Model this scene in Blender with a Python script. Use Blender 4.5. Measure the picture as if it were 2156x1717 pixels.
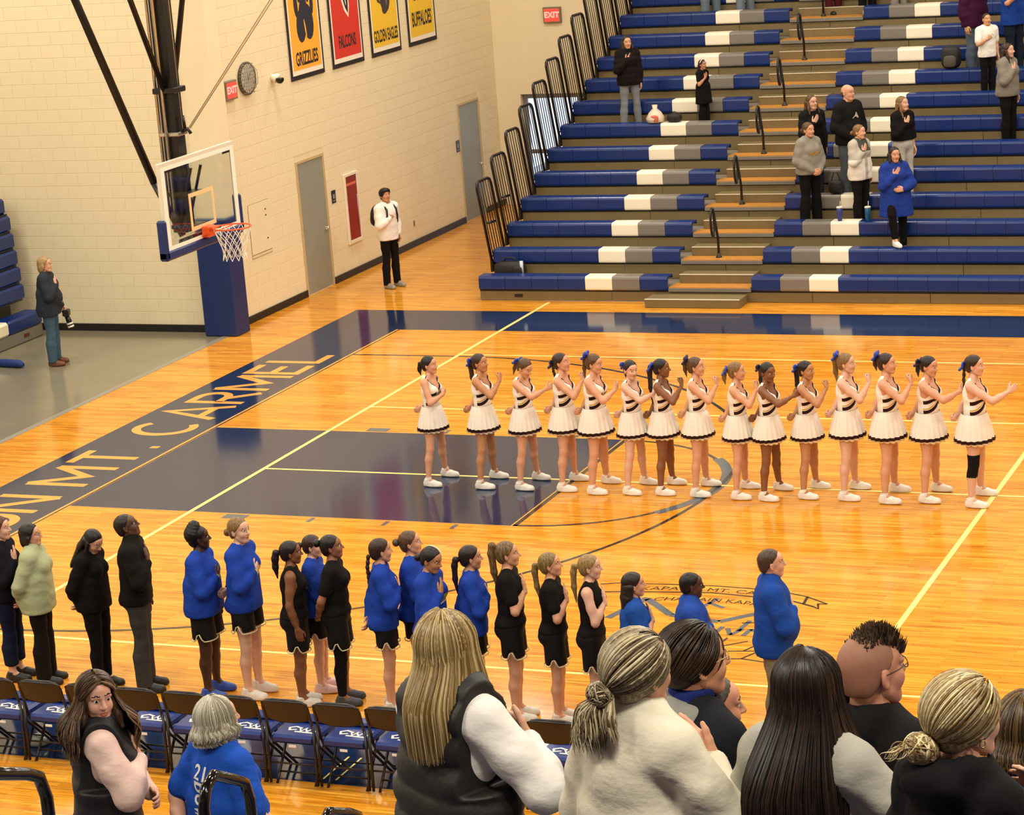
import bpy, math, random, time
import numpy as np
from mathutils import Matrix, Vector
from mathutils.bvhtree import BVHTree
T0 = time.time()
for _o in list(bpy.data.objects):
    bpy.data.objects.remove(_o)
S = bpy.context.scene
COL = S.collection

# ------------------------------------------------------------------ camera
CAMP = np.array([16.5134, -26.3950, 7.9835])
CY, CP, CK, CF = 0.408045, 0.242438, -0.077796, 5285.96     # yaw left of +Y, pitch down, roll, focal in pixels of 2156
def _camera():
    f = np.array([-math.sin(CY) * math.cos(CP), math.cos(CY) * math.cos(CP), -math.sin(CP)])
    rt = np.array([math.cos(CY), math.sin(CY), 0.0])
    up = np.cross(rt, f)
    r2 = math.cos(CK) * rt + math.sin(CK) * up
    u2 = -math.sin(CK) * rt + math.cos(CK) * up
    cd = bpy.data.cameras.new('camera')
    cd.sensor_fit = 'HORIZONTAL'; cd.sensor_width = 36.0; cd.lens = CF / 2156 * 36.0
    cd.clip_start = 0.1; cd.clip_end = 200
    c = bpy.data.objects.new('camera', cd); COL.objects.link(c)
    m = Matrix(((r2[0], u2[0], -f[0], CAMP[0]), (r2[1], u2[1], -f[1], CAMP[1]), (r2[2], u2[2], -f[2], CAMP[2]), (0, 0, 0, 1)))
    c.matrix_world = m
    S.camera = c
_camera()

# ------------------------------------------------------------------ world, exposure
W = bpy.data.worlds.new('gym_world'); S.world = W; W.use_nodes = True
W.node_tree.nodes['Background'].inputs[0].default_value = (0.78, 0.87, 1.0, 1)
W.node_tree.nodes['Background'].inputs[1].default_value = 1.8        # daylight outside the far glass door
vs = S.view_settings
vs.view_transform = 'Standard'; vs.look = 'None'; vs.exposure = -0.08; vs.gamma = 1.0; vs.use_curve_mapping = False
LAMP_W = 205.0          # watts per high bay lamp
LAMP_COL = (1.0, 0.945, 0.835)

# ------------------------------------------------------------------ helpers: colours, materials
def lin(h):
    h = h.lstrip('#'); c = [int(h[i:i + 2], 16) / 255 for i in (0, 2, 4)]
    return tuple(x / 12.92 if x <= 0.04045 else ((x + 0.055) / 1.055) ** 2.4 for x in c) + (1.0,)
MATS = {}
def mat(name, col, rough=0.6, metal=0.0, var=0.0, vscale=8.0, bump=0.0, bscale=60.0, coat=0.0, stretch=None, spec=0.5, sheen=0.0, trans=0.0, alpha=None):
    if name in MATS: return MATS[name]
    m = bpy.data.materials.new(name); m.use_nodes = True; MATS[name] = m
    nt = m.node_tree; b = nt.nodes['Principled BSDF']
    c = lin(col) if isinstance(col, str) else tuple(col) + ((1.0,) if len(col) == 3 else ())
    b.inputs['Base Color'].default_value = c; m.diffuse_color = c
    b.inputs['Roughness'].default_value = rough; b.inputs['Metallic'].default_value = metal
    b.inputs['Specular IOR Level'].default_value = spec
    if coat: b.inputs['Coat Weight'].default_value = coat; b.inputs['Coat Roughness'].default_value = 0.1
    if sheen: b.inputs['Sheen Weight'].default_value = sheen
    if trans: b.inputs['Transmission Weight'].default_value = trans
    if alpha is not None: b.inputs['Alpha'].default_value = alpha
    if var or bump:
        tc = nt.nodes.new('ShaderNodeTexCoord'); mp = nt.nodes.new('ShaderNodeMapping')
        nt.links.new(tc.outputs['Object'], mp.inputs[0])
        if stretch: mp.inputs['Scale'].default_value = stretch
    if var:
        n = nt.nodes.new('ShaderNodeTexNoise'); n.inputs['Scale'].default_value = vscale; n.inputs['Detail'].default_value = 4
        nt.links.new(mp.outputs[0], n.inputs['Vector'])
        mx = nt.nodes.new('ShaderNodeMix'); mx.data_type = 'RGBA'
        mx.inputs[6].default_value = tuple(max(0, x * (1 - var)) for x in c[:3]) + (1,)
        mx.inputs[7].default_value = tuple(min(1, x * (1 + var)) for x in c[:3]) + (1,)
        nt.links.new(n.outputs['Fac'], mx.inputs[0]); nt.links.new(mx.outputs[2], b.inputs['Base Color'])
    if bump:
        n2 = nt.nodes.new('ShaderNodeTexNoise'); n2.inputs['Scale'].default_value = bscale; n2.inputs['Detail'].default_value = 3
        nt.links.new(mp.outputs[0], n2.inputs['Vector'])
        bp = nt.nodes.new('ShaderNodeBump'); bp.inputs['Strength'].default_value = bump; bp.inputs['Distance'].default_value = 0.01
        nt.links.new(n2.outputs['Fac'], bp.inputs['Height']); nt.links.new(bp.outputs[0], b.inputs['Normal'])
    return m
def emis(name, col, strength):
    if name in MATS: return MATS[name]
    m = bpy.data.materials.new(name); m.use_nodes = True; MATS[name] = m
    b = m.node_tree.nodes['Principled BSDF']
    b.inputs['Base Color'].default_value = lin(col); b.inputs['Emission Color'].default_value = lin(col)
    b.inputs['Emission Strength'].default_value = strength
    return m

# ------------------------------------------------------------------ helpers: objects and meshes
def tag(o, label=None, cat=None, group=None, kind=None):
    if label: o['label'] = label
    if cat: o['category'] = cat
    if group: o['group'] = group
    if kind: o['kind'] = kind
    return o
def empty(name, loc=(0, 0, 0), rz=0.0, sc=1.0):
    o = bpy.data.objects.new(name, None); COL.objects.link(o)
    o.location = loc; o.rotation_euler = (0, 0, rz); o.scale = (sc, sc, sc); o.empty_display_size = 0.1
    return o
def mesh_np(name, V, F, mats, midx=None, smooth=True):
    """V (n,3) array; F list of (k,4) / (k,3) arrays or one array"""
    me = bpy.data.meshes.new(name)
    if isinstance(F, np.ndarray): F = [F]
    F = [np.asarray(f, dtype=np.int32) for f in F if len(f)]
    me.vertices.add(len(V)); me.vertices.foreach_set('co', np.asarray(V, dtype=np.float32).ravel())
    loops = np.concatenate([f.ravel() for f in F]); tot = np.concatenate([np.full(len(f), f.shape[1], np.int32) for f in F])
    st = np.zeros(len(tot), np.int32); st[1:] = np.cumsum(tot)[:-1]
    me.loops.add(len(loops)); me.loops.foreach_set('vertex_index', loops)
    me.polygons.add(len(tot)); me.polygons.foreach_set('loop_start', st)
    for m in (mats if isinstance(mats, (list, tuple)) else [mats]): me.materials.append(m)
    if midx is not None: me.polygons.foreach_set('material_index', np.asarray(midx, np.int32))
    me.polygons.foreach_set('use_smooth', np.full(len(tot), smooth))
    me.update(calc_edges=True)
    return me
def obj(name, me, parent=None, loc=None, rz=None):
    o = bpy.data.objects.new(name, me); COL.objects.link(o)
    if parent is not None: o.parent = parent
    if loc is not None: o.location = loc
    if rz is not None: o.rotation_euler = (0, 0, rz)
    return o
class MB:
    """collects boxes, tubes and prisms into one mesh"""
    def __init__(s): s.v = []; s.f = []; s.m = []
    def add(s, vs, fs, mi=0):
        n = len(s.v); s.v += [tuple(map(float, v)) for v in vs]; s.f += [tuple(i + n for i in f) for f in fs]; s.m += [mi] * len(fs); return s
    def box(s, x0, x1, y0, y1, z0, z1, mi=0, b=0.0):
        if b > 0:
            b = min(b, (x1 - x0) / 2.01, (y1 - y0) / 2.01, (z1 - z0) / 2.01)
            X, Y, Z = (x0, x1), (y0, y1), (z0, z1); vs = []; idx = {}
            for i in (0, 1):
                for j in (0, 1):
                    for k in (0, 1):
                        sx, sy, sz = (1 if i == 0 else -1), (1 if j == 0 else -1), (1 if k == 0 else -1)
                        for a in range(3):
                            p = [X[i] + sx * b, Y[j] + sy * b, Z[k] + sz * b]
                            p[a] -= (sx, sy, sz)[a] * b
                            idx[i, j, k, a] = len(vs); vs.append(p)
            fs = []
            for a in range(3):                      # six faces
                o1, o2 = [(1, 2), (2, 0), (0, 1)][a]
                for e in (0, 1):
                    q = []
                    for (p1, p2) in ((0, 0), (1, 0), (1, 1), (0, 1)):
                        key = [0, 0, 0]; key[a] = e; key[o1] = p1; key[o2] = p2
                        q.append(idx[key[0], key[1], key[2], a])
                    fs.append(q if e else q[::-1])
            for a in range(3):                      # twelve edges (running along axis a)
                o1, o2 = [(1, 2), (2, 0), (0, 1)][a]
                for p1 in (0, 1):
                    for p2 in (0, 1):
                        def k(e, ax):
                            key = [0, 0, 0]; key[a] = e; key[o1] = p1; key[o2] = p2; return idx[key[0], key[1], key[2], ax]
                        q = [k(0, o1), k(1, o1), k(1, o2), k(0, o2)]
                        fs.append(q if (p1 ^ p2) else q[::-1])
            for i in (0, 1):
                for j in (0, 1):
                    for k2 in (0, 1):
                        q = [idx[i, j, k2, a] for a in range(3)]
                        fs.append(q if (i + j + k2) % 2 else q[::-1])
            return s.add(vs, fs, mi)
        vs = [(x, y, z) for x in (x0, x1) for y in (y0, y1) for z in (z0, z1)]
        return s.add(vs, [(0, 1, 3, 2), (4, 6, 7, 5), (0, 4, 5, 1), (2, 3, 7, 6), (0, 2, 6, 4), (1, 5, 7, 3)], mi)
    def tube(s, pts, r, n=8, mi=0, closed=False, caps=True):
        P = [Vector(p) for p in pts]; L = len(P); R = r if isinstance(r, (list, tuple)) else [r] * L
        prev = None; rings = []
        for i in range(L):
            a = P[i - 1] if (i > 0 or closed) else P[i]; c = P[(i + 1) % L] if (i < L - 1 or closed) else P[i]
            d = (c - a).normalized()
            if prev is None:
                u = d.cross(Vector((0, 0, 1)) if abs(d.z) < 0.9 else Vector((1, 0, 0))).normalized()
            else:
                u = (prev - d * prev.dot(d)).normalized()
            prev = u; w = d.cross(u)
            rings.append([P[i] + (u * math.cos(2 * math.pi * k / n) + w * math.sin(2 * math.pi * k / n)) * R[i] for k in range(n)])
        vs = [v for rg in rings for v in rg]; fs = []
        for i in range(L if closed else L - 1):
            j = (i + 1) % L
            for k in range(n):
                fs.append((i * n + k, i * n + (k + 1) % n, j * n + (k + 1) % n, j * n + k))
        if caps and not closed:
            fs.append(tuple(range(n - 1, -1, -1))); fs.append(tuple((L - 1) * n + k for k in range(n)))
        return s.add(vs, fs, mi)
    def lathe(s, prof, c=(0, 0, 0), n=20, mi=0):
        vs = []; fs = []
        for (r, z) in prof:
            for k in range(n):
                a = 2 * math.pi * k / n; vs.append((c[0] + r * math.cos(a), c[1] + r * math.sin(a), c[2] + z))
        for i in range(len(prof) - 1):
            for k in range(n):
                fs.append((i * n + k, i * n + (k + 1) % n, (i + 1) * n + (k + 1) % n, (i + 1) * n + k))
        fs.append(tuple(range(n - 1, -1, -1))); fs.append(tuple((len(prof) - 1) * n + k for k in range(n)))
        return s.add(vs, fs, mi)
    def mesh(s, name, mats, smooth=False):
        me = bpy.data.meshes.new(name); me.from_pydata(s.v, [], s.f)
        for m in (mats if isinstance(mats, (list, tuple)) else [mats]): me.materials.append(m)
        me.polygons.foreach_set('material_index', s.m)
        if smooth: me.polygons.foreach_set('use_smooth', [True] * len(me.polygons))
        me.update(); return me
    def obj(s, name, mats, parent=None, smooth=False, loc=None, rz=None):
        return obj(name, s.mesh(name, mats, smooth), parent, loc, rz)
def text_geo(txt, size=1.0, align='CENTER', bold=0.0, extr=0.0):
    """flat text as (verts, faces) in its own xy plane"""
    cu = bpy.data.curves.new('t', 'FONT'); cu.body = txt; cu.size = size; cu.align_x = align; cu.align_y = 'CENTER'
    cu.offset = bold; cu.resolution_u = 3; cu.extrude = extr
    o = bpy.data.objects.new('t', cu)
    me = bpy.data.meshes.new_from_object(o)
    V = np.array([v.co[:] for v in me.vertices]) if len(me.vertices) else np.zeros((0, 3))
    F = [tuple(p.vertices) for p in me.polygons]
    bpy.data.objects.remove(o); bpy.data.curves.remove(cu); bpy.data.meshes.remove(me)
    return V, F

# ------------------------------------------------------------------ materials of the hall
def floor_mat():
    m = bpy.data.materials.new('maple_floor'); m.use_nodes = True; nt = m.node_tree; b = nt.nodes['Principled BSDF']
    N = nt.nodes.new; L = nt.links.new
    tc = N('ShaderNodeTexCoord'); mp = N('ShaderNodeMapping'); L(tc.outputs['Object'], mp.inputs[0])
    br = N('ShaderNodeTexBrick'); L(mp.outputs[0], br.inputs['Vector'])
    br.offset = 0.37; br.offset_frequency = 2
    br.inputs['Scale'].default_value = 1.0; br.inputs['Brick Width'].default_value = 0.95; br.inputs['Row Height'].default_value = 0.058
    br.inputs['Mortar Size'].default_value = 0.0016; br.inputs['Mortar Smooth'].default_value = 0.3; br.inputs['Bias'].default_value = 0.0
    br.inputs['Color1'].default_value = lin('#efab3a'); br.inputs['Color2'].default_value = lin('#d88b1e'); br.inputs['Mortar'].default_value = lin('#a8641a')
    mp2 = N('ShaderNodeMapping'); L(tc.outputs['Object'], mp2.inputs[0]); mp2.inputs['Scale'].default_value = (0.8, 17.0, 1.0)
    n = N('ShaderNodeTexNoise'); n.inputs['Scale'].default_value = 2.2; n.inputs['Detail'].default_value = 6; n.inputs['Roughness'].default_value = 0.62
    L(mp2.outputs[0], n.inputs['Vector'])
    cr = N('ShaderNodeValToRGB'); cr.color_ramp.elements[0].position = 0.36; cr.color_ramp.elements[0].color = (0.52, 0.43, 0.30, 1)
    cr.color_ramp.elements[1].position = 0.52; cr.color_ramp.elements[1].color = (1, 1, 1, 1)
    L(n.outputs['Fac'], cr.inputs[0])
    mx = N('ShaderNodeMix'); mx.data_type = 'RGBA'; mx.blend_type = 'MULTIPLY'; mx.inputs[0].default_value = 0.9
    L(br.outputs['Color'], mx.inputs[6]); L(cr.outputs[0], mx.inputs[7]); L(mx.outputs[2], b.inputs['Base Color'])
    n3 = N('ShaderNodeTexNoise'); n3.inputs['Scale'].default_value = 0.8; n3.inputs['Detail'].default_value = 3; L(tc.outputs['Object'], n3.inputs['Vector'])
    mr = N('ShaderNodeMapRange'); mr.inputs[3].default_value = 0.09; mr.inputs[4].default_value = 0.17; L(n3.outputs['Fac'], mr.inputs[0]); L(mr.outputs[0], b.inputs['Roughness'])
    b.inputs['Specular IOR Level'].default_value = 0.45
    return m
M_FLOOR = floor_mat()
def paint_mat(name, col):
    m = mat(name, col, rough=0.10, var=0.08, vscale=3.0, spec=0.5, stretch=(0.8, 12, 1))
    return m
M_NAVY = paint_mat('court_navy_paint', '#18294a'); M_YEL = paint_mat('court_yellow_paint', '#ffe58a'); M_LET = paint_mat('court_wood_letters', '#e2a54c')
M_LINE = paint_mat('court_dark_line', '#2b2a2c'); M_GREY = paint_mat('court_grey_blue_paint', '#56606a')
M_CONC = mat('concrete_floor', '#837c66', rough=0.16, var=0.16, vscale=1.3, bump=0.03, bscale=7)
M_WALL = mat('cream_block_paint', '#e9dbb6', rough=0.6, var=0.03, vscale=2.5, bump=0.06, bscale=45)
M_WALL2 = mat('cream_joint_paint', '#e2d3aa', rough=0.7)
M_CEIL = mat('ceiling_deck', '#a39b8a', rough=0.9)
M_BASE = mat('baseboard_black', '#1d1714', rough=0.5)
M_BLUE = mat('seat_blue_plastic', '#0c2b6b', rough=0.3, var=0.10, vscale=4)
M_WHT = mat('seat_white_plastic', '#f4ead2', rough=0.4, var=0.03)
M_GRY = mat('seat_grey_plastic', '#79736a', rough=0.4, var=0.04)
M_STEEL = mat('deck_grey', '#79746a', rough=0.55, var=0.10, vscale=6)
M_STEELD = mat('riser_grey_brown', '#75643f', rough=0.55, var=0.12, vscale=5)
M_TREAD = mat('plywood_tread', '#bd8136', rough=0.45, var=0.15, vscale=9)
M_NOSE = mat('bright_nosing', '#d8d3c2', rough=0.4)
M_BLK = mat('black_powder_coat', '#15100f', rough=0.35)
M_CHROME = mat('chrome', '#d8d5cc', rough=0.22, metal=0.9)
M_PAD = mat('column_pad_vinyl', '#132a60', rough=0.42, var=0.05)
M_DOOR = mat('door_grey_green', '#8f9184', rough=0.45, var=0.04)
M_FRAME = mat('door_frame_tan', '#c0ab7c', rough=0.5)

# ------------------------------------------------------------------ floor
XW, XE, YF, YN, YA, ZC = -2.75, 27.0, 18.6, -28.4, 7.35, 10.6
floor = MB().box(XW, XE, YN, YF, -0.2, 0).obj('floor', M_FLOOR); tag(floor, kind='structure')
apron = MB().box(-9.5, XW, YN, YA, -0.2, -0.002).obj('floor_apron', M_CONC); tag(apron, kind='structure')
MB().box(XW, XW + 0.11, YN, YA - 0.05, 0.0003, 0.004).obj('transition_strip', mat('transition_grey', '#8f8a7c', rough=0.3), floor)
def flat(name, polys, m, z=0.0012, parent=floor):
    """flat paint patches lying on the floor; polys = list of point lists (x,y), counter-clockwise"""
    mb = MB()
    for p in polys: mb.add([(x, y, z) for x, y in p], [tuple(range(len(p)))])
    return mb.obj(name, m, parent)
def rect(x0, x1, y0, y1): return [(x0, y0), (x1, y0), (x1, y1), (x0, y1)]
def strip(pts, w):
    """one band along a polyline, mitred, as a list of quads that share their corners"""
    P = [np.array(p, float) for p in pts]; n = len(P); Lf, Rt = [], []
    for i in range(n):
        d0 = P[i] - P[i - 1] if i > 0 else P[1] - P[0]; d1 = P[i + 1] - P[i] if i < n - 1 else P[-1] - P[-2]
        d0 = d0 / (np.linalg.norm(d0) or 1); d1 = d1 / (np.linalg.norm(d1) or 1); t = d0 + d1; L = np.linalg.norm(t); t = t / L if L > 0.3 else d1
        nn = np.array([-t[1], t[0]]); k = w / 2 / max(0.5, float(nn @ np.array([-d1[1], d1[0]])))
        Lf.append(tuple(P[i] + nn * k)); Rt.append(tuple(P[i] - nn * k))
    return [[Rt[i], Rt[i + 1], Lf[i + 1], Lf[i]] for i in range(n - 1)]
CX = 10.78; XR = 2 * CX                     # court runs X 0 .. 21.56
YS = 7.69; BO = 9.03; BX = -1.38
flat('painted_border', [rect(BX, -0.05, -BO, BO), rect(XR + 0.05, XR - BX, -BO, BO), rect(-0.05, XR + 0.05, YS, BO), rect(-0.05, XR + 0.05, -BO, -YS)], M_NAVY, 0.0006)
flat('border_edge_line', [rect(-0.05, -0.035, -YS, YS), rect(-0.035, -0.01, -YS, YS)], M_LET, 0.0012)
flat('court_line', [rect(-0.012, 0.012, -YS, YS), rect(-0.012, XR, YS - 0.015, YS), rect(-0.012, XR, -YS, -YS + 0.015)], M_LINE, 0.0016)
flat('painted_lane', [rect(0.02, 5.79, -1.83, 1.83)], M_NAVY, 0.0006)
flat('court_line', [rect(0, 5.84, 1.83, 1.85), rect(0, 5.84, -1.85, -1.83)], M_LET, 0.0014)
flat('court_line', strip([(5.815, -1.83), (5.815, 1.83)], 0.05) , M_LINE, 0.0016)
flat('court_line', strip([(5.775, -1.83), (5.775, 1.83)], 0.02), M_LET, 0.002)
def arc(cx, cy, r, a0, a1, n=60): return [(cx + r * math.cos(math.radians(a0 + (a1 - a0) * i / n)), cy + r * math.sin(math.radians(a0 + (a1 - a0) * i / n))) for i in range(n + 1)]
flat('free_throw_circle', strip(arc(5.79, 0, 1.81, -90, 90), 0.05), M_LINE, 0.0016)
flat('free_throw_circle', strip(arc(5.79, 0, 1.83, -38, 38), 0.13), M_GREY, 0.0018)
flat('three_point_line', strip([(0, 6.02), (1.6, 6.02)] + arc(1.6, 0, 6.02, 90, -90, 90) + [(1.6, -6.02), (0, -6.02)], 0.05), M_LINE, 0.002)
LN = []                                         # lane marks
for x in (2.2, 3.3, 4.25, 5.1):
    for s in (-1, 1): LN.append(rect(x, x + (0.30 if x == 2.2 else 0.055), min(s * 1.87, s * 2.03), max(s * 1.87, s * 2.03)))
flat('lane_mark', LN, M_GREY, 0.0014)
YL = 0.05
for y, x0, x1 in ((6.12, 1.69, XR - 1.69), (3.08, 1.69, XR - 1.69), (0.02, 1.69, XR - 1.69), (-6.14, 1.69, XR - 1.69), (-3.08, 12.5, XR - 1.69)):
    flat('yellow_line', [rect(x0, x1, y - YL / 2, y + YL / 2)], M_YEL, 0.0024)
for x in (1.69, CX):
    flat('yellow_line', [rect(x - 0.03, x + 0.03, -9.4 if x > 5 else -8.9, 9.70)], M_YEL, 0.0028)
# lettering on the end border, read from the court end: up is -X
def _arc(cx, cy, rx, ry, a0, a1, n=12): return [(cx + rx * math.cos(math.radians(a0 + (a1 - a0) * i / n)), cy + ry * math.sin(math.radians(a0 + (a1 - a0) * i / n))) for i in range(n + 1)]
GLY = {'K': (0.66, [[(0, 0), (0, 1)], [(0.62, 1), (0.05, 0.42)], [(0.22, 0.56), (0.64, 0)]]), 'A': (0.80, [[(0, 0), (0.40, 1), (0.80, 0)], [(0.15, 0.30), (0.65, 0.30)]]),
       'P': (0.62, [[(0, 0), (0, 0.96), (0.32, 0.96)] + _arc(0.34, 0.70, 0.26, 0.26, 90, -90) + [(0.03, 0.44)]]), 'U': (0.70, [[(0, 1), (0, 0.34)] + _arc(0.35, 0.34, 0.35, 0.30, 180, 360) + [(0.70, 1)]]),
       'N': (0.70, [[(0, 0), (0, 0.97)], [(0.0, 0.97), (0.70, 0.03)], [(0.70, 0.03), (0.70, 1)]]), 'M': (0.90, [[(0, 0), (0, 0.97)], [(0, 0.97), (0.45, 0.25), (0.90, 0.97)], [(0.90, 0.97), (0.90, 0)]]),
       'T': (0.70, [[(0, 0.95), (0.70, 0.95)], [(0.35, 0.90), (0.35, 0)]]), '.': (0.12, [[(0.0, 0.06), (0.12, 0.06)]]), 'C': (0.78, [_arc(0.40, 0.5, 0.40, 0.46, 52, 308, 20)]),
       'R': (0.66, [[(0, 0), (0, 0.96), (0.32, 0.96)] + _arc(0.34, 0.71, 0.26, 0.25, 90, -90) + [(0.03, 0.46)], [(0.28, 0.44), (0.66, 0)]]), 'E': (0.58, [[(0.58, 0.95), (0.0, 0.95), (0.0, 0.05), (0.58, 0.05)], [(0.04, 0.50), (0.50, 0.50)]]), 'L': (0.56, [[(0, 1), (0, 0.05), (0.56, 0.05)]])}
def stroke_text(txt, gap=0.24, sp=0.42):
    out = []; x = 0.0; starts = []
    for ch in txt:
        starts.append(x)
        if ch == ' ': x += sp; continue
        w, st = GLY[ch]; out += [[(x + a, b) for a, b in p] for p in st]; x += w + gap
    return out, x - gap, starts
ST, LN_, STS = stroke_text('KAPAUN MT. CARMEL'); vis0 = STS[4]; k_ = 8.85 / (LN_ - vis0)
for q_, p in enumerate(ST):                     # up is -X, reading direction +Y
    flat('floor_lettering', strip([(-0.27 - b * 0.88, 5.95 - (LN_ - a) * k_) for a, b in p], 0.125), M_LET, 0.0014 + 0.00006 * (q_ % 4))
flat('yellow_line', strip([(6.98, -8.95), (6.98, -8.45)], 0.018) + strip([(7.10, -8.95), (7.10, -8.45)], 0.018), M_YEL, 0.0026)
# school emblem on the boards
EM = [[(7.94, -4.61), (8.13, -3.96)], [(8.14, -3.99), (8.53, -4.42)], [(8.53, -4.42), (9.06, -4.53)], [(9.06, -4.53), (9.35, -4.24)], [(9.35, -4.24), (9.77, -4.58)]]
flat('emblem_shield', [q for e in EM for q in strip(e, 0.085)], M_GREY, 0.0016)
EM2 = [[(9.32, -4.76), (9.35, -4.45)], [(9.2, -4.7), (9.28, -4.88)], [(9.28, -4.88), (9.35, -4.7)], [(9.41, -4.88), (9.43, -4.69)], [(9.43, -4.69), (9.55, -4.79)], [(9.12, -4.86), (9.14, -4.66)], [(8.74, -4.20), (8.84, -3.86)], [(8.78, -4.00), (8.98, -4.13)]]
flat('emblem_cross', [q for e in EM2 for q in strip(e, 0.05)], M_GREY, 0.0018)
EM3 = [[(9.29, -4.53), (9.41, -4.5)], [(9.26, -5.14), (9.28, -4.96)], [(9.29, -5.2), (9.5, -5.02)], [(9.28, -5.34), (9.69, -5.26)], [(9.54, -5.28), (9.63, -5.07)], [(9.34, -5.54), (9.58, -5.49)], [(9.58, -5.49), (9.82, -5.54)], [(9.58, -5.49), (9.69, -5.25)]]
RT = [(7.50, -3.62), (7.66, -3.56), (8.03, -3.53), (8.32, -3.51), (8.66, -3.49), (9.06, -3.51), (9.48, -3.58), (9.7, -3.67), (9.95, -3.85)]
RB = [(7.60, -3.86), (7.78, -3.82), (8.12, -3.77), (8.72, -3.70), (9.14, -3.75), (9.57, -3.81), (9.71, -3.88), (9.84, -3.95)]
flat('emblem_ribbon', [q for e in EM3 for q in strip(e, 0.022)] + strip(RT, 0.022) + strip(RB, 0.03) + strip([(9.95, -3.85), (9.86, -3.86), (9.90, -4.0), (9.84, -3.95)], 0.025) + strip([(9.70, -3.67), (9.72, -3.88)], 0.03), M_LINE, 0.0018)
for txt, y0, x0, x1 in (('KAPAUN MT. CARMEL', -3.62, 7.95, 9.55), ('CHAPLAIN KAPAUN', -3.92, 8.2, 9.5)):
    V, F = text_geo(txt, 1.0, 'LEFT', 0.0); w = V[:, 0].max()
    mb = MB(); mb.add([(x0 + a / w * (x1 - x0), y0 + b * 0.15 - 0.09 * ((a / w - 0.45) * 2) ** 2, 0.0018) for a, b, _ in V], F); mb.obj('emblem_lettering', M_LINE, floor)

# ------------------------------------------------------------------ walls
def wallbox(name, *a, m=M_WALL2):
    o = MB().box(*a).obj(name, m); return tag(o, kind='structure')
wall_left = wallbox('wall_left', XW - 0.3, XW, YA, YF + 0.3, 0, ZC)
wall_alc = wallbox('wall_alcove', -9.5, XW - 0.25, YA, YA + 0.3, 0, ZC)
wallbox('wall_alcove_end', -9.8, -9.5, YN, YA + 0.3, 0, ZC, m=M_WALL)
DX0, DX1, DZ = -2.25, 0.10, 2.16                                  # glass door opening in the far wall
wb = MB(); wb.box(XW - 0.3, DX0, YF, YF + 0.3, 0, ZC); wb.box(DX0, DX1, YF, YF + 0.3, DZ, ZC); wb.box(DX1, XE + 0.3, YF, YF + 0.3, 0, ZC)
tag(wb.obj('wall_back', M_WALL), kind='structure')
wallbox('wall_right', XE, XE + 0.3, YN, YF + 0.3, 0, ZC, m=M_WALL)
wallbox('wall_front', -9.8, XE + 0.3, YN - 0.3, YN, 0, ZC, m=M_WALL)
wallbox('ceiling', -9.8, XE + 0.3, YN - 0.3, YF + 0.3, ZC, ZC + 0.2, m=M_CEIL)
column = wallbox('trim_1', -3.0, -2.52, 7.10, 7.50, 0, ZC, m=M_WALL)

def block_wall(wall, axis, plane, u0, u1, z0, z1, sgn, holes):
    """painted concrete blocks, each 40 x 20 cm, laid in running bond, proud of the joint"""
    BL, BH, J, P, B, JV = 0.4064, 0.2032, 0.005, 0.0045, 0.003, 0.0015
    cand = []; k = 0; z = z0
    while z < z1 - 0.05:
        u = u0 - (BL / 2 if k % 2 else 0)
        while u < u1 - 1e-6:
            segs = [(max(u, u0), min(u + BL, u1))]
            za, zb = z, min(z + BH, z1)
            for (h0, h1, g0, g1) in holes:
                if zb > g0 and za < g1:
                    ns = []
                    for a, b in segs:
                        if b <= h0 or a >= h1: ns.append((a, b))
                        else:
                            if a < h0: ns.append((a, h0))
                            if b > h1: ns.append((h1, b))
                    segs = ns
            for a, b in segs:
                if b - a > 0.04: cand.append((a, b, za, zb))
            u += BL
        z += BH; k += 1
    def prism(mb, w, h, off=(0, 0)):
        x0, x1, a, b = JV / 2, w - JV / 2, J / 2, h - J / 2
        pts = []
        for (d, e) in ((0.0, 0.0), (P, B)):
            for (p, q) in ((x0 + e * 0.3, a + e), (x1 - e * 0.3, a + e), (x1 - e * 0.3, b - e), (x0 + e * 0.3, b - e)):
                pu, pz = p + off[0], q + off[1]
                pts.append((plane + sgn * d, pu, pz) if axis == 'x' else (pu, plane + sgn * d, pz))
        fs = [(4, 5, 6, 7)] + [(i, (i + 1) % 4, 4 + (i + 1) % 4, 4 + i) for i in range(4)]
        if (axis == 'x') != (sgn > 0): fs = [f[::-1] for f in fs]
        mb.add(pts, fs)
    def dist(c):
        u, zz = (c[0] + c[1]) / 2, (c[2] + c[3]) / 2
        p = (plane, u, zz) if axis == 'x' else (u, plane, zz)
        return sum((p[i] - CAMP[i]) ** 2 for i in range(3))
    cand.sort(key=lambda c: dist(c) + (1e6 if c[3] > 5.3 else 0)); shared = {}
    for c in cand[:300]:
        key = (round(c[1] - c[0], 3), round(c[3] - c[2], 3))
        if key not in shared:
            mb = MB(); prism(mb, *key); shared[key] = mb.mesh('block', M_WALL)
        o = obj('block', shared[key], wall); o.location = (0, c[0], c[2]) if axis == 'x' else (c[0], 0, c[2])
    mb = MB()
    for c in cand[300:]: prism(mb, c[1] - c[0], c[3] - c[2], (c[0], c[2]))
    tag(mb.obj('block_field', M_WALL, wall), kind='stuff')
D1 = (10.04, 10.95); D2 = (16.70, 17.61)
block_wall(wall_left, 'x', XW, 7.51, YF, 0.11, 6.6, 1, [(D1[0] - 0.06, D1[1] + 0.06, 0, 2.27), (D2[0] - 0.06, D2[1] + 0.06, 0, 2.27)])
block_wall(wall_alc, 'y', YA, -9.5, -3.0, 0.11, 7.2, -1, [])
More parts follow.
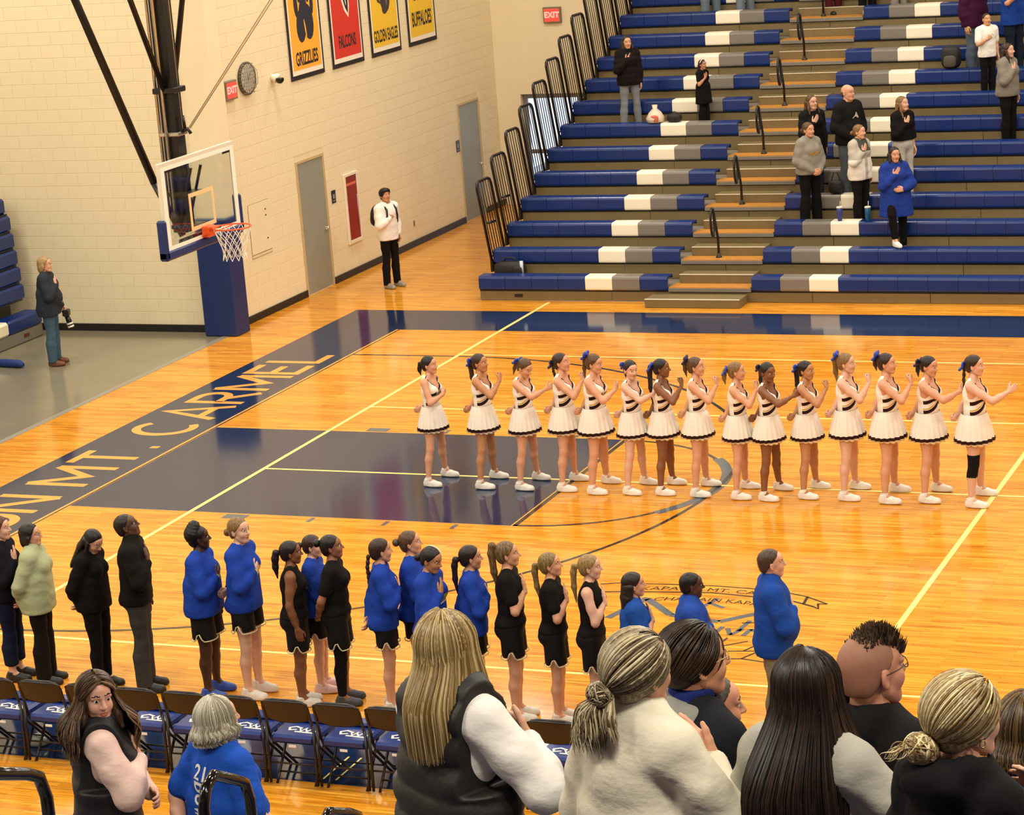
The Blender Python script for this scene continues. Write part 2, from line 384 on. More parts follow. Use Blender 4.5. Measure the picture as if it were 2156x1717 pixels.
for nm, a in (('baseboard_left', (XW + 0.006, XW + 0.03, 7.5, D1[0] - 0.06, 0, 0.115)), ('baseboard_left', (XW + 0.006, XW + 0.03, D1[1] + 0.06, D2[0] - 0.06, 0, 0.115)),
              ('baseboard_left', (XW + 0.006, XW + 0.03, D2[1] + 0.06, YF, 0, 0.115)), ('baseboard_alcove', (-9.5, -3.05, YA - 0.03, YA - 0.006, 0, 0.115))):
    tag(MB().box(*a, b=0.004).obj(nm, M_BASE), kind='structure')

def door(name, y0, y1, label_n):
    h = 2.20
    d = MB().box(XW - 0.05, XW + 0.004, y0, y1, 0.012, h, b=0.003).obj(name, M_DOOR); tag(d, kind='structure')
    f = MB(); f.box(XW - 0.02, XW + 0.02, y0 - 0.055, y0 - 0.004, 0, h + 0.055, b=0.004); f.box(XW - 0.02, XW + 0.02, y1 + 0.004, y1 + 0.055, 0, h + 0.055, b=0.004)
    f.box(XW - 0.02, XW + 0.02, y0 - 0.004, y1 + 0.004, h + 0.005, h + 0.055, b=0.004)
    f.obj('door_frame', M_FRAME, d)
    k = MB(); k.tube([(XW, y1 - 0.07, 1.0), (XW + 0.06, y1 - 0.07, 1.0)], 0.022, 10); k.tube([(XW + 0.055, y1 - 0.07, 1.0), (XW + 0.055, y1 - 0.18, 0.99)], 0.011, 8)
    k.lathe([(0.033, -0.003), (0.033, 0.003)], (0, 0, 0), 4)
    k.v[-8:] = [(XW + 0.006 + 0.004 * (i // 4), y1 - 0.07 + 0.04 * math.cos(i * math.pi / 2), 1.0 + 0.04 * math.sin(i * math.pi / 2)) for i in range(8)]
    k.obj('door_handle', M_CHROME, d, smooth=True)
    for z in (0.25, 1.1, 1.95): MB().box(XW + 0.002, XW + 0.014, y0 - 0.006, y0 + 0.016, z - 0.05, z + 0.05, b=0.003).obj('hinge', M_CHROME, d)
    return d
door('door_1', *D1, 1); door('door_2', *D2, 2)
# glass entrance door in the far wall behind the guard rails
gd = MB(); 
for x0, x1 in ((DX0, DX0 + 0.09), ((DX0 + DX1) / 2 - 0.05, (DX0 + DX1) / 2 + 0.05), (DX1 - 0.09, DX1)): gd.box(x0, x1, YF + 0.12, YF + 0.18, 0, DZ, b=0.006)
for z0, z1 in ((0, 0.18), (0.98, 1.06), (DZ - 0.1, DZ)): gd.box(DX0, DX1, YF + 0.125, YF + 0.175, z0, z1, b=0.006)
g = gd.obj('door_3', mat('anodised_frame', '#8d8f92', rough=0.35, metal=0.6)); tag(g, kind='structure')
M_GLASS = mat('clear_glass', '#f4fbff', rough=0.02, trans=1.0, spec=0.5)
for x0, x1 in ((DX0 + 0.09, (DX0 + DX1) / 2 - 0.05), ((DX0 + DX1) / 2 + 0.05, DX1 - 0.09)):
    for z0, z1 in ((0.18, 0.98), (1.06, DZ - 0.1)): MB().box(x0, x1, YF + 0.147, YF + 0.153, z0, z1).obj('pane', M_GLASS, g)
tag(MB().box(-4, 4, YF + 0.3, YF + 6, -0.25, -0.02).obj('ground_outside', mat('paving_outside', '#b9bcc0', rough=0.8)), kind='structure')

# ------------------------------------------------------------------ lamps high under the ceiling
lamp_me = MB().box(-0.62, 0.62, -0.32, 0.32, 0.0, 0.10, b=0.02).mesh('lamp_housing', M_NOSE)
dif_me = MB().box(-0.58, 0.58, -0.28, 0.28, -0.012, 0.002).mesh('diffuser', emis('lamp_diffuser', '#fff0d8', 6.0))
rod_me = MB().tube([(0, 0, 0.1), (0, 0, 1.0)], 0.012, 6).mesh('hanger_rod', M_BLK)
ld = bpy.data.lights.new('lamp_light', 'AREA'); ld.shape = 'RECTANGLE'; ld.size = 1.16; ld.size_y = 0.56; ld.energy = LAMP_W; ld.color = LAMP_COL
for i, x in enumerate((-6.0, -0.9, 4.4, 9.7, 15.0, 20.3)):
    for j, y in enumerate((-21.5, -15.6, -9.7, -3.8, 2.1, 8.0, 13.3)):
        if x < -3 and y > 12: continue
        if x < -3 and y > 7.0: y = 6.2
        L_ = empty('high_bay_lamp', (x, y, ZC - 1.0)); tag(L_, 'flat rectangular lamp hanging under the hall ceiling', 'lamp', 'high bay lamps')
        obj('lamp_housing', lamp_me, L_); obj('diffuser', dif_me, L_); obj('hanger_rod', rod_me, L_)
        a = bpy.data.objects.new('lamp_light', ld); COL.objects.link(a); a.parent = L_; a.location = (0, 0, -0.02)

# ------------------------------------------------------------------ bleachers across the court
ORD = ['lowest', 'second lowest', 'third', 'fourth', 'fifth', 'sixth', 'seventh', 'eighth', 'ninth', 'tenth', 'eleventh', 'twelfth', 'thirteenth']
MOD = 0.457
SEATP = [(0.030, 0.178), (0.004, 0.192), (0.0, 0.215), (0.004, 0.36), (0.014, 0.386), (0.034, 0.400), (0.25, 0.402), (0.272, 0.392), (0.276, 0.35), (0.262, 0.34), (0.255, 0.37), (0.06, 0.37)]
def seat_mesh(name, m, w=MOD):
    mb = MB(); n = len(SEATP); g = 0.003
    vs = [(x, y, z) for x in (g, w - g) for (y, z) in SEATP]
    fs = [(i, (i + 1) % n, n + (i + 1) % n, n + i) for i in range(n)]
    fs += [tuple(range(n - 1, -1, -1)), tuple(range(n, 2 * n))]
    mb.add(vs, fs); return mb.mesh(name, m)
SEAT = {'b': seat_mesh('seat_blue', M_BLUE), 'w': seat_mesh('seat_white', M_WHT), 'g': seat_mesh('seat_grey', M_GRY)}
ROWY = lambda n: 9.78 + 0.666 * n
ROWZ = lambda n: 0.304 * n
DECK = lambda n: 0.23 + 0.304 * (n - 1) if n > 0 else 0.0
NROW = 13; A0, A1 = 3.66, 5.02; X0B = 0.46
pat = 'bbbbwgb', 'bgw' + 'b' * 16
X1B = A1 + MOD * len(pat[1])
def tier_parts():
    deck = MB().box(X0B, X1B, 0.06, 0.662, 0.195, 0.23)
    br = MB()
    for x in np.arange(X0B + 0.05, X1B, MOD): 
        if x < A0 or x > A1: br.box(x - 0.012, x + 0.012, 0.05, 0.24, 0.15, 0.36)
    br.box(X0B, X1B, 0.045, 0.07, 0.15, 0.19)  # black bar put in as the shadow gap under the seats
    tread = MB().box(A0 + 0.02, A1 - 0.02, 0.0, 0.36, 0.222, 0.236)
    nose = MB().box(A0 + 0.01, A1 - 0.01, -0.005, 0.02, 0.165, 0.222, b=0.004)
    box = MB().box(A0 + 0.09, A1 - 0.06, 0.33, 0.664, 0.236, 0.372, b=0.004)
    edge = MB().box(A0 + 0.09, A1 - 0.06, 0.325, 0.35, 0.366, 0.377, b=0.003)
    return deck, br, tread, nose, box, edge
_d, _b, _t, _n, _x, _e = tier_parts()
ME = dict(deck=_d.mesh('deck', M_STEEL), br=_b.mesh('seat_brackets_gap_shade', M_BLK), tread=_t.mesh('aisle_tread', M_TREAD), nose=_n.mesh('aisle_nosing', M_STEEL), box=_x.mesh('aisle_step', M_STEELD), edge=_e.mesh('step_nosing', M_NOSE))
for n in range(NROW):
    T = empty('bleacher_row', (0, ROWY(n), ROWZ(n)))
    tag(T, '%s row of blue bleacher seats from the floor, across the court' % ORD[n], 'bleacher', 'bleacher rows across the court')
    obj('deck', ME['deck'], T); obj('seat_brackets_gap_shade', ME['br'], T); obj('aisle_tread', ME['tread'], T); obj('aisle_nosing', ME['nose'], T)
    if n < NROW - 1: s_ = obj('aisle_step', ME['box'], T); obj('step_nosing', ME['edge'], s_)
    zlo = 0.004 if n == 0 else -0.074
    seams = [X0B, 2.72] + ([5.97, 7.79, 9.6, 11.4] if n % 2 == 0 else [4.4, 6.3, 8.15, 10.0, 11.9]) + [X1B]
    for a, b in zip(seams[:-1], seams[1:]):
        MB().box(a + 0.004, b - 0.004, 0.03, 0.055, zlo, 0.152, b=0.004).obj('riser_panel', M_STEELD, T)
    if n == 0: MB().box(1.06, 1.20, 0.022, 0.032, 0.06, 0.11, b=0.004).obj('maker_plate', M_BLK, T)
    x = X0B
    for part, start in ((pat[0], X0B), (pat[1], A1)):
        for i, c in enumerate(part):
            obj('seat', SEAT[c], T, (start + i * MOD, 0, 0))
fs_ = MB().box(3.42, 4.95, 9.36, 9.78, 0.004, 0.135, b=0.004).obj('bleacher_step', M_STEELD); tag(fs_, 'low grey step box on the floor before the bleacher aisle', 'step')
MB().box(3.42, 4.95, 9.355, 9.385, 0.128, 0.14, b=0.003).obj('step_nosing', M_NOSE, fs_)
# guard rails up the left end
def guard_mesh():
    fr = MB(); H, Wd, ln = 1.34, 0.58, 0.40
    P = lambda t, z: (0, t - ln * z / H, z)
    pts = [P(0, 0)] + [P(0.0, H - 0.1), P(0.03, H - 0.03), P(0.10, H)] + [P(Wd - 0.10, H), P(Wd - 0.03, H - 0.03), P(Wd, H - 0.1)] + [P(Wd, 0)]
    fr.tube(pts, 0.025, 8); fr.tube([P(0, 0.06), P(Wd, 0.06)], 0.013, 6)
    bars = []
    for i in range(1, 6):
        t = Wd * i / 6; b = MB(); b.tube([P(t, 0.06), P(t, H - 0.01)], 0.0085, 6); bars.append(b.mesh('bar', M_BLK, True))
    lt = MB(); lt.tube([P(0.16, 0.62), P(Wd - 0.14, 0.60)], 0.022, 6)
    return fr.mesh('rail_frame', M_BLK, True), bars, lt.mesh('latch', M_BLK, True)
GF, GB, GL = guard_mesh()
for n in range(1, NROW):
    G = empty('guard_rail', (0.44, ROWY(n) - 0.02, ROWZ(n) + 0.23)); tag(G, 'black barred guard rail at the left end of the %s bleacher row' % ORD[n], 'railing', 'guard rails up the bleacher end')
    obj('rail_frame', GF, G)
    for b in GB: obj('bar', b, G)
    if n < 3: obj('latch', GL, G)
    MB().box(-0.02, 0.016, -0.02, 0.6, -0.19, 0.0).obj('rail_bracket', M_BLK, G)
# handrails up the aisle
def loop_rail(s=1.0, dirn=-1):
    a = MB(); a.tube([(0, 0, 0), (0, 0, 0.30 * s), (0, 0.16 * dirn * s, 0.80 * s)], 0.021 * s, 8)
    lp = MB(); c = (0, 0.23 * dirn * s, 0.60 * s); pts = []
    for i in range(20):
        t = 2 * math.pi * i / 20; pts.append((0, c[1] + 0.085 * s * math.cos(t) - 0.03 * dirn * 0, c[2] + 0.22 * s * math.sin(t)))
    lp.tube(pts, 0.02 * s, 8, closed=True)
    ft = MB(); ft.lathe([(0.05 * s, 0), (0.05 * s, 0.012), (0.028 * s, 0.03), (0.024 * s, 0.07)], (0, 0, 0), 14)
    return a, lp, ft
_a, _l, _f = loop_rail(); RA, RL, RF = _a.mesh('post', M_BLK, True), _l.mesh('loop', M_BLK, True), _f.mesh('foot', M_BLK, True)
for k, n in enumerate((1, 3, 5, 7, 9, 11)):
    R_ = empty('aisle_handrail', (4.24, ROWY(n) + 0.20, DECK(n + 1) + 0.006)); tag(R_, 'black looped handrail in the aisle, %s up from the floor' % ['first', 'second', 'third', 'fourth', 'fifth', 'sixth'][k], 'handrail', 'aisle handrails across the court')
    obj('post', RA, R_); obj('loop', RL, R_); obj('foot', RF, R_)

# ------------------------------------------------------------------ near stands that carry the spectators in front
YB = -11.45
NDY = lambda n: YB - 0.666 * n + 0.18
NDZ = DECK
for n in range(0, 25):
    T = empty('near_bleacher_row', (0, YB - 0.666 * n, ROWZ(n)))
    tag(T, 'bleacher row under the spectators in the foreground', 'bleacher', 'bleacher rows in the foreground')
    m_ = MB(); m_.box(2.0, 22.0, -0.662, -0.06, 0.195, 0.23); m_.obj('deck', M_STEEL, T)
    m_ = MB(); m_.box(2.0, 22.0, -0.055, -0.03, 0.004 if n == 0 else -0.074, 0.152); m_.obj('riser_panel', M_STEELD, T)
    for a, b in ((2.0, 10.7), (12.2, 22.0)):
        sm = MB(); k_ = len(SEATP); vs = [(x, -y, z) for x in (a, b) for (y, z) in SEATP]
        sm.add(vs, [((i + 1) % k_, i, k_ + i, k_ + (i + 1) % k_) for i in range(k_)] + [tuple(range(k_)), tuple(range(2 * k_ - 1, k_ - 1, -1))]); sm.obj('bench_seat', M_BLUE, T)
def big_loop(x, y0, y1, zb, zt, label, r=0.024):
    pts = [(x, y0, zb)]; R = 0.10
    pts += [(x, y0, zt - R), (x, y0 + 0.03 * np.sign(y1 - y0), zt - 0.03), (x, y0 + R * np.sign(y1 - y0), zt)]
    pts += [(x, y1 - R * np.sign(y1 - y0), zt - 0.09), (x, y1 - 0.03 * np.sign(y1 - y0), zt - 0.13), (x, y1, zt - R - 0.12)]
    pts += [(x, y1, zb if y1 < y0 else zb)]
    o = empty('looped_handrail', (0, 0, 0)); tag(o, label, 'handrail', 'near aisle handrails')
    m = MB(); m.tube([p for p in pts], r, 12); m.obj('rail_tube', mat('gloss_black_enamel', '#0c0a0a', rough=0.12), o, smooth=True)
    f = MB(); f.lathe([(0.05, 0), (0.05, 0.012), (0.03, 0.03)], (x, y0, zb), 14); f.obj('foot', M_BLK, o, smooth=True)
    f = MB(); f.lathe([(0.05, 0), (0.05, 0.012), (0.03, 0.03)], (x, y1, zb), 14); f.obj('foot', M_BLK, o, smooth=True)
big_loop(11.50, -19.72, -19.30, 3.582, 4.79, 'looped black handrail at the bottom left corner of the photo')
big_loop(11.50, -18.24, -17.87, 2.970, 4.18, 'looped black handrail in front of the grey haired woman')
big_loop(11.50, -17.30, -16.90, 2.662, 3.62, 'looped black handrail left of the blonde woman in the dark vest')

# ------------------------------------------------------------------ folded bleachers in the alcove
FB = empty('folded_bleachers', (-6.0, 0, 0)); tag(FB, 'folded stack of blue bleacher seats at the left edge by the alcove wall', 'bleacher')
def fold_seat(y0, y1, x, z, h, m, nm='seat'):
    MB().box(x - 0.34, x, y0 + 0.004, y1 - 0.004, z, z + h, b=0.035).obj(nm, m, FB)
for k in range(6):
    z = 0.60 + 0.275 * k
    for i in range(9):
        fold_seat(7.0 - 1.0 * (i + 1), 7.0 - 1.0 * i, -0.24 - 0.025 * k - (0.05 if k == 5 else 0), z, 0.245, M_BLUE)
    MB().box(-0.56 - 0.02 * k, -0.30 - 0.02 * k, -2.0, 6.98, z - 0.03, z).obj('gap_shade_strip', M_BLK, FB)  # black strip set below each folded seat to stand for the shaded gap
for i in range(9):
    y1 = 7.0 - 0.95 * i if i < 1 else 6.05 - 0.457 * (i - 1) * 1.0
    y0 = 6.05 if i == 0 else y1 - 0.457
    fold_seat(y0, y1, 0.03, 0.20, 0.22, M_WHT if i == 1 else M_BLUE)
MB().box(-0.05, 0.0, -2.0, 7.0, 0.005, 0.19, b=0.005).obj('kick_panel', M_STEEL, FB)
MB().box(-0.002, 0.006, 6.45, 6.60, 0.07, 0.13, b=0.002).obj('maker_plate', mat('maker_plate_red', '#5c2b25', rough=0.4), FB)
MB().box(-2.6, -0.57, -2.0, 7.0, 0.0, 2.2).obj('stack_body', M_BLK, FB)
bag = MB(); bag.tube([(-5.55, 4.9, 0.05), (-5.3, 4.85, 0.06), (-5.02, 4.82, 0.06), (-4.95, 4.80, 0.05)], [0.05, 0.065, 0.06, 0.03], 10)
tag(bag.obj('blue_bag', mat('bag_blue', '#1b2f73', rough=0.7), smooth=True), 'small blue bag lying on the grey floor at the left edge', 'bag')

# ------------------------------------------------------------------ column pad
pad = MB().box(-3.05, -2.47, 7.03, 7.46, 0.0, 1.86, b=0.02).obj('column_pad', M_PAD); tag(pad, 'tall blue padding wrapped round the wall column under the hoop', 'wall pad')

# ------------------------------------------------------------------ basketball hoop
H_ = empty('basketball_hoop', (0.93, 0, 2.9)); tag(H_, 'ceiling hung basketball hoop with glass backboard and black mast', 'basketball hoop')
h = lambda m, nm, mt, sm=False, par=H_: m.obj(nm, mt, par, smooth=sm)
BXF = 1.22 - 0.93
M_BB = mat('backboard_glass', '#eef3ee', rough=0.03, trans=1.0, spec=0.5)
M_BFR = mat('backboard_frame', '#d9d2bd', rough=0.35); M_BWH = mat('backboard_white', '#f5efdf', rough=0.4)
fr = MB(); w, z0, z1 = 0.915, 0.0, 1.07
for a in ((-w, w, z0, z0 + 0.06), (-w, w, z1 - 0.055, z1), (-w, -w + 0.055, z0 + 0.06, z1 - 0.055), (w - 0.055, w, z0 + 0.06, z1 - 0.055)): fr.box(BXF - 0.05, BXF, a[0], a[1], a[2], a[3], b=0.004)
bb = h(fr, 'backboard_frame', M_BFR)
h(MB().box(BXF - 0.016, BXF - 0.004, -w + 0.03, w - 0.03, z0 + 0.03, z1 - 0.03), 'backboard_glass', M_BB)
ln = MB()
for a in ((-w + 0.035, w - 0.035, 0.035, 0.085), (-w + 0.035, w - 0.035, z1 - 0.085, z1 - 0.035), (-w + 0.035, -w + 0.085, 0.085, z1 - 0.085), (w - 0.085, w - 0.035, 0.085, z1 - 0.085)): ln.box(BXF + 0.0005, BXF + 0.0015, a[0] - 0.02, a[1] + 0.02, a[2] - 0.012, a[3] - 0.012)
h(ln, 'border_line', M_BWH)
sq = MB()
for a in ((-0.305, 0.305, 0.15, 0.20), (-0.305, 0.305, 0.56, 0.61), (-0.305, -0.255, 0.20, 0.56), (0.255, 0.305, 0.20, 0.56)): sq.box(BXF - 0.003, BXF - 0.001, *a)
h(sq, 'target_square', mat('target_tan', '#e8c892', rough=0.5))
for s in (-1, 1): h(MB().box(BXF - 0.003, BXF, *(sorted((s * 0.62, s * 0.84))), z1 - 0.125, z1 - 0.10), 'corner_mark', M_BLK)
pd = MB(); pd.box(BXF - 0.10, BXF + 0.02, -w - 0.05, w + 0.05, -0.09, 0.03, b=0.022)
for s in (-1, 1): pd.box(BXF - 0.10, BXF + 0.02, *(sorted((s * (w - 0.02), s * (w + 0.05)))), -0.08, 0.40, b=0.022)
h(pd, 'edge_padding', M_PAD)
M_OR = mat('rim_orange', '#f0591c', rough=0.35)
rim = MB(); rc = (BXF + 0.38, 0, 0.15)
rim.tube([(rc[0] + 0.229 * math.cos(2 * math.pi * i / 36), 0.229 * math.sin(2 * math.pi * i / 36), rc[2]) for i in range(36)], 0.0095, 8, closed=True)
for s in (-1, 1): rim.tube([(BXF + 0.01, s * 0.08, rc[2] - 0.10), (rc[0] - 0.10, s * 0.19, rc[2] - 0.01)], 0.008, 6)
R1 = h(rim, 'rim', M_OR, True)
mp_ = MB(); mp_.box(BXF, BXF + 0.10, -0.09, 0.09, rc[2] - 0.115, rc[2] + 0.02, b=0.012); mp_.box(BXF + 0.08, BXF + 0.16, -0.08, 0.08, rc[2] - 0.02, rc[2] + 0.012, b=0.006); h(mp_, 'rim_mount', M_OR)
net = MB(); NR = [(0.229, 0), (0.205, -0.08), (0.175, -0.16), (0.150, -0.24), (0.135, -0.32), (0.150, -0.40)]
for k in range(12):
    for d in (-1, 1):
        pts = []
        for i, (r, z) in enumerate(NR):
            a = 2 * math.pi * (k + d * i * 0.5) / 12; pts.append((rc[0] + r * math.cos(a), r * math.sin(a), rc[2] + z))
        net.tube(pts, 0.0045, 5)
h(net, 'net', mat('net_white', '#efe9da', rough=0.8), False, R1).matrix_parent_inverse = Matrix.Identity(4)
mast = MB(); mast.box(-0.10, 0.10, -0.10, 0.10, 0.10, ZC - 2.9, b=0.006); h(mast, 'mast', M_BLK)
for (x, y) in ((-0.15, -0.06), (-0.02, -0.14)):
    h(MB().tube([(x, y, 0.30), (x, y, ZC - 2.9)], 0.021, 8), 'lift_pipe', M_CHROME, True)
h(MB().tube([(0.10, 0.06, 0.2), (0.10, 0.06, 1.05)], 0.018, 8), 'lift_pipe', M_BLK, True)
def brace(a, b, r=0.045): h(MB().tube([a, b], r, 10), 'brace', M_BLK, True)
brace((-0.02, -0.02, 0.05), (-0.35, 0, 0.70 + 0.0)); brace((-0.346, 0, 0.70), (-0.346 - (0.824 / 2.253) * 7.0, 0, 7.70), 0.05)
brace((0.0, -0.10, 1.80), (0.0, -0.10 - 0.475 * 5.8, 7.6), 0.035); brace((0.0, 0.10, 1.80), (0.0, 0.10 + 0.42 * 5.8, 7.6), 0.035)
cl = MB(); cl.box(-0.15, 0.15, -0.15, 0.15, 1.80, 1.87, b=0.01); h(cl, 'collar', M_BLK)
cl = MB(); cl.box(-0.13, 0.13, -0.12, 0.12, 1.28, 1.33, b=0.01); h(cl, 'collar', M_CHROME)
pl = MB(); pl.tube([(0.12, 0, 1.32), (0.20, 0, 1.36), (0.24, 0, 1.30)], 0.022, 8); pl.tube([(0.17, 0, 1.36), (0.155, 0, 1.52)], 0.016, 8); h(pl, 'pulley', M_BLK, True)
for y in (-0.02, 0.03): h(MB().tube([(0.22, y, 1.36), (0.22 + 1.29 * 3.6, y * 3, 1.36 + 1.50 * 3.6)], 0.0075, 5), 'cable', mat('cable_grey', '#b3a987', rough=0.5), True)
h(MB().tube([(0.13, 0, 1.34), (0.11, 0, ZC - 2.9)], 0.006, 5), 'cable', M_CHROME, True)
fr2 = MB()
for z in (0.15, 0.55): fr2.box(-0.10, BXF - 0.04, -0.14, 0.14, z, z + 0.05, b=0.006)
for s in (-1, 1): fr2.tube([(0, s * 0.12, 0.16), (BXF - 0.04, s * 0.12, 0.90)], 0.018, 6)
fr2.box(BXF - 0.09, BXF - 0.05, -0.80, -0.74, 0.05, 0.35); fr2.box(BXF - 0.09, BXF - 0.05, -0.5, 0.5, 0.04, 0.09)
h(fr2, 'board_bracket', M_BLK)
kn = MB(); kn.lathe([(0.0, 0.20), (0.06, 0.21), (0.08, 0.28), (0.06, 0.36), (0.0, 0.37)], (-0.03, -0.10, 0), 12); h(kn, 'motor', mat('motor_brown', '#2b1d17', rough=0.5), True)

# ------------------------------------------------------------------ banners on the end wall
M_BBLK = mat('banner_black', '#201417', rough=0.75); M_BWHT = mat('banner_white', '#efe6d2', rough=0.75)
def banner(y0, field, words, label, art):
    W_, z0, z1 = 1.21, 3.56, 5.95
    B = empty('felt_banner', (XW + 0.02, y0, z0)); tag(B, label, 'banner', 'banners on the end wall')
    # local frame: u to the right as seen (= +y), z up, thickness along +x
    MB().box(0, 0.008, 0, W_, 0, z1 - z0).obj('cloth', M_BBLK, B)
    MB().box(0.007, 0.010, 0.055, W_ - 0.055, 0.075, z1 - z0 - 0.075).obj('white_margin', M_BWHT, B)
    MB().box(0.009, 0.012, 0.095, W_ - 0.095, 0.155, z1 - z0 - 0.13).obj('field', field, B)
    for (txt, zc, wd, hg) in words:
        V, F = text_geo(txt, 1.0, 'CENTER', 0.03); w = V[:, 0].max() - V[:, 0].min(); hh = V[:, 1].max() - V[:, 1].min(); cx = (V[:, 0].max() + V[:, 0].min()) / 2; cy = (V[:, 1].max() + V[:, 1].min()) / 2
        m = MB(); m.add([(0.0135, W_ / 2 + (a - cx) / w * wd, zc + (b - cy) / hh * hg) for a, b, _ in V], F); m.obj('lettering', M_BBLK, B)
    for nm, polys, m in art:
        mb = MB()
        for qi, (lv, p) in enumerate(polys): mb.add([(0.0135 + 0.003 * lv + 0.0002 * qi, u, z) for u, z in p], [tuple(range(len(p)))])
        mb.obj(nm, m, B)
    return B
def ell(u, z, a, b, rot=0, n=18):
    r = math.radians(rot)
    return [(u + a * math.cos(t) * math.cos(r) - b * math.sin(t) * math.sin(r), z + a * math.cos(t) * math.sin(r) + b * math.sin(t) * math.cos(r)) for t in [2 * math.pi * i / n for i in range(n)]]
M_NV = mat('banner_navy', '#20222f', rough=0.75); M_OCH = mat('banner_gold', '#f3ad33', rough=0.75); M_RED = mat('banner_red', '#d0301f', rough=0.75); M_YE = mat('banner_yellow', '#ecc02f', rough=0.75)
paw = [(0, ell(0.50, 0.86, 0.17, 0.28, -6)), (0, ell(0.75, 0.90, 0.19, 0.30, 8)), (0, ell(0.60, 1.13, 0.13, 0.20, -25)), (0, ell(0.36, 1.20, 0.07, 0.20, 4)), (0, ell(0.49, 1.42, 0.075, 0.19, 2)), (0, ell(0.655, 1.50, 0.075, 0.20, 0)), (0, ell(0.80, 1.38, 0.07, 0.17, -4)), (0, ell(0.92, 1.17, 0.06, 0.17, -4))]
claw = [(0, [(u - 0.03, z), (u + 0.03, z), (u, z + 0.2)]) for u, z in ((0.33, 1.45), (0.47, 1.66), (0.655, 1.75), (0.83, 1.60), (0.95, 1.40))]
banner(10.12, M_OCH, [('GRIZZLIES', 0.33, 0.80, 0.23)], 'gold felt banner with a dark bear paw print reading GRIZZLIES', [('paw_print', paw + claw, M_NV), ('paw_gap', [(1, ell(0.63, 0.80, 0.022, 0.16, 10))], M_OCH)])
wing_o = [(0.72, 0.80), (0.78, 1.0), (0.76, 1.35), (0.80, 1.55), (0.95, 1.50), (1.0, 1.60), (0.92, 1.72), (1.0, 2.05), (0.60, 2.12), (0.42, 1.95), (0.40, 1.55), (0.48, 1.15), (0.58, 0.93)]
wing_i = [(0.71, 0.87), (0.735, 1.05), (0.71, 1.38), (0.76, 1.62), (0.90, 1.60), (0.88, 1.72), (0.93, 2.0), (0.62, 2.06), (0.48, 1.92), (0.46, 1.55), (0.53, 1.18), (0.62, 0.98)]
banner(11.66, M_RED, [('FALCONS', 0.42, 0.66, 0.22)], 'red felt banner with a dark bird wing outlined white reading FALCONS', [('wing_outline', [(0, wing_o)], M_BWHT), ('wing', [(1, wing_i)], M_BBLK), ('feather_line', [(2, [(0.50, 1.55), (0.53, 1.55), (0.66, 1.05), (0.645, 1.0)]), (2, [(0.60, 1.75), (0.63, 1.75), (0.70, 1.15), (0.69, 1.1)])], M_BWHT)])
eag = [(0, ell(0.66, 1.02, 0.21, 0.30, 8)), (0, ell(0.60, 1.42, 0.13, 0.36, 4)), (0, ell(0.64, 0.80, 0.12, 0.10, 20)), (0, ell(0.42, 1.47, 0.16, 0.05, 25)), (0, ell(0.84, 1.65, 0.16, 0.22, -30)), (0, ell(0.58, 1.82, 0.12, 0.14, 0)), (0, [(0.30, 1.05), (0.36, 0.93), (0.50, 0.88), (0.40, 1.0)])]
banner(13.20, M_YE, [('GOLDEN EAGLES', 0.34, 0.98, 0.22)], 'yellow felt banner with a dark eagle reading GOLDEN EAGLES', [('eagle', eag, mat('banner_charcoal', '#3a3230', rough=0.75)), ('eagle_plume', [(1, ell(0.70, 1.05, 0.03, 0.22, 6)), (1, ell(0.57, 1.18, 0.02, 0.22, 6))], mat('banner_grey', '#77706b', rough=0.75))])
buf = [(0, [(0.22, 1.45), (0.30, 1.30), (0.27, 1.17), (0.34, 1.20), (0.40, 1.36), (0.62, 1.32), (0.84, 1.16), (0.94, 1.22), (0.88, 1.40), (1.0, 1.52), (0.90, 1.85), (0.55, 1.95), (0.28, 1.75)]), (0, [(0.47, 1.36), (0.55, 1.20), (0.60, 1.22), (0.56, 1.36)])]
banner(14.755, M_YE, [('GOLDEN', 0.92, 0.62, 0.27), ('BUFFALOES', 0.46, 0.84, 0.27)], 'yellow felt banner with dark bison legs reading GOLDEN BUFFALOES', [('bison', buf, M_BBLK)])

# ------------------------------------------------------------------ small things on the walls
def exit_sign(loc, rz, label):
    E = empty('exit_sign', loc, rz); tag(E, label, 'exit sign')       # local: width along x, face looks along -y
    MB().box(-0.18, 0.18, -0.07, 0.0, -0.15, 0.15, b=0.008).obj('case', mat('exit_case', '#7d6f58', rough=0.5), E)
    MB().box(-0.15, 0.15, -0.073, -0.069, -0.12, 0.12).obj('lit_face', emis('exit_glow', '#ff4a3c', 0.55), E)
    V, F = text_geo('EXIT', 0.15, 'CENTER', 0.006); m = MB(); m.add([(a, -0.0745, b) for a, b, _ in V], F); m.obj('lettering', emis('exit_letters', '#ff8d80', 1.5), E)
exit_sign((XW + 0.008, 8.00, 3.715), math.pi / 2, 'red lit exit sign beside the round wall clock')
exit_sign((-1.45, YF - 0.001, 3.67), 0, 'red lit exit sign on the far wall left of the bleachers')
C_ = empty('wall_clock', (XW + 0.01, 8.60, 3.82)); tag(C_, 'round wall clock behind a wire guard, right of the exit sign', 'clock')
def disc(r, x0, x1, n=28, inner=None):
    mb = MB(); vs = []; 
    for x in (x0, x1):
        for i in range(n): vs.append((x, r * math.cos(2 * math.pi * i / n), r * math.sin(2 * math.pi * i / n)))
    mb.add(vs, [tuple(range(n - 1, -1, -1)), tuple(range(n, 2 * n))] + [(i, (i + 1) % n, n + (i + 1) % n, n + i) for i in range(n)]); return mb
disc(0.26, 0, 0.045).obj('clock_case', mat('clock_rim', '#4a4233', rough=0.5), C_)
disc(0.225, 0.045, 0.048).obj('clock_face', mat('clock_face', '#c9c4b2', rough=0.5), C_)
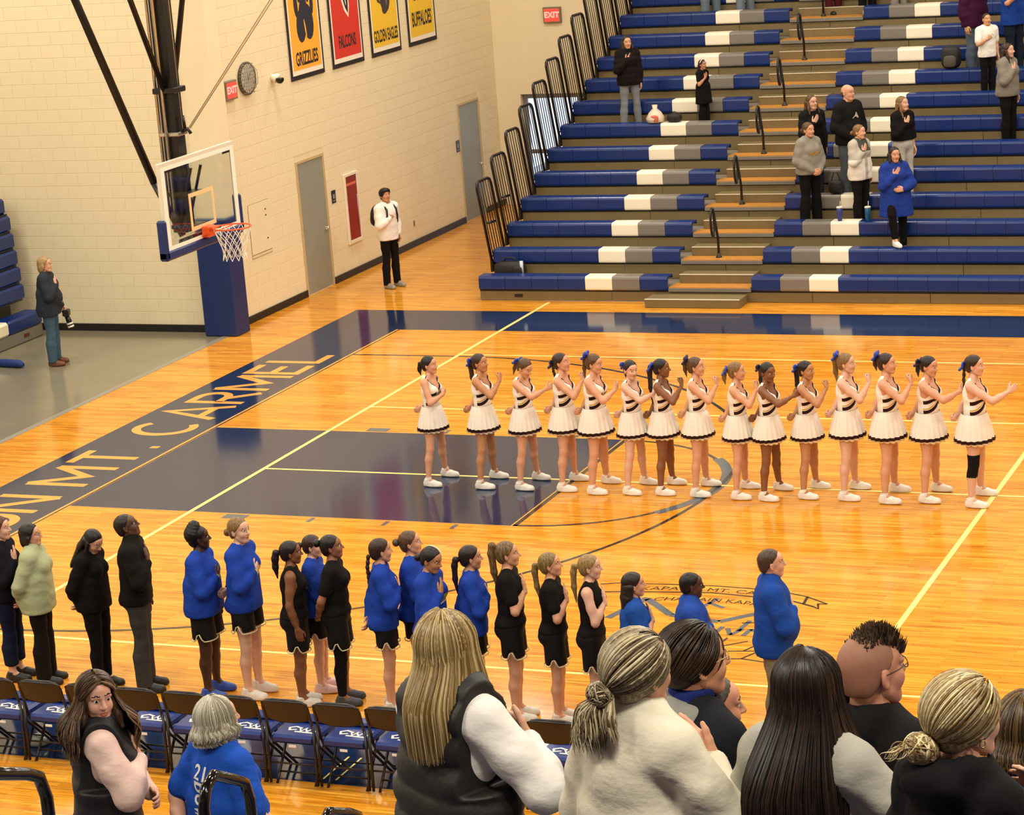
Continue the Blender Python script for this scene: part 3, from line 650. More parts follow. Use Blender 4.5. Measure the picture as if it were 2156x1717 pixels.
hd = MB(); hd.add([(0.05, -0.008, -0.02), (0.05, 0.008, -0.02), (0.05, 0.10, 0.10), (0.05, 0.088, 0.11)], [(0, 1, 2, 3)]); hd.add([(0.051, -0.006, -0.03), (0.051, 0.006, -0.03), (0.051, -0.04, 0.18), (0.051, -0.05, 0.178)], [(0, 1, 2, 3)]); hd.obj('hands', M_BLK, C_)
tk = MB()
for i in range(12):
    a = math.pi * i / 6; tk.box(0.048, 0.0495, 0.19 * math.sin(a) - 0.008, 0.19 * math.sin(a) + 0.008, 0.19 * math.cos(a) - 0.014, 0.19 * math.cos(a) + 0.014)
tk.obj('hour_mark', M_BLK, C_)
cg = MB()
for i in range(-4, 5):
    t = i * 0.055; w_ = math.sqrt(max(0.01, 0.27 ** 2 - t * t)); cg.tube([(0.03, -w_, t), (0.09, -w_ * 0.7, t), (0.10, 0, t), (0.09, w_ * 0.7, t), (0.03, w_, t)], 0.004, 5)
    cg.tube([(0.03, t, -w_), (0.09, t, -w_ * 0.7), (0.10, t, 0), (0.09, t, w_ * 0.7), (0.03, t, w_)], 0.004, 5)
cg.obj('wire_guard', mat('wire_guard', '#8d8672', rough=0.4, metal=0.5), C_)
K_ = empty('dome_camera', (XW + 0.01, 9.47, 3.70)); tag(K_, 'white dome security camera with a dark lens on the wall', 'camera')
m_ = MB(); m_.tube([(0, 0, 0.02), (0.06, 0, 0.02), (0.10, 0, 0.0)], [0.055, 0.06, 0.085], 14); m_.obj('housing', M_BWH, K_, smooth=True)
m_ = MB(); m_.lathe([(0.002, -0.075), (0.04, -0.065), (0.066, -0.03), (0.072, 0.0), (0.066, 0.02)], (0.14, 0.0, -0.01), 16); m_.obj('dome', mat('dome_black', '#100e12', rough=0.08), K_, smooth=True)
X_ = empty('fire_extinguisher_cabinet', (XW + 0.006, 11.70, 0.61)); tag(X_, 'narrow white framed wall cabinet with a deep red door', 'cabinet')
m_ = MB(); m_.box(0, 0.035, -0.05, 0.0, -0.06, 1.15, b=0.004); m_.box(0, 0.035, 0.42, 0.47, -0.06, 1.15, b=0.004); m_.box(0, 0.035, 0, 0.42, 1.10, 1.15, b=0.004); m_.box(0, 0.035, 0, 0.42, -0.06, 0.0, b=0.004); m_.obj('frame', mat('cabinet_white', '#ecdfc8', rough=0.4), X_)
m_ = MB(); m_.box(0, 0.022, 0, 0.42, 0, 1.10, b=0.003); m_.obj('cabinet_door', mat('cabinet_red', '#8b1b1c', rough=0.18), X_)
m_ = MB(); m_.box(0.022, 0.024, 0.03, 0.39, 0.94, 0.985); m_.obj('label_strip', mat('cabinet_label', '#d86a4a', rough=0.5), X_)
m_ = MB(); m_.tube([(0.03, 0.38, 0.2), (0.03, 0.385, 0.75)], 0.009, 6); m_.obj('pull_bar', mat('pull_bar', '#b98c86', rough=0.3), X_, smooth=True)
def room_sign(y, z, label):
    P_ = empty('room_sign', (XW + 0.007, y, z)); tag(P_, label, 'sign')
    MB().box(0, 0.008, -0.075, 0.075, -0.11, 0.11, b=0.003).obj('plate', mat('sign_navy', '#1b1b28', rough=0.4), P_)
    m = MB(); m.box(0.008, 0.0095, -0.035, 0.035, -0.03, 0.04); m.box(0.008, 0.0095, -0.045, 0.045, -0.075, -0.06); m.obj('sign_mark', mat('sign_grey', '#8c8fa0', rough=0.5), P_)
room_sign(11.25, 1.46, 'small dark room sign between the near grey door and the red cabinet')
room_sign(16.55, 1.48, 'small dark room sign left of the far grey door')
o_ = empty('wall_outlet', (XW + 0.007, 14.34, 0.42)); tag(o_, 'small wall outlet low on the cream wall', 'outlet')
MB().box(0, 0.006, -0.035, 0.035, -0.06, 0.06, b=0.002).obj('plate', mat('outlet_tan', '#b99f6c', rough=0.5), o_); MB().box(0.006, 0.008, -0.012, 0.012, -0.035, 0.035).obj('sockets', M_BASE, o_)
p_ = empty('access_panel', (XW + 0.007, 8.25, 0.98)); tag(p_, 'flush cream access panel in the wall beside the column', 'wall panel')
MB().box(0, 0.006, 0, 0.68, 0.06, 0.86, b=0.002).obj('panel', M_WALL, p_)
m_ = MB()
for a in ((-0.008, 0.0, 0.0, 0.86), (0.0, 0.68, 0.86, 0.868), (0.0, 0.68, 0.0, 0.008), (0.0, 0.68, 0.05, 0.058)): m_.box(0, 0.004, *a)
m_.obj('seam', mat('seam_tan', '#9b8a62', rough=0.6), p_)
for z in (0.25, 0.62, 0.72): disc(0.013, 0.006, 0.016, 10).obj('bolt', M_BASE, p_, loc=(0, 0.55, z))

# ------------------------------------------------------------------ folding chairs along the near sideline
M_CB = mat('chair_brown_steel', '#1c120e', rough=0.35); M_CUSH = mat('chair_blue_vinyl', '#152f70', rough=0.30, var=0.1, vscale=9, bump=0.1, bscale=14)
M_CW = mat('chair_white_print', '#e9e6dd', rough=0.5)
def chair_meshes():
    D = {}
    # local: x width, +y toward the court (front), z up
    w = 0.209
    m = MB()
    pts = [(-w, 0.0, 0.42), (-w, -0.05, 0.60), (-w, -0.085, 0.72), (-w + 0.04, -0.095, 0.772), (-w + 0.10, -0.098, 0.785), (w - 0.10, -0.098, 0.785), (w - 0.04, -0.095, 0.772), (w, -0.085, 0.72), (w, -0.05, 0.60), (w, 0.0, 0.42)]
    m.tube(pts, 0.0125, 8); D['back_frame'] = m.mesh('back_frame', M_CB, True)
    b = MB(); n = 10; vs = []; fs = []
    for j, t in enumerate((0.0, 0.08, 0.5, 0.92, 1.0)):
        for i in range(n + 1):
            u = -1 + 2 * i / n; crown = 0.012 * (1 - u * u); z = 0.60 + 0.175 * t + (crown if t > 0.5 else -crown * 2.0)
            if abs(u) > 0.85: z = 0.60 + 0.175 * (0.5 + (t - 0.5) * 0.82)
            y = -0.05 - 0.052 * t - 0.025 * (1 - u * u) - (0.004 if j in (1, 2, 3) else 0)
            vs.append((u * (w + 0.004), y, z))
    k = n + 1
    for j in range(4):
        for i in range(n): fs.append((j * k + i, j * k + i + 1, (j + 1) * k + i + 1, (j + 1) * k + i))
    N0 = len(vs); vs += [(x, y + 0.016, z) for x, y, z in vs]
    fs += [tuple(q + N0 for q in f[::-1]) for f in fs[:4 * n]]
    ring = list(range(k)) + [j * k + n for j in range(1, 5)] + [4 * k + i for i in range(n - 1, -1, -1)] + [j * k for j in range(3, 0, -1)]
    fs += [(ring[i], ring[i] + N0, ring[(i + 1) % len(ring)] + N0, ring[(i + 1) % len(ring)]) for i in range(len(ring))]
    b.add(vs, fs); D['back_panel'] = b.mesh('back_panel', M_CB, True)
    for s, nm in ((-1, 'l'), (1, 'r')):
        m = MB(); m.tube([(s * w, 0.0, 0.42), (s * w, 0.06, 0.33), (s * w, 0.40, 0.012), (s * w, 0.41, 0.0)], 0.0125, 8); D['front' + nm] = m.mesh('leg', M_CB, True)
        m = MB(); m.tube([(s * (w - 0.028), 0.28, 0.39), (s * (w - 0.028), 0.02, 0.05), (s * (w - 0.028), -0.02, 0.0)], 0.0125, 8); D['rear' + nm] = m.mesh('leg', M_CB, True)
        m = MB(); m.tube([(s * (w + 0.012), -0.035, 0.55), (s * (w + 0.012), -0.05, 0.02)], 0.013, 8); D['post' + nm] = m.mesh('rear_post', M_CB, True)
    for q_, (p_, r_) in enumerate((((-w, 0.30, 0.105), (w, 0.30, 0.105)), ((-w + 0.03, 0.045, 0.085), (w - 0.03, 0.045, 0.085)), ((-w - 0.01, -0.045, 0.20), (w + 0.01, -0.045, 0.20)))):
        m = MB(); m.tube([p_, r_], 0.008, 6); D['bar%d' % q_] = m.mesh('cross_bar', M_CB, True)
    m = MB(); m.box(-w + 0.008, w - 0.008, -0.02, 0.42, 0.36, 0.44, b=0.022); D['seat'] = m.mesh('seat', M_CUSH)
    m = MB(); m.box(-0.035, 0.035, -0.026, -0.02, 0.335, 0.358, b=0.002); D['tag'] = m.mesh('white_tag', M_CW)
    m = MB(); zt = 0.4415
    for p in (strip([(0.02, 0.15), (-0.05, 0.18), (-0.10, 0.15), (-0.08, 0.10), (-0.02, 0.12)], 0.02) + strip([(-0.01, 0.17), (0.03, 0.09), (0.06, 0.17)], 0.016) + strip([(0.05, 0.15), (0.09, 0.09), (0.11, 0.15), (0.15, 0.09), (0.17, 0.12)], 0.018) + strip([(-0.02, 0.075), (0.17, 0.065)], 0.022)):
        m.add([(x, y, zt) for x, y in p], [(0, 1, 2, 3)])
    D['print'] = m.mesh('white_print', M_CW)
    m = MB(); m.box(-0.15, 0.19, 0.27, 0.41, 0.438, 0.475, b=0.015); D['pouch'] = m.mesh('seat_pouch', M_CUSH)
    return D
CH = chair_meshes()
CW_ = ['leftmost chair in the row', 'second chair from the left', 'third chair from the left', 'fourth from left, behind the brown haired woman', 'fifth chair from the left', 'sixth from left, with white paper on it', 'seventh from left, beside the grey haired woman', 'eighth chair from the left', 'ninth chair from the left', 'tenth from left, partly hidden by the blonde woman', 'eleventh from left, behind the blonde woman', 'second chair from the right end', 'at the right end, beside the woman in cream']
chair_x = [4.42 + 0.478 * k for k in range(-2, 11)]
for i, x in enumerate(chair_x):
    c = empty('folding_chair', (x, -9.09, 0.0)); tag(c, 'brown folding chair with blue seat, ' + CW_[i], 'chair', 'folding chairs along the sideline')
    for k_, nm in (('back_frame', 'back_frame'), ('back_panel', 'back_panel'), ('frontl', 'leg'), ('frontr', 'leg'), ('rearl', 'leg'), ('rearr', 'leg'), ('postl', 'rear_post'), ('postr', 'rear_post'), ('bar0', 'cross_bar'), ('bar1', 'cross_bar'), ('bar2', 'cross_bar')): obj(nm, CH[k_], c)
    s_ = obj('seat', CH['seat'], c); obj('white_tag', CH['tag'], s_); obj('white_print', CH['print'], s_); obj('seat_pouch', CH['pouch'], s_)
pp = MB().box(5.92, 6.10, -9.02, -8.78, 0.4425, 0.4455).obj('paper_sheet', M_CW); tag(pp, 'white sheet of paper lying on a blue chair seat', 'paper')
pp2 = empty('shoe_bag', (4.05, -8.75, 0)); tag(pp2, 'pale plastic bag lying on the floor under the left chairs', 'bag')
m_ = MB(); m_.lathe([(0.02, 0), (0.09, 0.01), (0.10, 0.05), (0.06, 0.09), (0.01, 0.10)], (0, 0, 0), 12); m_.obj('bag_body', mat('bag_pale', '#a9b0a8', rough=0.3), pp2, smooth=True)

# ------------------------------------------------------------------ things left on the bleachers
def lump(mb, c, r, n=14, k=8, sq=0.6):
    vs = []; fs = []
    for j in range(k + 1):
        t = math.pi * j / k
        for i in range(n):
            a = 2 * math.pi * i / n; cx, sx = math.cos(a), math.sin(a); q = lambda v: math.copysign(abs(v) ** sq, v)
            vs.append((c[0] + r[0] * q(cx) * abs(math.sin(t)) ** sq, c[1] + r[1] * q(sx) * abs(math.sin(t)) ** sq, c[2] + r[2] * q(math.cos(t))))
    for j in range(k):
        for i in range(n): fs.append((j * n + i, (j + 1) * n + i, (j + 1) * n + (i + 1) % n, j * n + (i + 1) % n))
    mb.add(vs, fs); return mb
M_BAG = mat('bag_black', '#121010', rough=0.6, var=0.2, vscale=12)
b1 = empty('duffel_bag', (0.82, 10.28, 0.232)); tag(b1, 'black duffel bag behind the lowest bleacher bench at its left end', 'bag')
lump(MB(), (0, 0, 0.16), (0.27, 0.13, 0.16)).obj('bag_body', M_BAG, b1, smooth=True); MB().tube([(-0.12, 0, 0.29), (-0.07, 0, 0.37), (0.07, 0, 0.37), (0.12, 0, 0.29)], 0.014, 6).obj('handle', M_BAG, b1, smooth=True)
lump(MB(), (0.17, -0.11, 0.16), (0.09, 0.05, 0.10)).obj('side_pocket', M_BAG, b1, smooth=True); MB().tube([(0.24, -0.1, 0.12), (0.24, -0.1, 0.34)], [0.03, 0.028], 10).obj('bottle', mat('bottle_clear', '#c9d0d4', rough=0.1), b1, smooth=True)
b2 = empty('plastic_bag', (2.16, 13.92, 2.226)); tag(b2, 'white plastic carrier bag on the bleacher bench by the girl in jeans', 'bag')
m_ = MB(); m_.lathe([(0.02, 0), (0.15, 0.01), (0.16, 0.08), (0.11, 0.17), (0.04, 0.24), (0.05, 0.30)], (0, 0, 0), 11); m_.obj('bag_body', mat('plastic_white', '#dfc9b2', rough=0.35), b2, smooth=True)
lump(MB(), (0.03, -0.13, 0.08), (0.07, 0.02, 0.06)).obj('red_print', mat('print_red', '#c66a50', rough=0.4), b2, smooth=True)
b3 = empty('handbag', (2.50, 13.92, 2.226)); tag(b3, 'small black bag on the bleacher bench next to the plastic bag', 'bag')
lump(MB(), (0, 0, 0.075), (0.13, 0.09, 0.075)).obj('bag_body', M_BAG, b3, smooth=True); MB().tube([(-0.08, 0, 0.14), (0, 0, 0.18), (0.08, 0, 0.14)], 0.008, 6).obj('strap', M_BAG, b3, smooth=True)
b4 = empty('handbag', (5.83, 11.92, 1.316)); tag(b4, 'black purse with a strap on the bench between the bald man and woman in grey', 'bag')
lump(MB(), (0, 0, 0.11), (0.12, 0.08, 0.11)).obj('bag_body', M_BAG, b4, smooth=True); MB().tube([(-0.07, 0, 0.2), (-0.03, 0, 0.34), (0.03, 0, 0.34), (0.07, 0, 0.2)], 0.008, 6).obj('strap', M_BAG, b4, smooth=True)
b5 = empty('backpack', (6.98, 15.25, 2.836)); tag(b5, 'dark backpack on the upper bleacher bench left of the person in jeans', 'bag')
lump(MB(), (0, 0, 0.19), (0.17, 0.11, 0.19)).obj('bag_body', M_BAG, b5, smooth=True); lump(MB(), (0, -0.11, 0.13), (0.11, 0.04, 0.10)).obj('front_pocket', mat('bag_grey', '#4b463a', rough=0.7), b5, smooth=True)
def tumbler(x, y, z, col, label):
    t = empty('tumbler', (x, y, z)); tag(t, label, 'tumbler')
    MB().lathe([(0.032, 0), (0.034, 0.005), (0.046, 0.09), (0.047, 0.20), (0.043, 0.205)], n=18).obj('cup', mat('tumbler_' + col, col, rough=0.35), t, smooth=True)
    MB().lathe([(0.049, 0.203), (0.049, 0.218), (0.044, 0.226)], n=18).obj('lid', M_BWHT, t, smooth=True); MB().tube([(0.01, 0, 0.22), (0.015, 0, 0.31)], 0.005, 6).obj('straw', M_BWHT, t, smooth=True)
tumbler(6.07, 11.20, 1.010, '#3b3f86', 'violet blue tumbler with white lid on the white bench seat'); tumbler(6.52, 11.20, 1.010, '#11577f', 'teal blue tumbler with straw on the blue bench seat')

# ================================================================== people
# implicit shapes on a voxel grid, turned into one smooth mesh with surface nets
class Grid:
    def __init__(s, lo, hi, h):
        s.h = h; s.lo = np.array(lo, float); n = np.ceil((np.array(hi) - s.lo) / h).astype(int) + 1
        s.ax = [s.lo[i] + h * np.arange(n[i]) for i in range(3)]
        s.D = np.full(tuple(n), 1.0, np.float32)
    def sub(s, lo, hi):
        sl = []
        for i in range(3):
            a = int(max(0, math.floor((lo[i] - s.lo[i]) / s.h))); b = int(min(len(s.ax[i]), math.ceil((hi[i] - s.lo[i]) / s.h) + 1))
            if b <= a: return None
            sl.append(slice(a, b))
        X = s.ax[0][sl[0]][:, None, None]; Y = s.ax[1][sl[1]][None, :, None]; Z = s.ax[2][sl[2]][None, None, :]
        return tuple(sl), X, Y, Z
def prim_box(p):
    if p[0] == 'c': a, b, r1, r2 = p[1:5]; r = max(r1, r2); return np.minimum(a, b) - r, np.maximum(a, b) + r
    c, r = p[1], p[2]; m = np.array(r) if p[3] is None else np.full(3, max(r)); return c - m, c + m
def prim_eval(p, X, Y, Z):
    if p[0] == 'c':
        a, b, r1, r2 = p[1:5]; ba = b - a; L = float(ba @ ba) + 1e-12
        px, py, pz = X - a[0], Y - a[1], Z - a[2]
        t = np.clip((px * ba[0] + py * ba[1] + pz * ba[2]) / L, 0, 1)
        return np.sqrt((px - t * ba[0]) ** 2 + (py - t * ba[1]) ** 2 + (pz - t * ba[2]) ** 2) - (r1 + (r2 - r1) * t)
    c, r, R = p[1], p[2], p[3]
    px, py, pz = X - c[0], Y - c[1], Z - c[2]
    if R is not None: px, py, pz = (R[0][0] * px + R[0][1] * py + R[0][2] * pz, R[1][0] * px + R[1][1] * py + R[1][2] * pz, R[2][0] * px + R[2][1] * py + R[2][2] * pz)
    k0 = np.sqrt((px / r[0]) ** 2 + (py / r[1]) ** 2 + (pz / r[2]) ** 2)
    k1 = np.sqrt((px / r[0] ** 2) ** 2 + (py / r[1] ** 2) ** 2 + (pz / r[2] ** 2) ** 2) + 1e-9
    return k0 * (k0 - 1) / k1
A = lambda *v: np.array(v, float)
def cap(a, b, r1, r2=None, k=None): return ('c', A(*a), A(*b), r1, r1 if r2 is None else r2, k)
def ellp(c, r, R=None, k=None): return ('e', A(*c), tuple(r), R, k)
def grow(p, o):
    if p[0] == 'c': return ('c', p[1], p[2], p[3] + o, p[4] + o, p[5])
    return ('e', p[1], tuple(x + o for x in p[2]), p[3], p[4])
def field(prims, h, k=0.03, pad=0.03, clip=None, warp=None, cut=()):
    los, his = zip(*[prim_box(p) for p in prims]); lo = np.min(los, 0) - pad - 2 * h; hi = np.max(his, 0) + pad + 2 * h
    g = Grid(lo, hi, h)
    for p in prims:
        kk = p[-1] if p[-1] is not None else k
        a, b = prim_box(p); m = kk + 3 * h
        q = g.sub(a - m, b + m)
        if q is None: continue
        sl, X, Y, Z = q; d = prim_eval(p, X, Y, Z).astype(np.float32); D = g.D[sl]
        hh = np.clip(0.5 + 0.5 * (D - d) / kk, 0, 1); g.D[sl] = D * (1 - hh) + d * hh - kk * hh * (1 - hh)
    for p in cut:
        a, b = prim_box(p); kk = 0.008; m = kk + 3 * h; q = g.sub(a - m, b + m)
        if q is None: continue
        sl, X, Y, Z = q; d = -prim_eval(p, X, Y, Z).astype(np.float32); D = g.D[sl]
        hh = np.clip(0.5 - 0.5 * (D - d) / kk, 0, 1); g.D[sl] = D * (1 - hh) + d * hh + kk * hh * (1 - hh)
    X, Y, Z = g.ax[0][:, None, None], g.ax[1][None, :, None], g.ax[2][None, None, :]
    if warp is not None: g.D += warp(X, Y, Z).astype(np.float32)
    if clip is not None: np.maximum(g.D, clip(X, Y, Z), out=g.D)
    return g
_ED = [((0, 0, 0), (1, 0, 0)), ((0, 1, 0), (1, 1, 0)), ((0, 0, 1), (1, 0, 1)), ((0, 1, 1), (1, 1, 1)), ((0, 0, 0), (0, 1, 0)), ((1, 0, 0), (1, 1, 0)), ((0, 0, 1), (0, 1, 1)), ((1, 0, 1), (1, 1, 1)), ((0, 0, 0), (0, 0, 1)), ((1, 0, 0), (1, 0, 1)), ((0, 1, 0), (0, 1, 1)), ((1, 1, 0), (1, 1, 1))]
def nets(g):
    D = g.D; D[0], D[-1] = 1, 1; D[:, 0], D[:, -1] = 1, 1; D[:, :, 0], D[:, :, -1] = 1, 1
    ins = D < 0; nx, ny, nz = D.shape
    cs = np.zeros((nx - 1, ny - 1, nz - 1), np.int8)
    for i in (0, 1):
        for j in (0, 1):
            for k in (0, 1): cs += ins[i:nx - 1 + i, j:ny - 1 + j, k:nz - 1 + k]
    ci, cj, ck = np.nonzero((cs > 0) & (cs < 8)); n = len(ci)
    acc = np.zeros((n, 3)); cnt = np.zeros(n)
    for e0, e1 in _ED:
        a = D[ci + e0[0], cj + e0[1], ck + e0[2]].astype(float); b = D[ci + e1[0], cj + e1[1], ck + e1[2]].astype(float)
        m = (a < 0) != (b < 0); t = np.where(m, a / np.where(a == b, 1, a - b), 0)
        for x in range(3): acc[:, x] += np.where(m, e0[x] + t * (e1[x] - e0[x]), 0)
        cnt += m
    V = g.lo + g.h * (np.stack([ci, cj, ck], 1) + acc / cnt[:, None])
    idx = np.full(cs.shape, -1, np.int32); idx[ci, cj, ck] = np.arange(n)
    Q = []
    for ax in range(3):
        s0 = [slice(1, -1)] * 3; s1 = [slice(1, -1)] * 3; s0[ax] = slice(0, -1); s1[ax] = slice(1, None)
        A_, B_ = ins[tuple(s0)], ins[tuple(s1)]
        for sgn in (0, 1):
            w = np.nonzero(A_ & ~B_) if sgn == 0 else np.nonzero(~A_ & B_)
            c = [w[0].copy(), w[1].copy(), w[2].copy()]
            for t in range(3):
                if t != ax: c[t] = c[t] + 1
            u, v = [(1, 2), (2, 0), (0, 1)][ax]
            def at(du, dv):
                q = [c[0], c[1], c[2]]; q[u] = q[u] - du; q[v] = q[v] - dv; return idx[q[0], q[1], q[2]]
            quad = np.stack([at(1, 1), at(0, 1), at(0, 0), at(1, 0)], 1)
            Q.append(quad if sgn == 0 else quad[:, ::-1])
    Q = np.concatenate(Q); Q = Q[(Q >= 0).all(1)]
    return V, Q
def shape(prims, h, **k): return nets(field(prims, h, **k))
def frame(d, pn):
    """rotation whose x is the finger direction and whose -z is the palm"""
    x = A(*d); x /= np.linalg.norm(x); z = -A(*pn); z -= x * (z @ x); z /= np.linalg.norm(z); y = np.cross(z, x)
    return np.stack([x, y, z], 1)
def rot(yaw=0, pitch=0, roll=0):
    cy, sy, cp, sp, cr, sr = math.cos(yaw), math.sin(yaw), math.cos(pitch), math.sin(pitch), math.cos(roll), math.sin(roll)
    return np.array([[cy, -sy, 0], [sy, cy, 0], [0, 0, 1]]) @ np.array([[cp, 0, -sp], [0, 1, 0], [sp, 0, cp]]) @ np.array([[1, 0, 0], [0, cr, -sr], [0, sr, cr]])

# ---- heads: 0 skin, 1 eye white, 2 iris, 3 brow, 4 lip
def make_head(h, male):
    j = 1.06 if male else 1.0
    P = [ellp((-0.014, 0, 0.028), (0.095, 0.074, 0.086)), ellp((0.024, 0, -0.038), (0.064, 0.056 * j, 0.072 * j)), ellp((0.058, 0, -0.094), (0.024, 0.026 * j, 0.020)),
         cap((0.0, 0.045 * j, -0.058), (0.052, 0.018, -0.098), 0.018), cap((0.0, -0.045 * j, -0.058), (0.052, -0.018, -0.098), 0.018),
         ellp((0.052, 0.036, -0.030), (0.028, 0.022, 0.026)), ellp((0.052, -0.036, -0.030), (0.028, 0.022, 0.026)), ellp((0.055, 0, 0.045), (0.034, 0.052, 0.036)),
         cap((0.082, 0.012, 0.026), (0.072, 0.045, 0.022), 0.010, k=0.012), cap((0.082, -0.012, 0.026), (0.072, -0.045, 0.022), 0.010, k=0.012),
         cap((0.086, 0, 0.012), (0.106, 0, -0.028), 0.0075, 0.0115, 0.012), ellp((0.096, 0.010, -0.031), (0.010, 0.008, 0.007), k=0.008), ellp((0.096, -0.010, -0.031), (0.010, 0.008, 0.007), k=0.008),
         ellp((0.083, 0, -0.0575), (0.012, 0.021, 0.0055), k=0.006), ellp((0.081, 0, -0.068), (0.012, 0.018, 0.0065), k=0.006)]
    for s in (-1, 1): P += [ellp((-0.014, s * 0.077, -0.008), (0.019, 0.007, 0.031), rot(s * 0.35), 0.008), ellp((-0.010, s * 0.074, -0.032), (0.009, 0.007, 0.010), None, 0.006)]
    cut = [ellp((0.094, s * 0.030, 0.006), (0.016, 0.0165, 0.0058)) for s in (-1, 1)] + [ellp((-0.004, s * 0.085, -0.010), (0.009, 0.006, 0.012)) for s in (-1, 1)] + [ellp((0.104, 0, -0.0625), (0.015, 0.020, 0.0016))]
    V, F = shape(P, h, k=0.022, pad=0.01, cut=cut)
    C = V[F].mean(1); mi = np.zeros(len(F), int)
    lip = (np.abs(C[:, 1]) < 0.020) & (C[:, 2] < -0.0525) & (C[:, 2] > -0.074) & (C[:, 0] > 0.083 - 1.2 * C[:, 1] ** 2 * 20); mi[lip] = 4
    ay = np.abs(C[:, 1]); bz = 0.0295 + 0.010 * (1 - ((ay - 0.032) / 0.022) ** 2) * 0.4
    brow = (ay > 0.011) & (ay < 0.052) & (np.abs(C[:, 2] - bz) < 0.0030) & (C[:, 0] > 0.05); mi[brow] = 3
    Vs, Fs, Ms = [V], [F], [mi]; off = len(V)
    for s in (-1, 1):
        n, m = 10, 12; c = A(0.0718, s * 0.030, 0.0055); r = 0.0132; vs = []; fs = []; ms = []
        d = A(math.cos(0.12 * s), math.sin(0.12 * s), 0); u = A(-d[1], d[0], 0); w = A(0, 0, 1)
        for i in range(n + 1):
            t = math.pi * 0.62 * i / n
            for q in range(m):
                a = 2 * math.pi * q / m; vs.append(c + r * (math.cos(t) * d + math.sin(t) * (math.cos(a) * u + math.sin(a) * w)))
        for i in range(n):
            for q in range(m): fs.append((i * m + q, (i + 1) * m + q, (i + 1) * m + (q + 1) % m, i * m + (q + 1) % m)); ms.append(2 if i < 3 else 1)
        Vs.append(np.array(vs)); Fs.append(np.array(fs) + off); Ms.append(np.array(ms)); off += len(vs)
    return np.concatenate(Vs), np.concatenate(Fs), np.concatenate(Ms)
HEADS = {(nr, ml): make_head(0.0054 if nr else 0.0078, ml) for nr in (0, 1) for ml in (0, 1)}
# ---- right hands: wrist at origin, fingers along +x, palm down, thumb at +y
def make_hand(h, pose):
    P = []; base = [(0.088, 0.030), (0.094, 0.010), (0.090, -0.010), (0.082, -0.028)]; ln = [(0.040, 0.024, 0.020), (0.044, 0.028, 0.021), (0.041, 0.026, 0.021), (0.032, 0.020, 0.018)]
    bend = {'flat': (6, 8, 6), 'relax': (22, 28, 18), 'fist': (78, 92, 60)}[pose]
    for (bx, by), L in zip(base, ln):
        P.append(cap((0.004, by * 0.62, 0), (bx, by, 0), 0.0165, 0.0125, 0.014))
        p = A(bx, by, 0); a = 0.0; r = 0.0096; sp = by * (0.35 if pose == 'flat' else 0.0) * 3
        for seg, b in zip(L, bend):
            a += math.radians(b); d = A(math.cos(a), sp * 0.6, -math.sin(a)); q = p + d * seg
            P.append(cap(p, q, r, r * 0.9, 0.005)); p = q; r *= 0.9
    if pose == 'fist': T = [(0.018, 0.026, -0.006), (0.052, 0.046, -0.022), (0.078, 0.026, -0.040), (0.082, 0.004, -0.044)]
    elif pose == 'relax': T = [(0.018, 0.026, -0.004), (0.048, 0.050, -0.014), (0.078, 0.056, -0.022), (0.100, 0.052, -0.026)]
    else: T = [(0.018, 0.026, -0.002), (0.046, 0.052, -0.008), (0.072, 0.068, -0.010), (0.094, 0.076, -0.010)]
    rr = [0.016, 0.0125, 0.0105, 0.009]
    for i in range(3): P.append(cap(T[i], T[i + 1], rr[i], rr[i + 1], 0.008))
    P.append(cap((-0.02, 0, 0), (0.01, 0, 0), 0.024, 0.022))
    V, F = shape(P, h, k=0.012, pad=0.01); V[:, 2] *= 0.95
    return V, F
HANDS = {(nr, p): make_hand(0.0058 if nr else 0.0074, p) for nr in (0, 1) for p in ('flat', 'relax', 'fist')}
# ---- shoes: ankle over the origin, sole on z = 0
def make_shoe(kind):
    P = [ellp((-0.035, 0, 0.045), (0.045, 0.036, 0.048)), cap((-0.02, 0, 0.05), (0.07, 0, 0.050), 0.040, 0.038), cap((0.07, 0, 0.046), (0.150, 0.004, 0.034), 0.042, 0.034), ellp((0.145, 0, 0.030), (0.048, 0.040, 0.034)),
         cap((-0.008, 0, 0.06), (-0.012, 0, 0.105), 0.042, 0.046)]
    P += [ellp((0.06, 0, 0.012), (0.135, 0.046, 0.022))]
    V, F = shape(P, 0.0155, k=0.02, pad=0.01, clip=lambda X, Y, Z: np.maximum(-Z, Z - 0.112) + 0 * X + 0 * Y)
    return V, F
SHOE = make_shoe('sneaker')
def tube_geo(pts, rad, n=6):
    P = np.asarray(pts, float); L = len(P); R = np.asarray(rad, float) if np.ndim(rad) else np.full(L, rad)
    T = np.gradient(P, axis=0); T /= np.linalg.norm(T, axis=1)[:, None] + 1e-12
    u = np.cross(T[0], A(0.3, 0.5, 0.8)); u /= np.linalg.norm(u); V = []
    for i in range(L):
        u = u - T[i] * (u @ T[i]); u /= np.linalg.norm(u) + 1e-12; w = np.cross(T[i], u)
        a = 2 * np.pi * np.arange(n) / n; V.append(P[i] + R[i] * (np.cos(a)[:, None] * u + np.sin(a)[:, None] * w))
    V = np.concatenate(V); i = np.repeat(np.arange(L - 1), n); k = np.tile(np.arange(n), L - 1); k2 = (k + 1) % n
    return V, np.stack([i * n + k, i * n + k2, (i + 1) * n + k2, (i + 1) * n + k], 1)
def join(parts):
    V = []; F = []; o = 0
    for v, f in parts: V.append(v); F.append(f + o); o += len(v)
    return np.concatenate(V), np.concatenate(F)

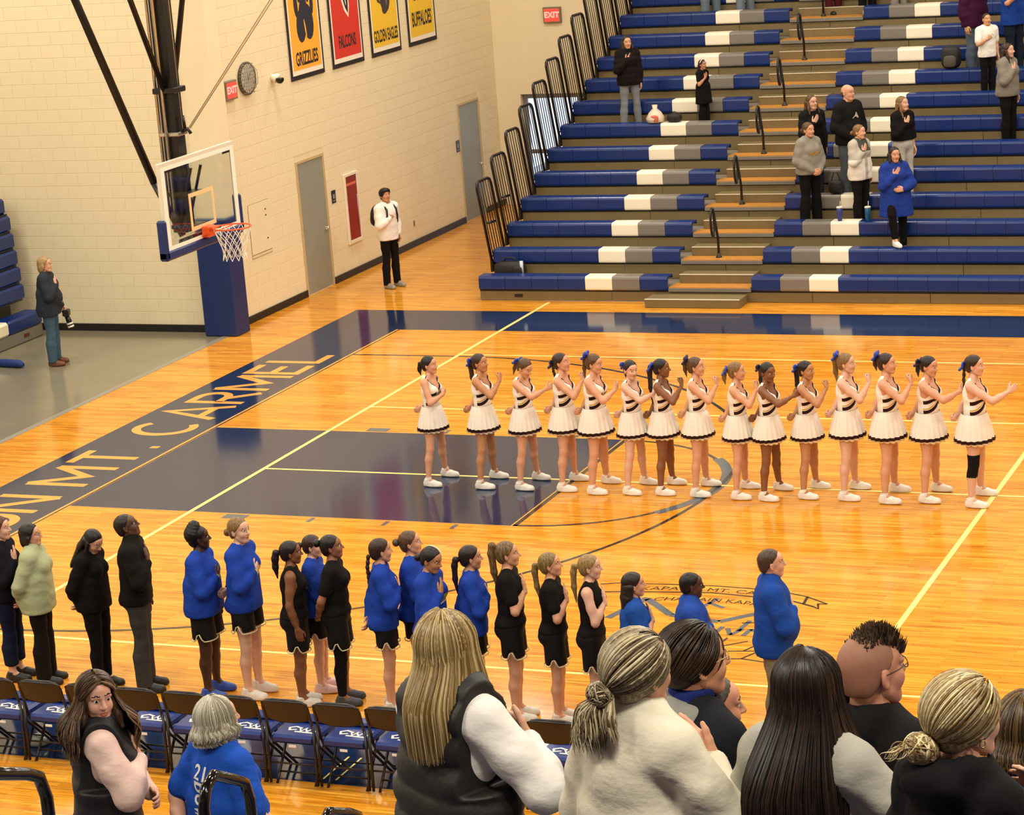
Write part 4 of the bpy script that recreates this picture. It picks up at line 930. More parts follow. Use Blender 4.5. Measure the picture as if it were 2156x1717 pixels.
# ---- materials for people
def skin_mat(col):
    m = mat('skin_' + col, col, rough=0.48, var=0.06, vscale=14, spec=0.4)
    b = m.node_tree.nodes['Principled BSDF']; b.inputs['Subsurface Weight'].default_value = 0.0
    return m
def hair_mat(c1, c2, rough=0.38, zs=1.6, nz=1.0):
    nm = 'hair_%s_%s_%s' % (c1, c2, nz)
    if nm in MATS: return MATS[nm]
    m = bpy.data.materials.new(nm); m.use_nodes = True; MATS[nm] = m; nt = m.node_tree; b = nt.nodes['Principled BSDF']; N = nt.nodes.new; L = nt.links.new
    tc = N('ShaderNodeTexCoord'); mp = N('ShaderNodeMapping'); mp.inputs['Scale'].default_value = (90, 90, 6 * zs); L(tc.outputs['Object'], mp.inputs[0])
    n = N('ShaderNodeTexNoise'); n.inputs['Scale'].default_value = 1.0; n.inputs['Detail'].default_value = 3; L(mp.outputs[0], n.inputs['Vector'])
    at = N('ShaderNodeAttribute'); at.attribute_name = 'tone'
    ad = N('ShaderNodeMath'); ad.operation = 'MULTIPLY_ADD'; ad.inputs[1].default_value = 0.55 if nz > 0.5 else 0.85; L(at.outputs['Fac'], ad.inputs[0])
    mr = N('ShaderNodeMapRange'); mr.inputs[1].default_value = 0.3; mr.inputs[2].default_value = 0.7; L(n.outputs['Fac'], mr.inputs[0])
    mu = N('ShaderNodeMath'); mu.operation = 'MULTIPLY'; mu.inputs[1].default_value = 0.6 * nz; L(mr.outputs[0], mu.inputs[0]); L(mu.outputs[0], ad.inputs[2])
    mx = N('ShaderNodeMix'); mx.data_type = 'RGBA'; mx.inputs[6].default_value = lin(c1); mx.inputs[7].default_value = lin(c2); mx.clamp_factor = True
    L(ad.outputs[0], mx.inputs[0]); L(mx.outputs[2], b.inputs['Base Color']); b.inputs['Roughness'].default_value = rough; b.inputs['Specular IOR Level'].default_value = 0.35
    bp = N('ShaderNodeBump'); bp.inputs['Strength'].default_value = 0.5 * nz; bp.inputs['Distance'].default_value = 0.004; L(n.outputs['Fac'], bp.inputs['Height']); L(bp.outputs[0], b.inputs['Normal'])
    return m
def cloth_mat(col, rough=0.85, var=0.10): return mat('cloth_%s_%s' % (col, rough), col, rough=rough, var=var, vscale=6, bump=0.55, bscale=16, stretch=(1, 1, 1.6), spec=0.15)
def node_chain(name, base, zones, rough=0.75):
    """cloth with printed zones: zones = list of (colour, expression builder) on object coordinates"""
    if name in MATS: return MATS[name]
    m = bpy.data.materials.new(name); m.use_nodes = True; MATS[name] = m; nt = m.node_tree; b = nt.nodes['Principled BSDF']; N = nt.nodes.new; L = nt.links.new
    tc = N('ShaderNodeTexCoord'); sp = N('ShaderNodeSeparateXYZ'); L(tc.outputs['Object'], sp.inputs[0])
    def op(o, a, c=None):
        n = N('ShaderNodeMath'); n.operation = o
        for i, v in enumerate((a, c)):
            if v is None: continue
            if hasattr(v, 'links') or hasattr(v, 'is_linked'): L(v, n.inputs[i])
            else: n.inputs[i].default_value = v
        return n.outputs[0]
    cur = None; X, Y, Z = sp.outputs
    for col, fn in zones:
        f = fn(op, X, Y, Z); mx = N('ShaderNodeMix'); mx.data_type = 'RGBA'; L(f, mx.inputs[0])
        if cur is None: mx.inputs[6].default_value = lin(base)
        else: L(cur, mx.inputs[6])
        mx.inputs[7].default_value = lin(col); cur = mx.outputs[2]
    L(cur, b.inputs['Base Color']); b.inputs['Roughness'].default_value = rough; b.inputs['Specular IOR Level'].default_value = 0.2; m.diffuse_color = lin(base)
    return m
def between(op, v, a, b): return op('MULTIPLY', op('GREATER_THAN', v, a), op('LESS_THAN', v, b))
def z_chev(lo, hi, z0=1.165, slope=0.62, xmin=-0.02, ymin=None):
    def fn(op, X, Y, Z):
        t = op('ADD', Z, op('MULTIPLY', op('ABSOLUTE', Y), slope)); r = op('MULTIPLY', between(op, t, z0 + lo, z0 + hi), op('GREATER_THAN', X, xmin))
        return r if ymin is None else op('MULTIPLY', r, op('GREATER_THAN', op('ABSOLUTE', Y), ymin))
    return fn
def z_below(z): return lambda op, X, Y, Z: op('LESS_THAN', Z, z)
def z_band(a, b): return lambda op, X, Y, Z: between(op, Z, a, b)
DARK = '#2a1216'
M_SHELL = node_chain('cheer_shell', '#f3ece2', [(DARK, z_chev(-0.022, 0.022)), ('#c9a23c', z_chev(0.028, 0.042)), (DARK, z_chev(0.085, 0.135, ymin=0.075)), (DARK, lambda op, X, Y, Z: op('MULTIPLY', op('GREATER_THAN', op('SUBTRACT', Z, op('MULTIPLY', op('ABSOLUTE', Y), 1.25)), 1.236), op('GREATER_THAN', X, 0.0)))])
M_SKIRT = node_chain('cheer_skirt', '#efe8dc', [(DARK, z_below(0.765)), ('#efe6cf', z_below(0.728))], 0.35)
M_SHORT = node_chain('black_shorts', '#14110f', [('#14110f', z_below(0.0))], 0.7)
M_TRIM = cloth_mat('#cfc29c'); M_BOW = mat('bow_blue_satin', '#2242b0', rough=0.35)

# ---- the skeleton in reference size (1.70 m), x forward, y left, z up
ARM = {   # elbow and wrist relative to the right shoulder, finger direction, palm normal, hand pose
    'down': ((-0.03, -0.055, -0.275), (0.025, -0.06, -0.515), (0.15, 0.02, -1), (0, 1, 0), 'relax'),
    'heart': ((0.080, -0.085, -0.255), (0.152, 0.10, -0.155), (-0.10, 0.9, 0.42), (-1, 0, 0), 'flat'),
    'heart_hi': ((0.070, -0.085, -0.26), (0.148, 0.07, -0.105), (-0.12, 0.70, 0.70), (-1, 0, 0), 'flat'),
    'cheer': ((0.185, -0.085, -0.195), (0.255, 0.15, -0.105), (0.0, 0.9, 0.3), (-1, 0, 0), 'flat'),
    'cheer_up': ((0.215, -0.075, -0.165), (0.285, 0.10, 0.015), (-0.1, 0.6, 0.8), (-1, 0.2, 0), 'fist'),
    'cheer_out': ((0.235, -0.075, -0.135), (0.37, 0.10, -0.06), (0.4, 0.85, 0.2), (-0.8, 0.3, -0.3), 'flat'),
    'cheer_low': ((0.11, -0.085, -0.245), (0.20, 0.12, -0.165), (0.0, 0.85, 0.5), (-1, 0, 0), 'fist'),
    'back': ((-0.125, -0.085, -0.235), (-0.185, 0.125, -0.375), (-0.1, 0.9, -0.2), (-1, 0, 0), 'fist'),
    'behind': ((-0.10, -0.075, -0.26), (-0.165, 0.10, -0.455), (-0.05, 0.85, -0.45), (-1, 0, 0), 'relax'),
    'clasp': ((0.00, -0.10, -0.265), (0.165, 0.075, -0.43), (0.35, 0.9, -0.35), (-1, 0.3, 0), 'relax'),
    'pocket': ((-0.075, -0.10, -0.255), (0.04, -0.035, -0.475), (0.4, 0.25, -0.9), (0, 1, 0), 'relax'),
    'cross': ((0.075, -0.095, -0.26), (0.205, 0.10, -0.315), (0.05, 1, 0.02), (-0.9, 0, -0.2), 'relax'),
    'tuck': ((0.095, -0.030, -0.265), (0.215, 0.10, -0.36), (0.3, 0.9, 0), (-1, 0, 0), 'relax'),
    'raise': ((0.16, -0.14, -0.17), (0.29, 0.02, 0.02), (0.3, 0.5, 0.8), (-0.6, 0.5, 0), 'fist'),
}
class Body: pass
def skeleton(sex, g, armR, armL, stance, legs=None, belly=0.0):
    m = sex == 'm'; B = Body(); B.m = m; sw = 0.172 if m else 0.152; B.g = g; gl = 0.6 + 0.4 * g
    B.sh = {-1: A(-0.005, -sw - 0.012 * (g - 1), 1.370), 1: A(-0.005, sw + 0.012 * (g - 1), 1.370)}
    B.el, B.wr, B.hd = {}, {}, {}
    for s, a in ((-1, armR), (1, armL)):
        e, w, fd, pn, hp = ARM[a] if isinstance(a, str) else a
        mir = A(1, -s, 1); fx = A(1 + 0.6 * (g - 1), 1, 1)
        B.el[s] = B.sh[s] + A(*e) * mir * fx; B.wr[s] = B.sh[s] + A(*w) * mir * fx; B.hd[s] = (A(*fd) * mir, A(*pn) * mir, hp)
    hy = 0.088 * (0.7 + 0.3 * g)
    B.hip = {s: A(-0.005, s * hy, 0.90) for s in (-1, 1)}; B.an = {s: A(-0.012, s * stance, 0.085) for s in (-1, 1)}
    B.kn = {s: (B.hip[s] + B.an[s]) / 2 + A(0.016, 0, -0.005) for s in (-1, 1)}
    if legs:
        for s in legs: B.kn[s] = A(*legs[s][0]); B.an[s] = A(*legs[s][1])
    if m: T = [ellp((-0.01, 0, 0.94), (0.118 * g, 0.160 * g, 0.13)), ellp((-0.055, 0.07, 0.90), (0.085 * gl,) * 3), ellp((-0.055, -0.07, 0.90), (0.085 * gl,) * 3), ellp((0.005, 0, 1.10), (0.112 * g, 0.150 * g, 0.16)), ellp((0.0, 0, 1.27), (0.122 * gl, 0.168 * gl, 0.17)), cap((-0.008, -0.15, 1.370), (-0.008, 0.15, 1.370), 0.064 * gl)]
    else: T = [ellp((-0.012, 0, 0.935), (0.118 * g, 0.168 * g, 0.125)), ellp((-0.060, 0.072, 0.895), (0.088 * gl,) * 3), ellp((-0.060, -0.072, 0.895), (0.088 * gl,) * 3), ellp((0.0, 0, 1.09), (0.098 * g, 0.130 * g, 0.14)), ellp((-0.004, 0, 1.255), (0.108 * gl, 0.146 * gl, 0.165)), cap((-0.010, -0.125, 1.370), (-0.010, 0.125, 1.370), 0.054 * gl),
               ellp((0.075 * gl, 0.062, 1.262), (0.052 * gl, 0.060 * gl, 0.058 * gl)), ellp((0.075 * gl, -0.062, 1.262), (0.052 * gl, 0.060 * gl, 0.058 * gl))]
    if belly: T.append(ellp((0.05 + 0.5 * belly, 0, 1.06), (0.11 + belly, 0.14 + belly, 0.15)))
    for s in (-1, 1): T.append(cap((0.0, s * 0.03, 1.450), (-0.012, s * 0.135, 1.390), 0.042, 0.042))
    B.torso = T
    B.neck = [cap((-0.012, 0, 1.42), (0.014, 0, 1.545), 0.060 if m else 0.050, 0.056 if m else 0.046)]
    B.arm, B.fore, B.thigh, B.calf, B.foot = {}, {}, {}, {}, {}
    k = (1.18 if m else 1.0) * gl
    for s in (-1, 1):
        u = B.sh[s]; e = B.el[s]; w = B.wr[s]
        B.arm[s] = [cap(u, u + (e - u) * 0.5, 0.050 * k, 0.043 * k), cap(u + (e - u) * 0.5, e, 0.043 * k, 0.036 * k)]
        B.fore[s] = [cap(e, e + (w - e) * 0.35, 0.036 * k, 0.037 * k), cap(e + (w - e) * 0.35, w, 0.037 * k, 0.0245 * (1.12 if m else 1))]
        h, kn, an = B.hip[s], B.kn[s], B.an[s]
        B.thigh[s] = [cap(h, h + (kn - h) * 0.5, 0.088 * gl, 0.072 * gl), cap(h + (kn - h) * 0.5, kn, 0.072 * gl, 0.052 * gl)]
        c = kn + (an - kn) * 0.34 + A(-0.012, 0, 0)
        B.calf[s] = [cap(kn, c, 0.050 * gl, 0.053 * gl), cap(c, an, 0.053 * gl, 0.034)]
        B.foot[s] = [cap(an, an + A(0.13, 0, -0.045), 0.034, 0.026)]
    return B
HC = A(0.022, 0, 1.585); NP = A(-0.005, 0, 1.475)
def head_xf(B, yaw, pitch, roll=0.0):
    R = rot(math.radians(yaw), math.radians(pitch), math.radians(roll)); o = NP + R @ (HC - NP); return R, o
def wrinkle(amp, f=1.0):
    def fn(X, Y, Z):
        return amp * 0.55 * (np.sin(52 * f * Z + 24 * f * X + 2.2 * np.sin(17 * Y + 8 * X)) * (0.6 + 0.4 * np.sin(13 * Y + 9 * Z)) + 0.7 * np.sin(83 * f * Z - 37 * f * Y + 2 * np.sin(21 * X)) * np.sin(11 * Z + 7 * X))
    return fn
def cut_arm(ps, frac):
    """sleeve: first part of an upper arm (frac of its length)"""
    a, b = ps[0], ps[1]; p0, p1 = a[1], b[2]; q = p0 + (p1 - p0) * frac
    r = a[3] + (b[4] - a[3]) * frac
    return [('c', p0, q, a[3], r, None)]
def make_top(B, h, kind):
    """kind: dict(off, sleeve: 0 none / 0..1 part of upper arm / 2 long, hem, neck, amp, cuff)"""
    off = kind.get('off', 0.019); so = kind.get('soff', off); P = [grow(p, off) for p in B.torso]; sl = kind.get('sleeve', 2)
    hem = kind.get('hem', 0.90); nz = kind.get('neck', 1.452); flare = kind.get('flare', 0.0)
    if kind.get('boxy'):
        rb = 0.100 * B.g + off; P += [cap((-0.006, y_ * B.g, 1.14), (-0.006, y_ * B.g * 1.08, hem - 0.12), rb, rb + 0.006, 0.02) for y_ in (-0.062, 0.0, 0.062)]
    if flare: P.append(cap((0, -0.07, 1.05), (0, -0.075, hem - 0.05), 0.12 * B.g + off, 0.13 * B.g + off + flare)); P.append(cap((0, 0.07, 1.05), (0, 0.075, hem - 0.05), 0.12 * B.g + off, 0.13 * B.g + off + flare))
    arms = []
    for s in (-1, 1):
        if sl == 2:
            arms += [grow(p, so) for p in B.arm[s]] + [grow(p, so * 1.1) for p in B.fore[s]]
            q = B.fore[s][1]; d = q[2] - q[1]; 
            arms[-1] = ('c', q[1], q[1] + d * 0.93, q[3] + so, max(q[4] + so * 0.6, 0.03), None)
        elif sl > 0: arms += [grow(p, so) for p in cut_arm(B.arm[s], sl)]
        else: arms += [('c', B.sh[s] + A(0, -s * 0.035, 0.004), B.sh[s] + A(0, -s * 0.03, -0.02), 0.052, 0.05, None)]
    P += arms
    if kind.get('collar'): P.append(cap((-0.012, 0, 1.43), (0.004, 0, 1.495), 0.070, 0.066))
    if kind.get('hood'): P += [ellp((-0.105, 0, 1.43), (0.06, 0.12, 0.075)), cap((-0.05, -0.085, 1.47), (-0.05, 0.085, 1.47), 0.045)]
    quilt = kind.get('quilt', 0)
    base = wrinkle(kind.get('amp', 0.0025), kind.get('wf', 1.0))
    wp = base if not quilt else (lambda X, Y, Z: -0.010 * np.abs(np.sin(np.pi * (Z - 0.25 * X) / quilt)) + 0.004 + base(X, Y, Z) * 0.4)
    vneck = kind.get('v', False); open_ = kind.get('open')
    nr = kind.get('nr', 0.078)
    def clip(X, Y, Z):
        c = hem - Z + 0 * X + 0 * Y
        if kind.get('collar'): c = np.maximum(c, np.where(Z > 1.42, Z - (1.52 - 0.25 * np.maximum(X, 0)), -1) + 0 * X + 0 * Y)
        else: c = np.maximum(c, np.where(np.sqrt((X + 0.004) ** 2 + Y ** 2) < nr, Z - nz, -1.0))
        if vneck: c = np.maximum(c, np.where(X > 0.0, (Z - (1.262 + 1.25 * np.abs(Y))) * 0.6, -1.0))
        return c
    if sl == 0:                                     # sleeveless: keep the armholes clear
        base_clip = clip
        def clip(X, Y, Z): return np.maximum(base_clip(X, Y, Z), np.where(np.abs(Y) > 0.125, (Z - 1.19 - 1.2 * (0.155 - np.abs(Y))) * 0.5 - 0.02, -1.0) * (np.abs(Y) > 0.135) - 1.0 * (np.abs(Y) <= 0.135))
    return shape(P, h, k=0.03, pad=0.02, clip=clip, warp=wp)
def make_bottom(B, h, kind):
    t = kind['t']; off = kind.get('off', 0.009); P = [grow(B.torso[i], off) for i in (0, 1, 2)]; P.append(grow(B.torso[3], off)); hi = kind.get('top', 1.04)
    if t == 'trousers':
        lo = kind.get('ankle', 0.055)
        for s in (-1, 1):
            w = kind.get('w', 0.0); P += [grow(p, off) for p in B.thigh[s]]
            q = B.calf[s]; P += [('c', q[0][1], q[0][2], q[0][3] + off + w * 0.5, q[0][4] + off + w * 0.7, None), ('c', q[1][1], q[1][2] + A(0, 0, -0.03), q[1][3] + off + w * 0.7, q[1][4] + off + 0.008 + w, None)]
        zl = {s: (B.an[s][2] - 0.085) + lo for s in (-1, 1)}
        cl = lambda X, Y, Z: np.maximum(Z - hi, np.where(Y > 0, zl[1], zl[-1]) - Z) + 0 * X
    else:
        z0 = kind.get('hem', 0.615); fl = kind.get('flare', 0.022)
        for s in (-1, 1):
            a, b = B.thigh[s]; hp, kn = a[1], b[2]; q = hp + (kn - hp) * 0.85
            P.append(('c', hp, q, a[3] + off + 0.004, 0.078 * (0.6 + 0.4 * B.g) + off + fl, 0.015))
        cl = lambda X, Y, Z: np.maximum(Z - hi, z0 + 0.095 * np.maximum(0, 1 - np.abs(X + 0.005) / 0.040) * (np.abs(Y) > 0.07) - Z)
    return shape(P, h, k=0.022, pad=0.02, clip=cl, warp=wrinkle(kind.get('amp', 0.002)))
def hem_trim(V, F, B, z0):
    """pale piping that follows the notched hem of the shorts"""
    parts = []
    for s in (-1, 1):
        a, b = B.thigh[s]; t = (a[1][2] - z0) / max(1e-6, a[1][2] - b[2][2]); c = a[1] + (b[2] - a[1]) * t; r = (0.078 + 0.004) * (0.6 + 0.4 * B.g) + 0.012 + 0.022
        pts = []
        for i in range(37):
            an = 2 * math.pi * i / 36; x, y = c[0] + r * math.cos(an), c[1] + r * 1.0 * math.sin(an)
            z = z0 + 0.095 * max(0, 1 - abs(x + 0.005) / 0.040) * (s * (y - c[1]) > 0)
            pts.append((x, y, z))
        parts.append(pts)
    return parts
def make_skirt(B):
    n, m = 76, 8; V = []; g = B.g
    for j in range(m):
        t = j / (m - 1); z = 1.045 - 0.335 * t; e = t ** 0.75; rx = (0.110 * g + 0.012) + 0.082 * e; ry = (0.136 * g + 0.012) + 0.085 * e
        for i in range(n):
            a = 2 * math.pi * i / n; pl = 0.017 * t * (abs(((i / n * 19) % 1) - 0.5) * 2 - 0.5) * 2
            V.append(((rx + pl) * math.cos(a) - 0.012, (ry + pl) * math.sin(a), z + 0.008 * t * math.sin(3 * a + 1)))
    F = [(j * n + i, (j + 1) * n + i, (j + 1) * n + (i + 1) % n, j * n + (i + 1) % n) for j in range(m - 1) for i in range(n)]
    V = np.array(V); N0 = len(V); Vi = V.copy(); c = A(-0.012, 0); Vi[:, 0] = c[0] + (V[:, 0] - c[0]) * 0.975; Vi[:, 1] = V[:, 1] * 0.975
    F = np.array(F); Fi = F[:, ::-1] + N0
    rim = [((m - 1) * n + i, N0 + (m - 1) * n + i, N0 + (m - 1) * n + (i + 1) % n, (m - 1) * n + (i + 1) % n) for i in range(n)]
    return np.concatenate([V, Vi]), np.concatenate([F, Fi, np.array(rim)])
# ---- hair in head coordinates
def hairline(c=0.0, a=0.80, b=0.75): return lambda X, Y, Z: a * X - b * Z - c + 0.06 * np.abs(Y) * 0 + 0 * Y
CAPH = [ellp((-0.018, 0, 0.032), (0.103, 0.083, 0.095)), ellp((-0.035, 0, -0.02), (0.078, 0.074, 0.075))]
def hair_geo(kind, h):
    t = kind['t']; P = list(CAPH); cl = hairline(kind.get('hl', 0.004)); wp = wrinkle(kind.get('amp', 0.0016), 2.2); extra = []
    L = kind.get('len', 0.25); tn = kind.get('thin', 1.0); sd = kind.get('side', 0.0)
    if t in ('pony', 'highpony', 'braid', 'bun', 'twin'):
        tie = {'pony': A(-0.120, sd * 0.3, 0.015), 'highpony': A(-0.100, sd * 0.3, 0.085), 'braid': A(-0.112, sd * 0.3, -0.015), 'bun': A(-0.118, 0, -0.02), 'twin': A(-0.1, 0, 0)}[t]
        if 'tie' in kind: tie = A(*kind['tie'])
        if t == 'bun': extra = [ellp(tie + A(-0.022, 0, 0), (0.038, 0.044, 0.040), None, 0.01)]
        elif t == 'braid':
            for i in range(7):
                q = tie + A(-0.02 - 0.010 * min(i, 2), sd * 0.12 * i, -L * (i + 0.5) / 7); extra.append(ellp(q, (0.021, 0.023, L / 7 * 0.62), None, 0.006))
        else:
            back = kind.get('back', 0.055); th = kind.get('th', 0.030); up = 0.018 if t == 'highpony' else 0.004
            pts = [tie, tie + A(-0.032, 0, up), tie + A(-back * 0.85, sd * 0.05, -0.055), tie + A(-back, sd * 0.1, -L * 0.55), tie + A(-back * 0.85, sd * 0.16, -L)]
            rr = [0.022, th * 0.85, th, th * 0.85, th * 0.25]
            extra = [cap(pts[i], pts[i + 1], rr[i], rr[i + 1], 0.02) for i in range(4)]
        cl0 = cl; keep = extra
        g = field(P, h, k=0.025, pad=L + 0.12, clip=cl0, warp=wp)
        V1, F1 = nets(g); V2, F2 = shape(extra, h, k=0.015, pad=0.02, warp=wrinkle(0.002, 3.0))
        return join([(V1, F1), (V2, F2)])
    if t == 'cap': return shape(P, h, k=0.025, pad=0.02, clip=cl, warp=wp)
    if t == 'long':
        ex = []; fr = kind.get('front', 0.0); bk = kind.get('bk', 0.045); wd = kind.get('wd', 1.0)
        for y in (-0.070, -0.042, -0.014, 0.014, 0.042, 0.070):
            y = y * wd; x0 = -0.035 - 0.055 * (1 - (y / 0.08 / wd) ** 2)
            ex += [cap((x0, y, 0.0), (x0 - bk * 0.5, y * 1.12, -0.11), 0.034 * tn, 0.032 * tn), cap((x0 - bk * 0.5, y * 1.12, -0.11), (x0 - bk, y * 1.12, -L), 0.032 * tn, 0.020 * tn)]
        if fr:
            for s in (-1, 1): ex += [cap((0.0, s * 0.078, 0.0), (0.02, s * 0.088, -0.10), 0.022, 0.024), cap((0.02, s * 0.088, -0.10), (0.045, s * 0.095, -fr), 0.024, 0.014)]
        V1, F1 = shape(P, h, k=0.025, pad=0.02, clip=cl, warp=wp); V2, F2 = shape(ex, h, k=0.02, pad=0.02, warp=wrinkle(0.003, 2.2), cut=[ellp((0.05, 0, -0.03), (0.055, 0.062, 0.10))])
        return join([(V1, F1), (V2, F2)])
    if t == 'bob':
        ex = [ellp((-0.035, 0, -0.045), (0.095, 0.100, 0.105)), ellp((-0.02, 0, 0.035), (0.108, 0.090, 0.098)), cap((-0.01, 0.082, -0.02), (0.0, 0.085, -0.095), 0.026, 0.018), cap((-0.01, -0.082, -0.02), (0.0, -0.085, -0.095), 0.026, 0.018)]
        return shape(ex, h, k=0.02, pad=0.02, warp=wrinkle(0.003, 2.5), clip=lambda X, Y, Z: 0.85 * X - 0.50 * Z - 0.020 + 0 * Y)
    if t == 'short':
        P = [ellp((-0.018, 0, 0.031), (0.101, 0.080, 0.093)), ellp((-0.045, 0, -0.02), (0.066, 0.072, 0.072))]
        if kind.get('mop'): P += [ellp((0.015, 0, 0.070), (0.098, 0.094, 0.056)), ellp((-0.012, 0, 0.045), (0.104, 0.096, 0.085))]
        c = hairline(kind.get('hl', -0.002), 0.80, 0.72)
        return shape(P, h, k=0.02, pad=0.02, clip=lambda X, Y, Z: np.maximum(c(X, Y, Z), -0.062 - Z + 0 * X), warp=wp)
    if t == 'ring':                                  # bald on top
        P = [ellp((-0.018, 0, 0.026), (0.0995, 0.0785, 0.0890)), ellp((-0.045, 0, -0.02), (0.064, 0.071, 0.072))]
        return shape(P, h, k=0.02, pad=0.02, clip=lambda X, Y, Z: np.maximum(np.maximum(hairline(-0.012)(X, Y, Z), Z - kind.get('ztop', 0.055) + 0 * X), -0.062 - Z + 0 * X + 0 * Y))
    if t == 'puff':
        V1, F1 = shape(P, h, k=0.02, pad=0.02, clip=cl); V2, F2 = shape([ellp((-0.055, 0, 0.045), (0.085, 0.095, 0.095)), ellp((-0.03, 0, 0.12), (0.06, 0.065, 0.06))], h, k=0.03, pad=0.03, warp=wrinkle(0.006, 3.5))
        return join([(V1, F1), (V2, F2)])
    if t == 'hawk':
        ex = [ellp((0.0, 0, 0.078), (0.078, 0.050, 0.038)), ellp((0.045, 0, 0.078), (0.044, 0.042, 0.036))]
        return shape(ex, h, k=0.02, pad=0.03, warp=wrinkle(0.001, 2.0))
    raise ValueError(t)
def strand_mesh(paths, rads, n=4, tones=None):
    Vs, Fs, Ts = [], [], []; o = 0
    for i, (p, r) in enumerate(zip(paths, rads)):
        v, f = tube_geo(p, r, n); Vs.append(v); Fs.append(f + o); o += len(v); Ts.append(np.full(len(v), tones[i] if tones is not None else random.random()))
    return np.concatenate(Vs), np.concatenate(Fs), np.concatenate(Ts)
def bow_geo(c, s=1.0):
    P = []
    V, F = shape([ellp((c[0], c[1] + 0.045 * s, c[2] + 0.012), (0.016 * s, 0.042 * s, 0.036 * s)), ellp((c[0], c[1] - 0.045 * s, c[2] + 0.012), (0.016 * s, 0.042 * s, 0.036 * s)), ellp(c, (0.022, 0.018, 0.020)), cap(c, (c[0] - 0.045 * s, c[1] - 0.03, c[2] - 0.05 * s), 0.012, 0.018), cap(c, (c[0] - 0.045 * s, c[1] + 0.03, c[2] - 0.05 * s), 0.012, 0.018)], 0.008, k=0.008, pad=0.01)
    return V, F
def wrap_text(root, me_V, me_F, txt, col, zc, w, hgt, yc=0.0, side=1, arch=0.0, name='lettering', geo=None):
    """flat print laid on the garment: every point is dropped on its surface along x"""
    V, F = text_geo(txt, 1.0, 'CENTER', 0.02) if geo is None else geo
    if not len(V): return
    bx = V[:, 0].max() - V[:, 0].min(); by = V[:, 1].max() - V[:, 1].min(); cx = (V[:, 0].max() + V[:, 0].min()) / 2; cy = (V[:, 1].max() + V[:, 1].min()) / 2
    tree = BVHTree.FromPolygons([tuple(v) for v in me_V], [tuple(int(i) for i in f) for f in me_F]); out = []
    for a, b, _ in V:
        u = (a - cx) / bx * w; y = yc + u * side; z = zc + (b - cy) / by * hgt - arch * (2 * u / w) ** 2
        hit = tree.ray_cast(Vector((0.6 * side, y, z)), Vector((-side, 0, 0)))
        out.append((hit[0].x + 0.004 * side, y, z) if hit[0] is not None else (0.1 * side, y, z))
    m = MB(); m.add(out, F); return m.obj(name, cloth_mat(col), root)
NP_ = [0]
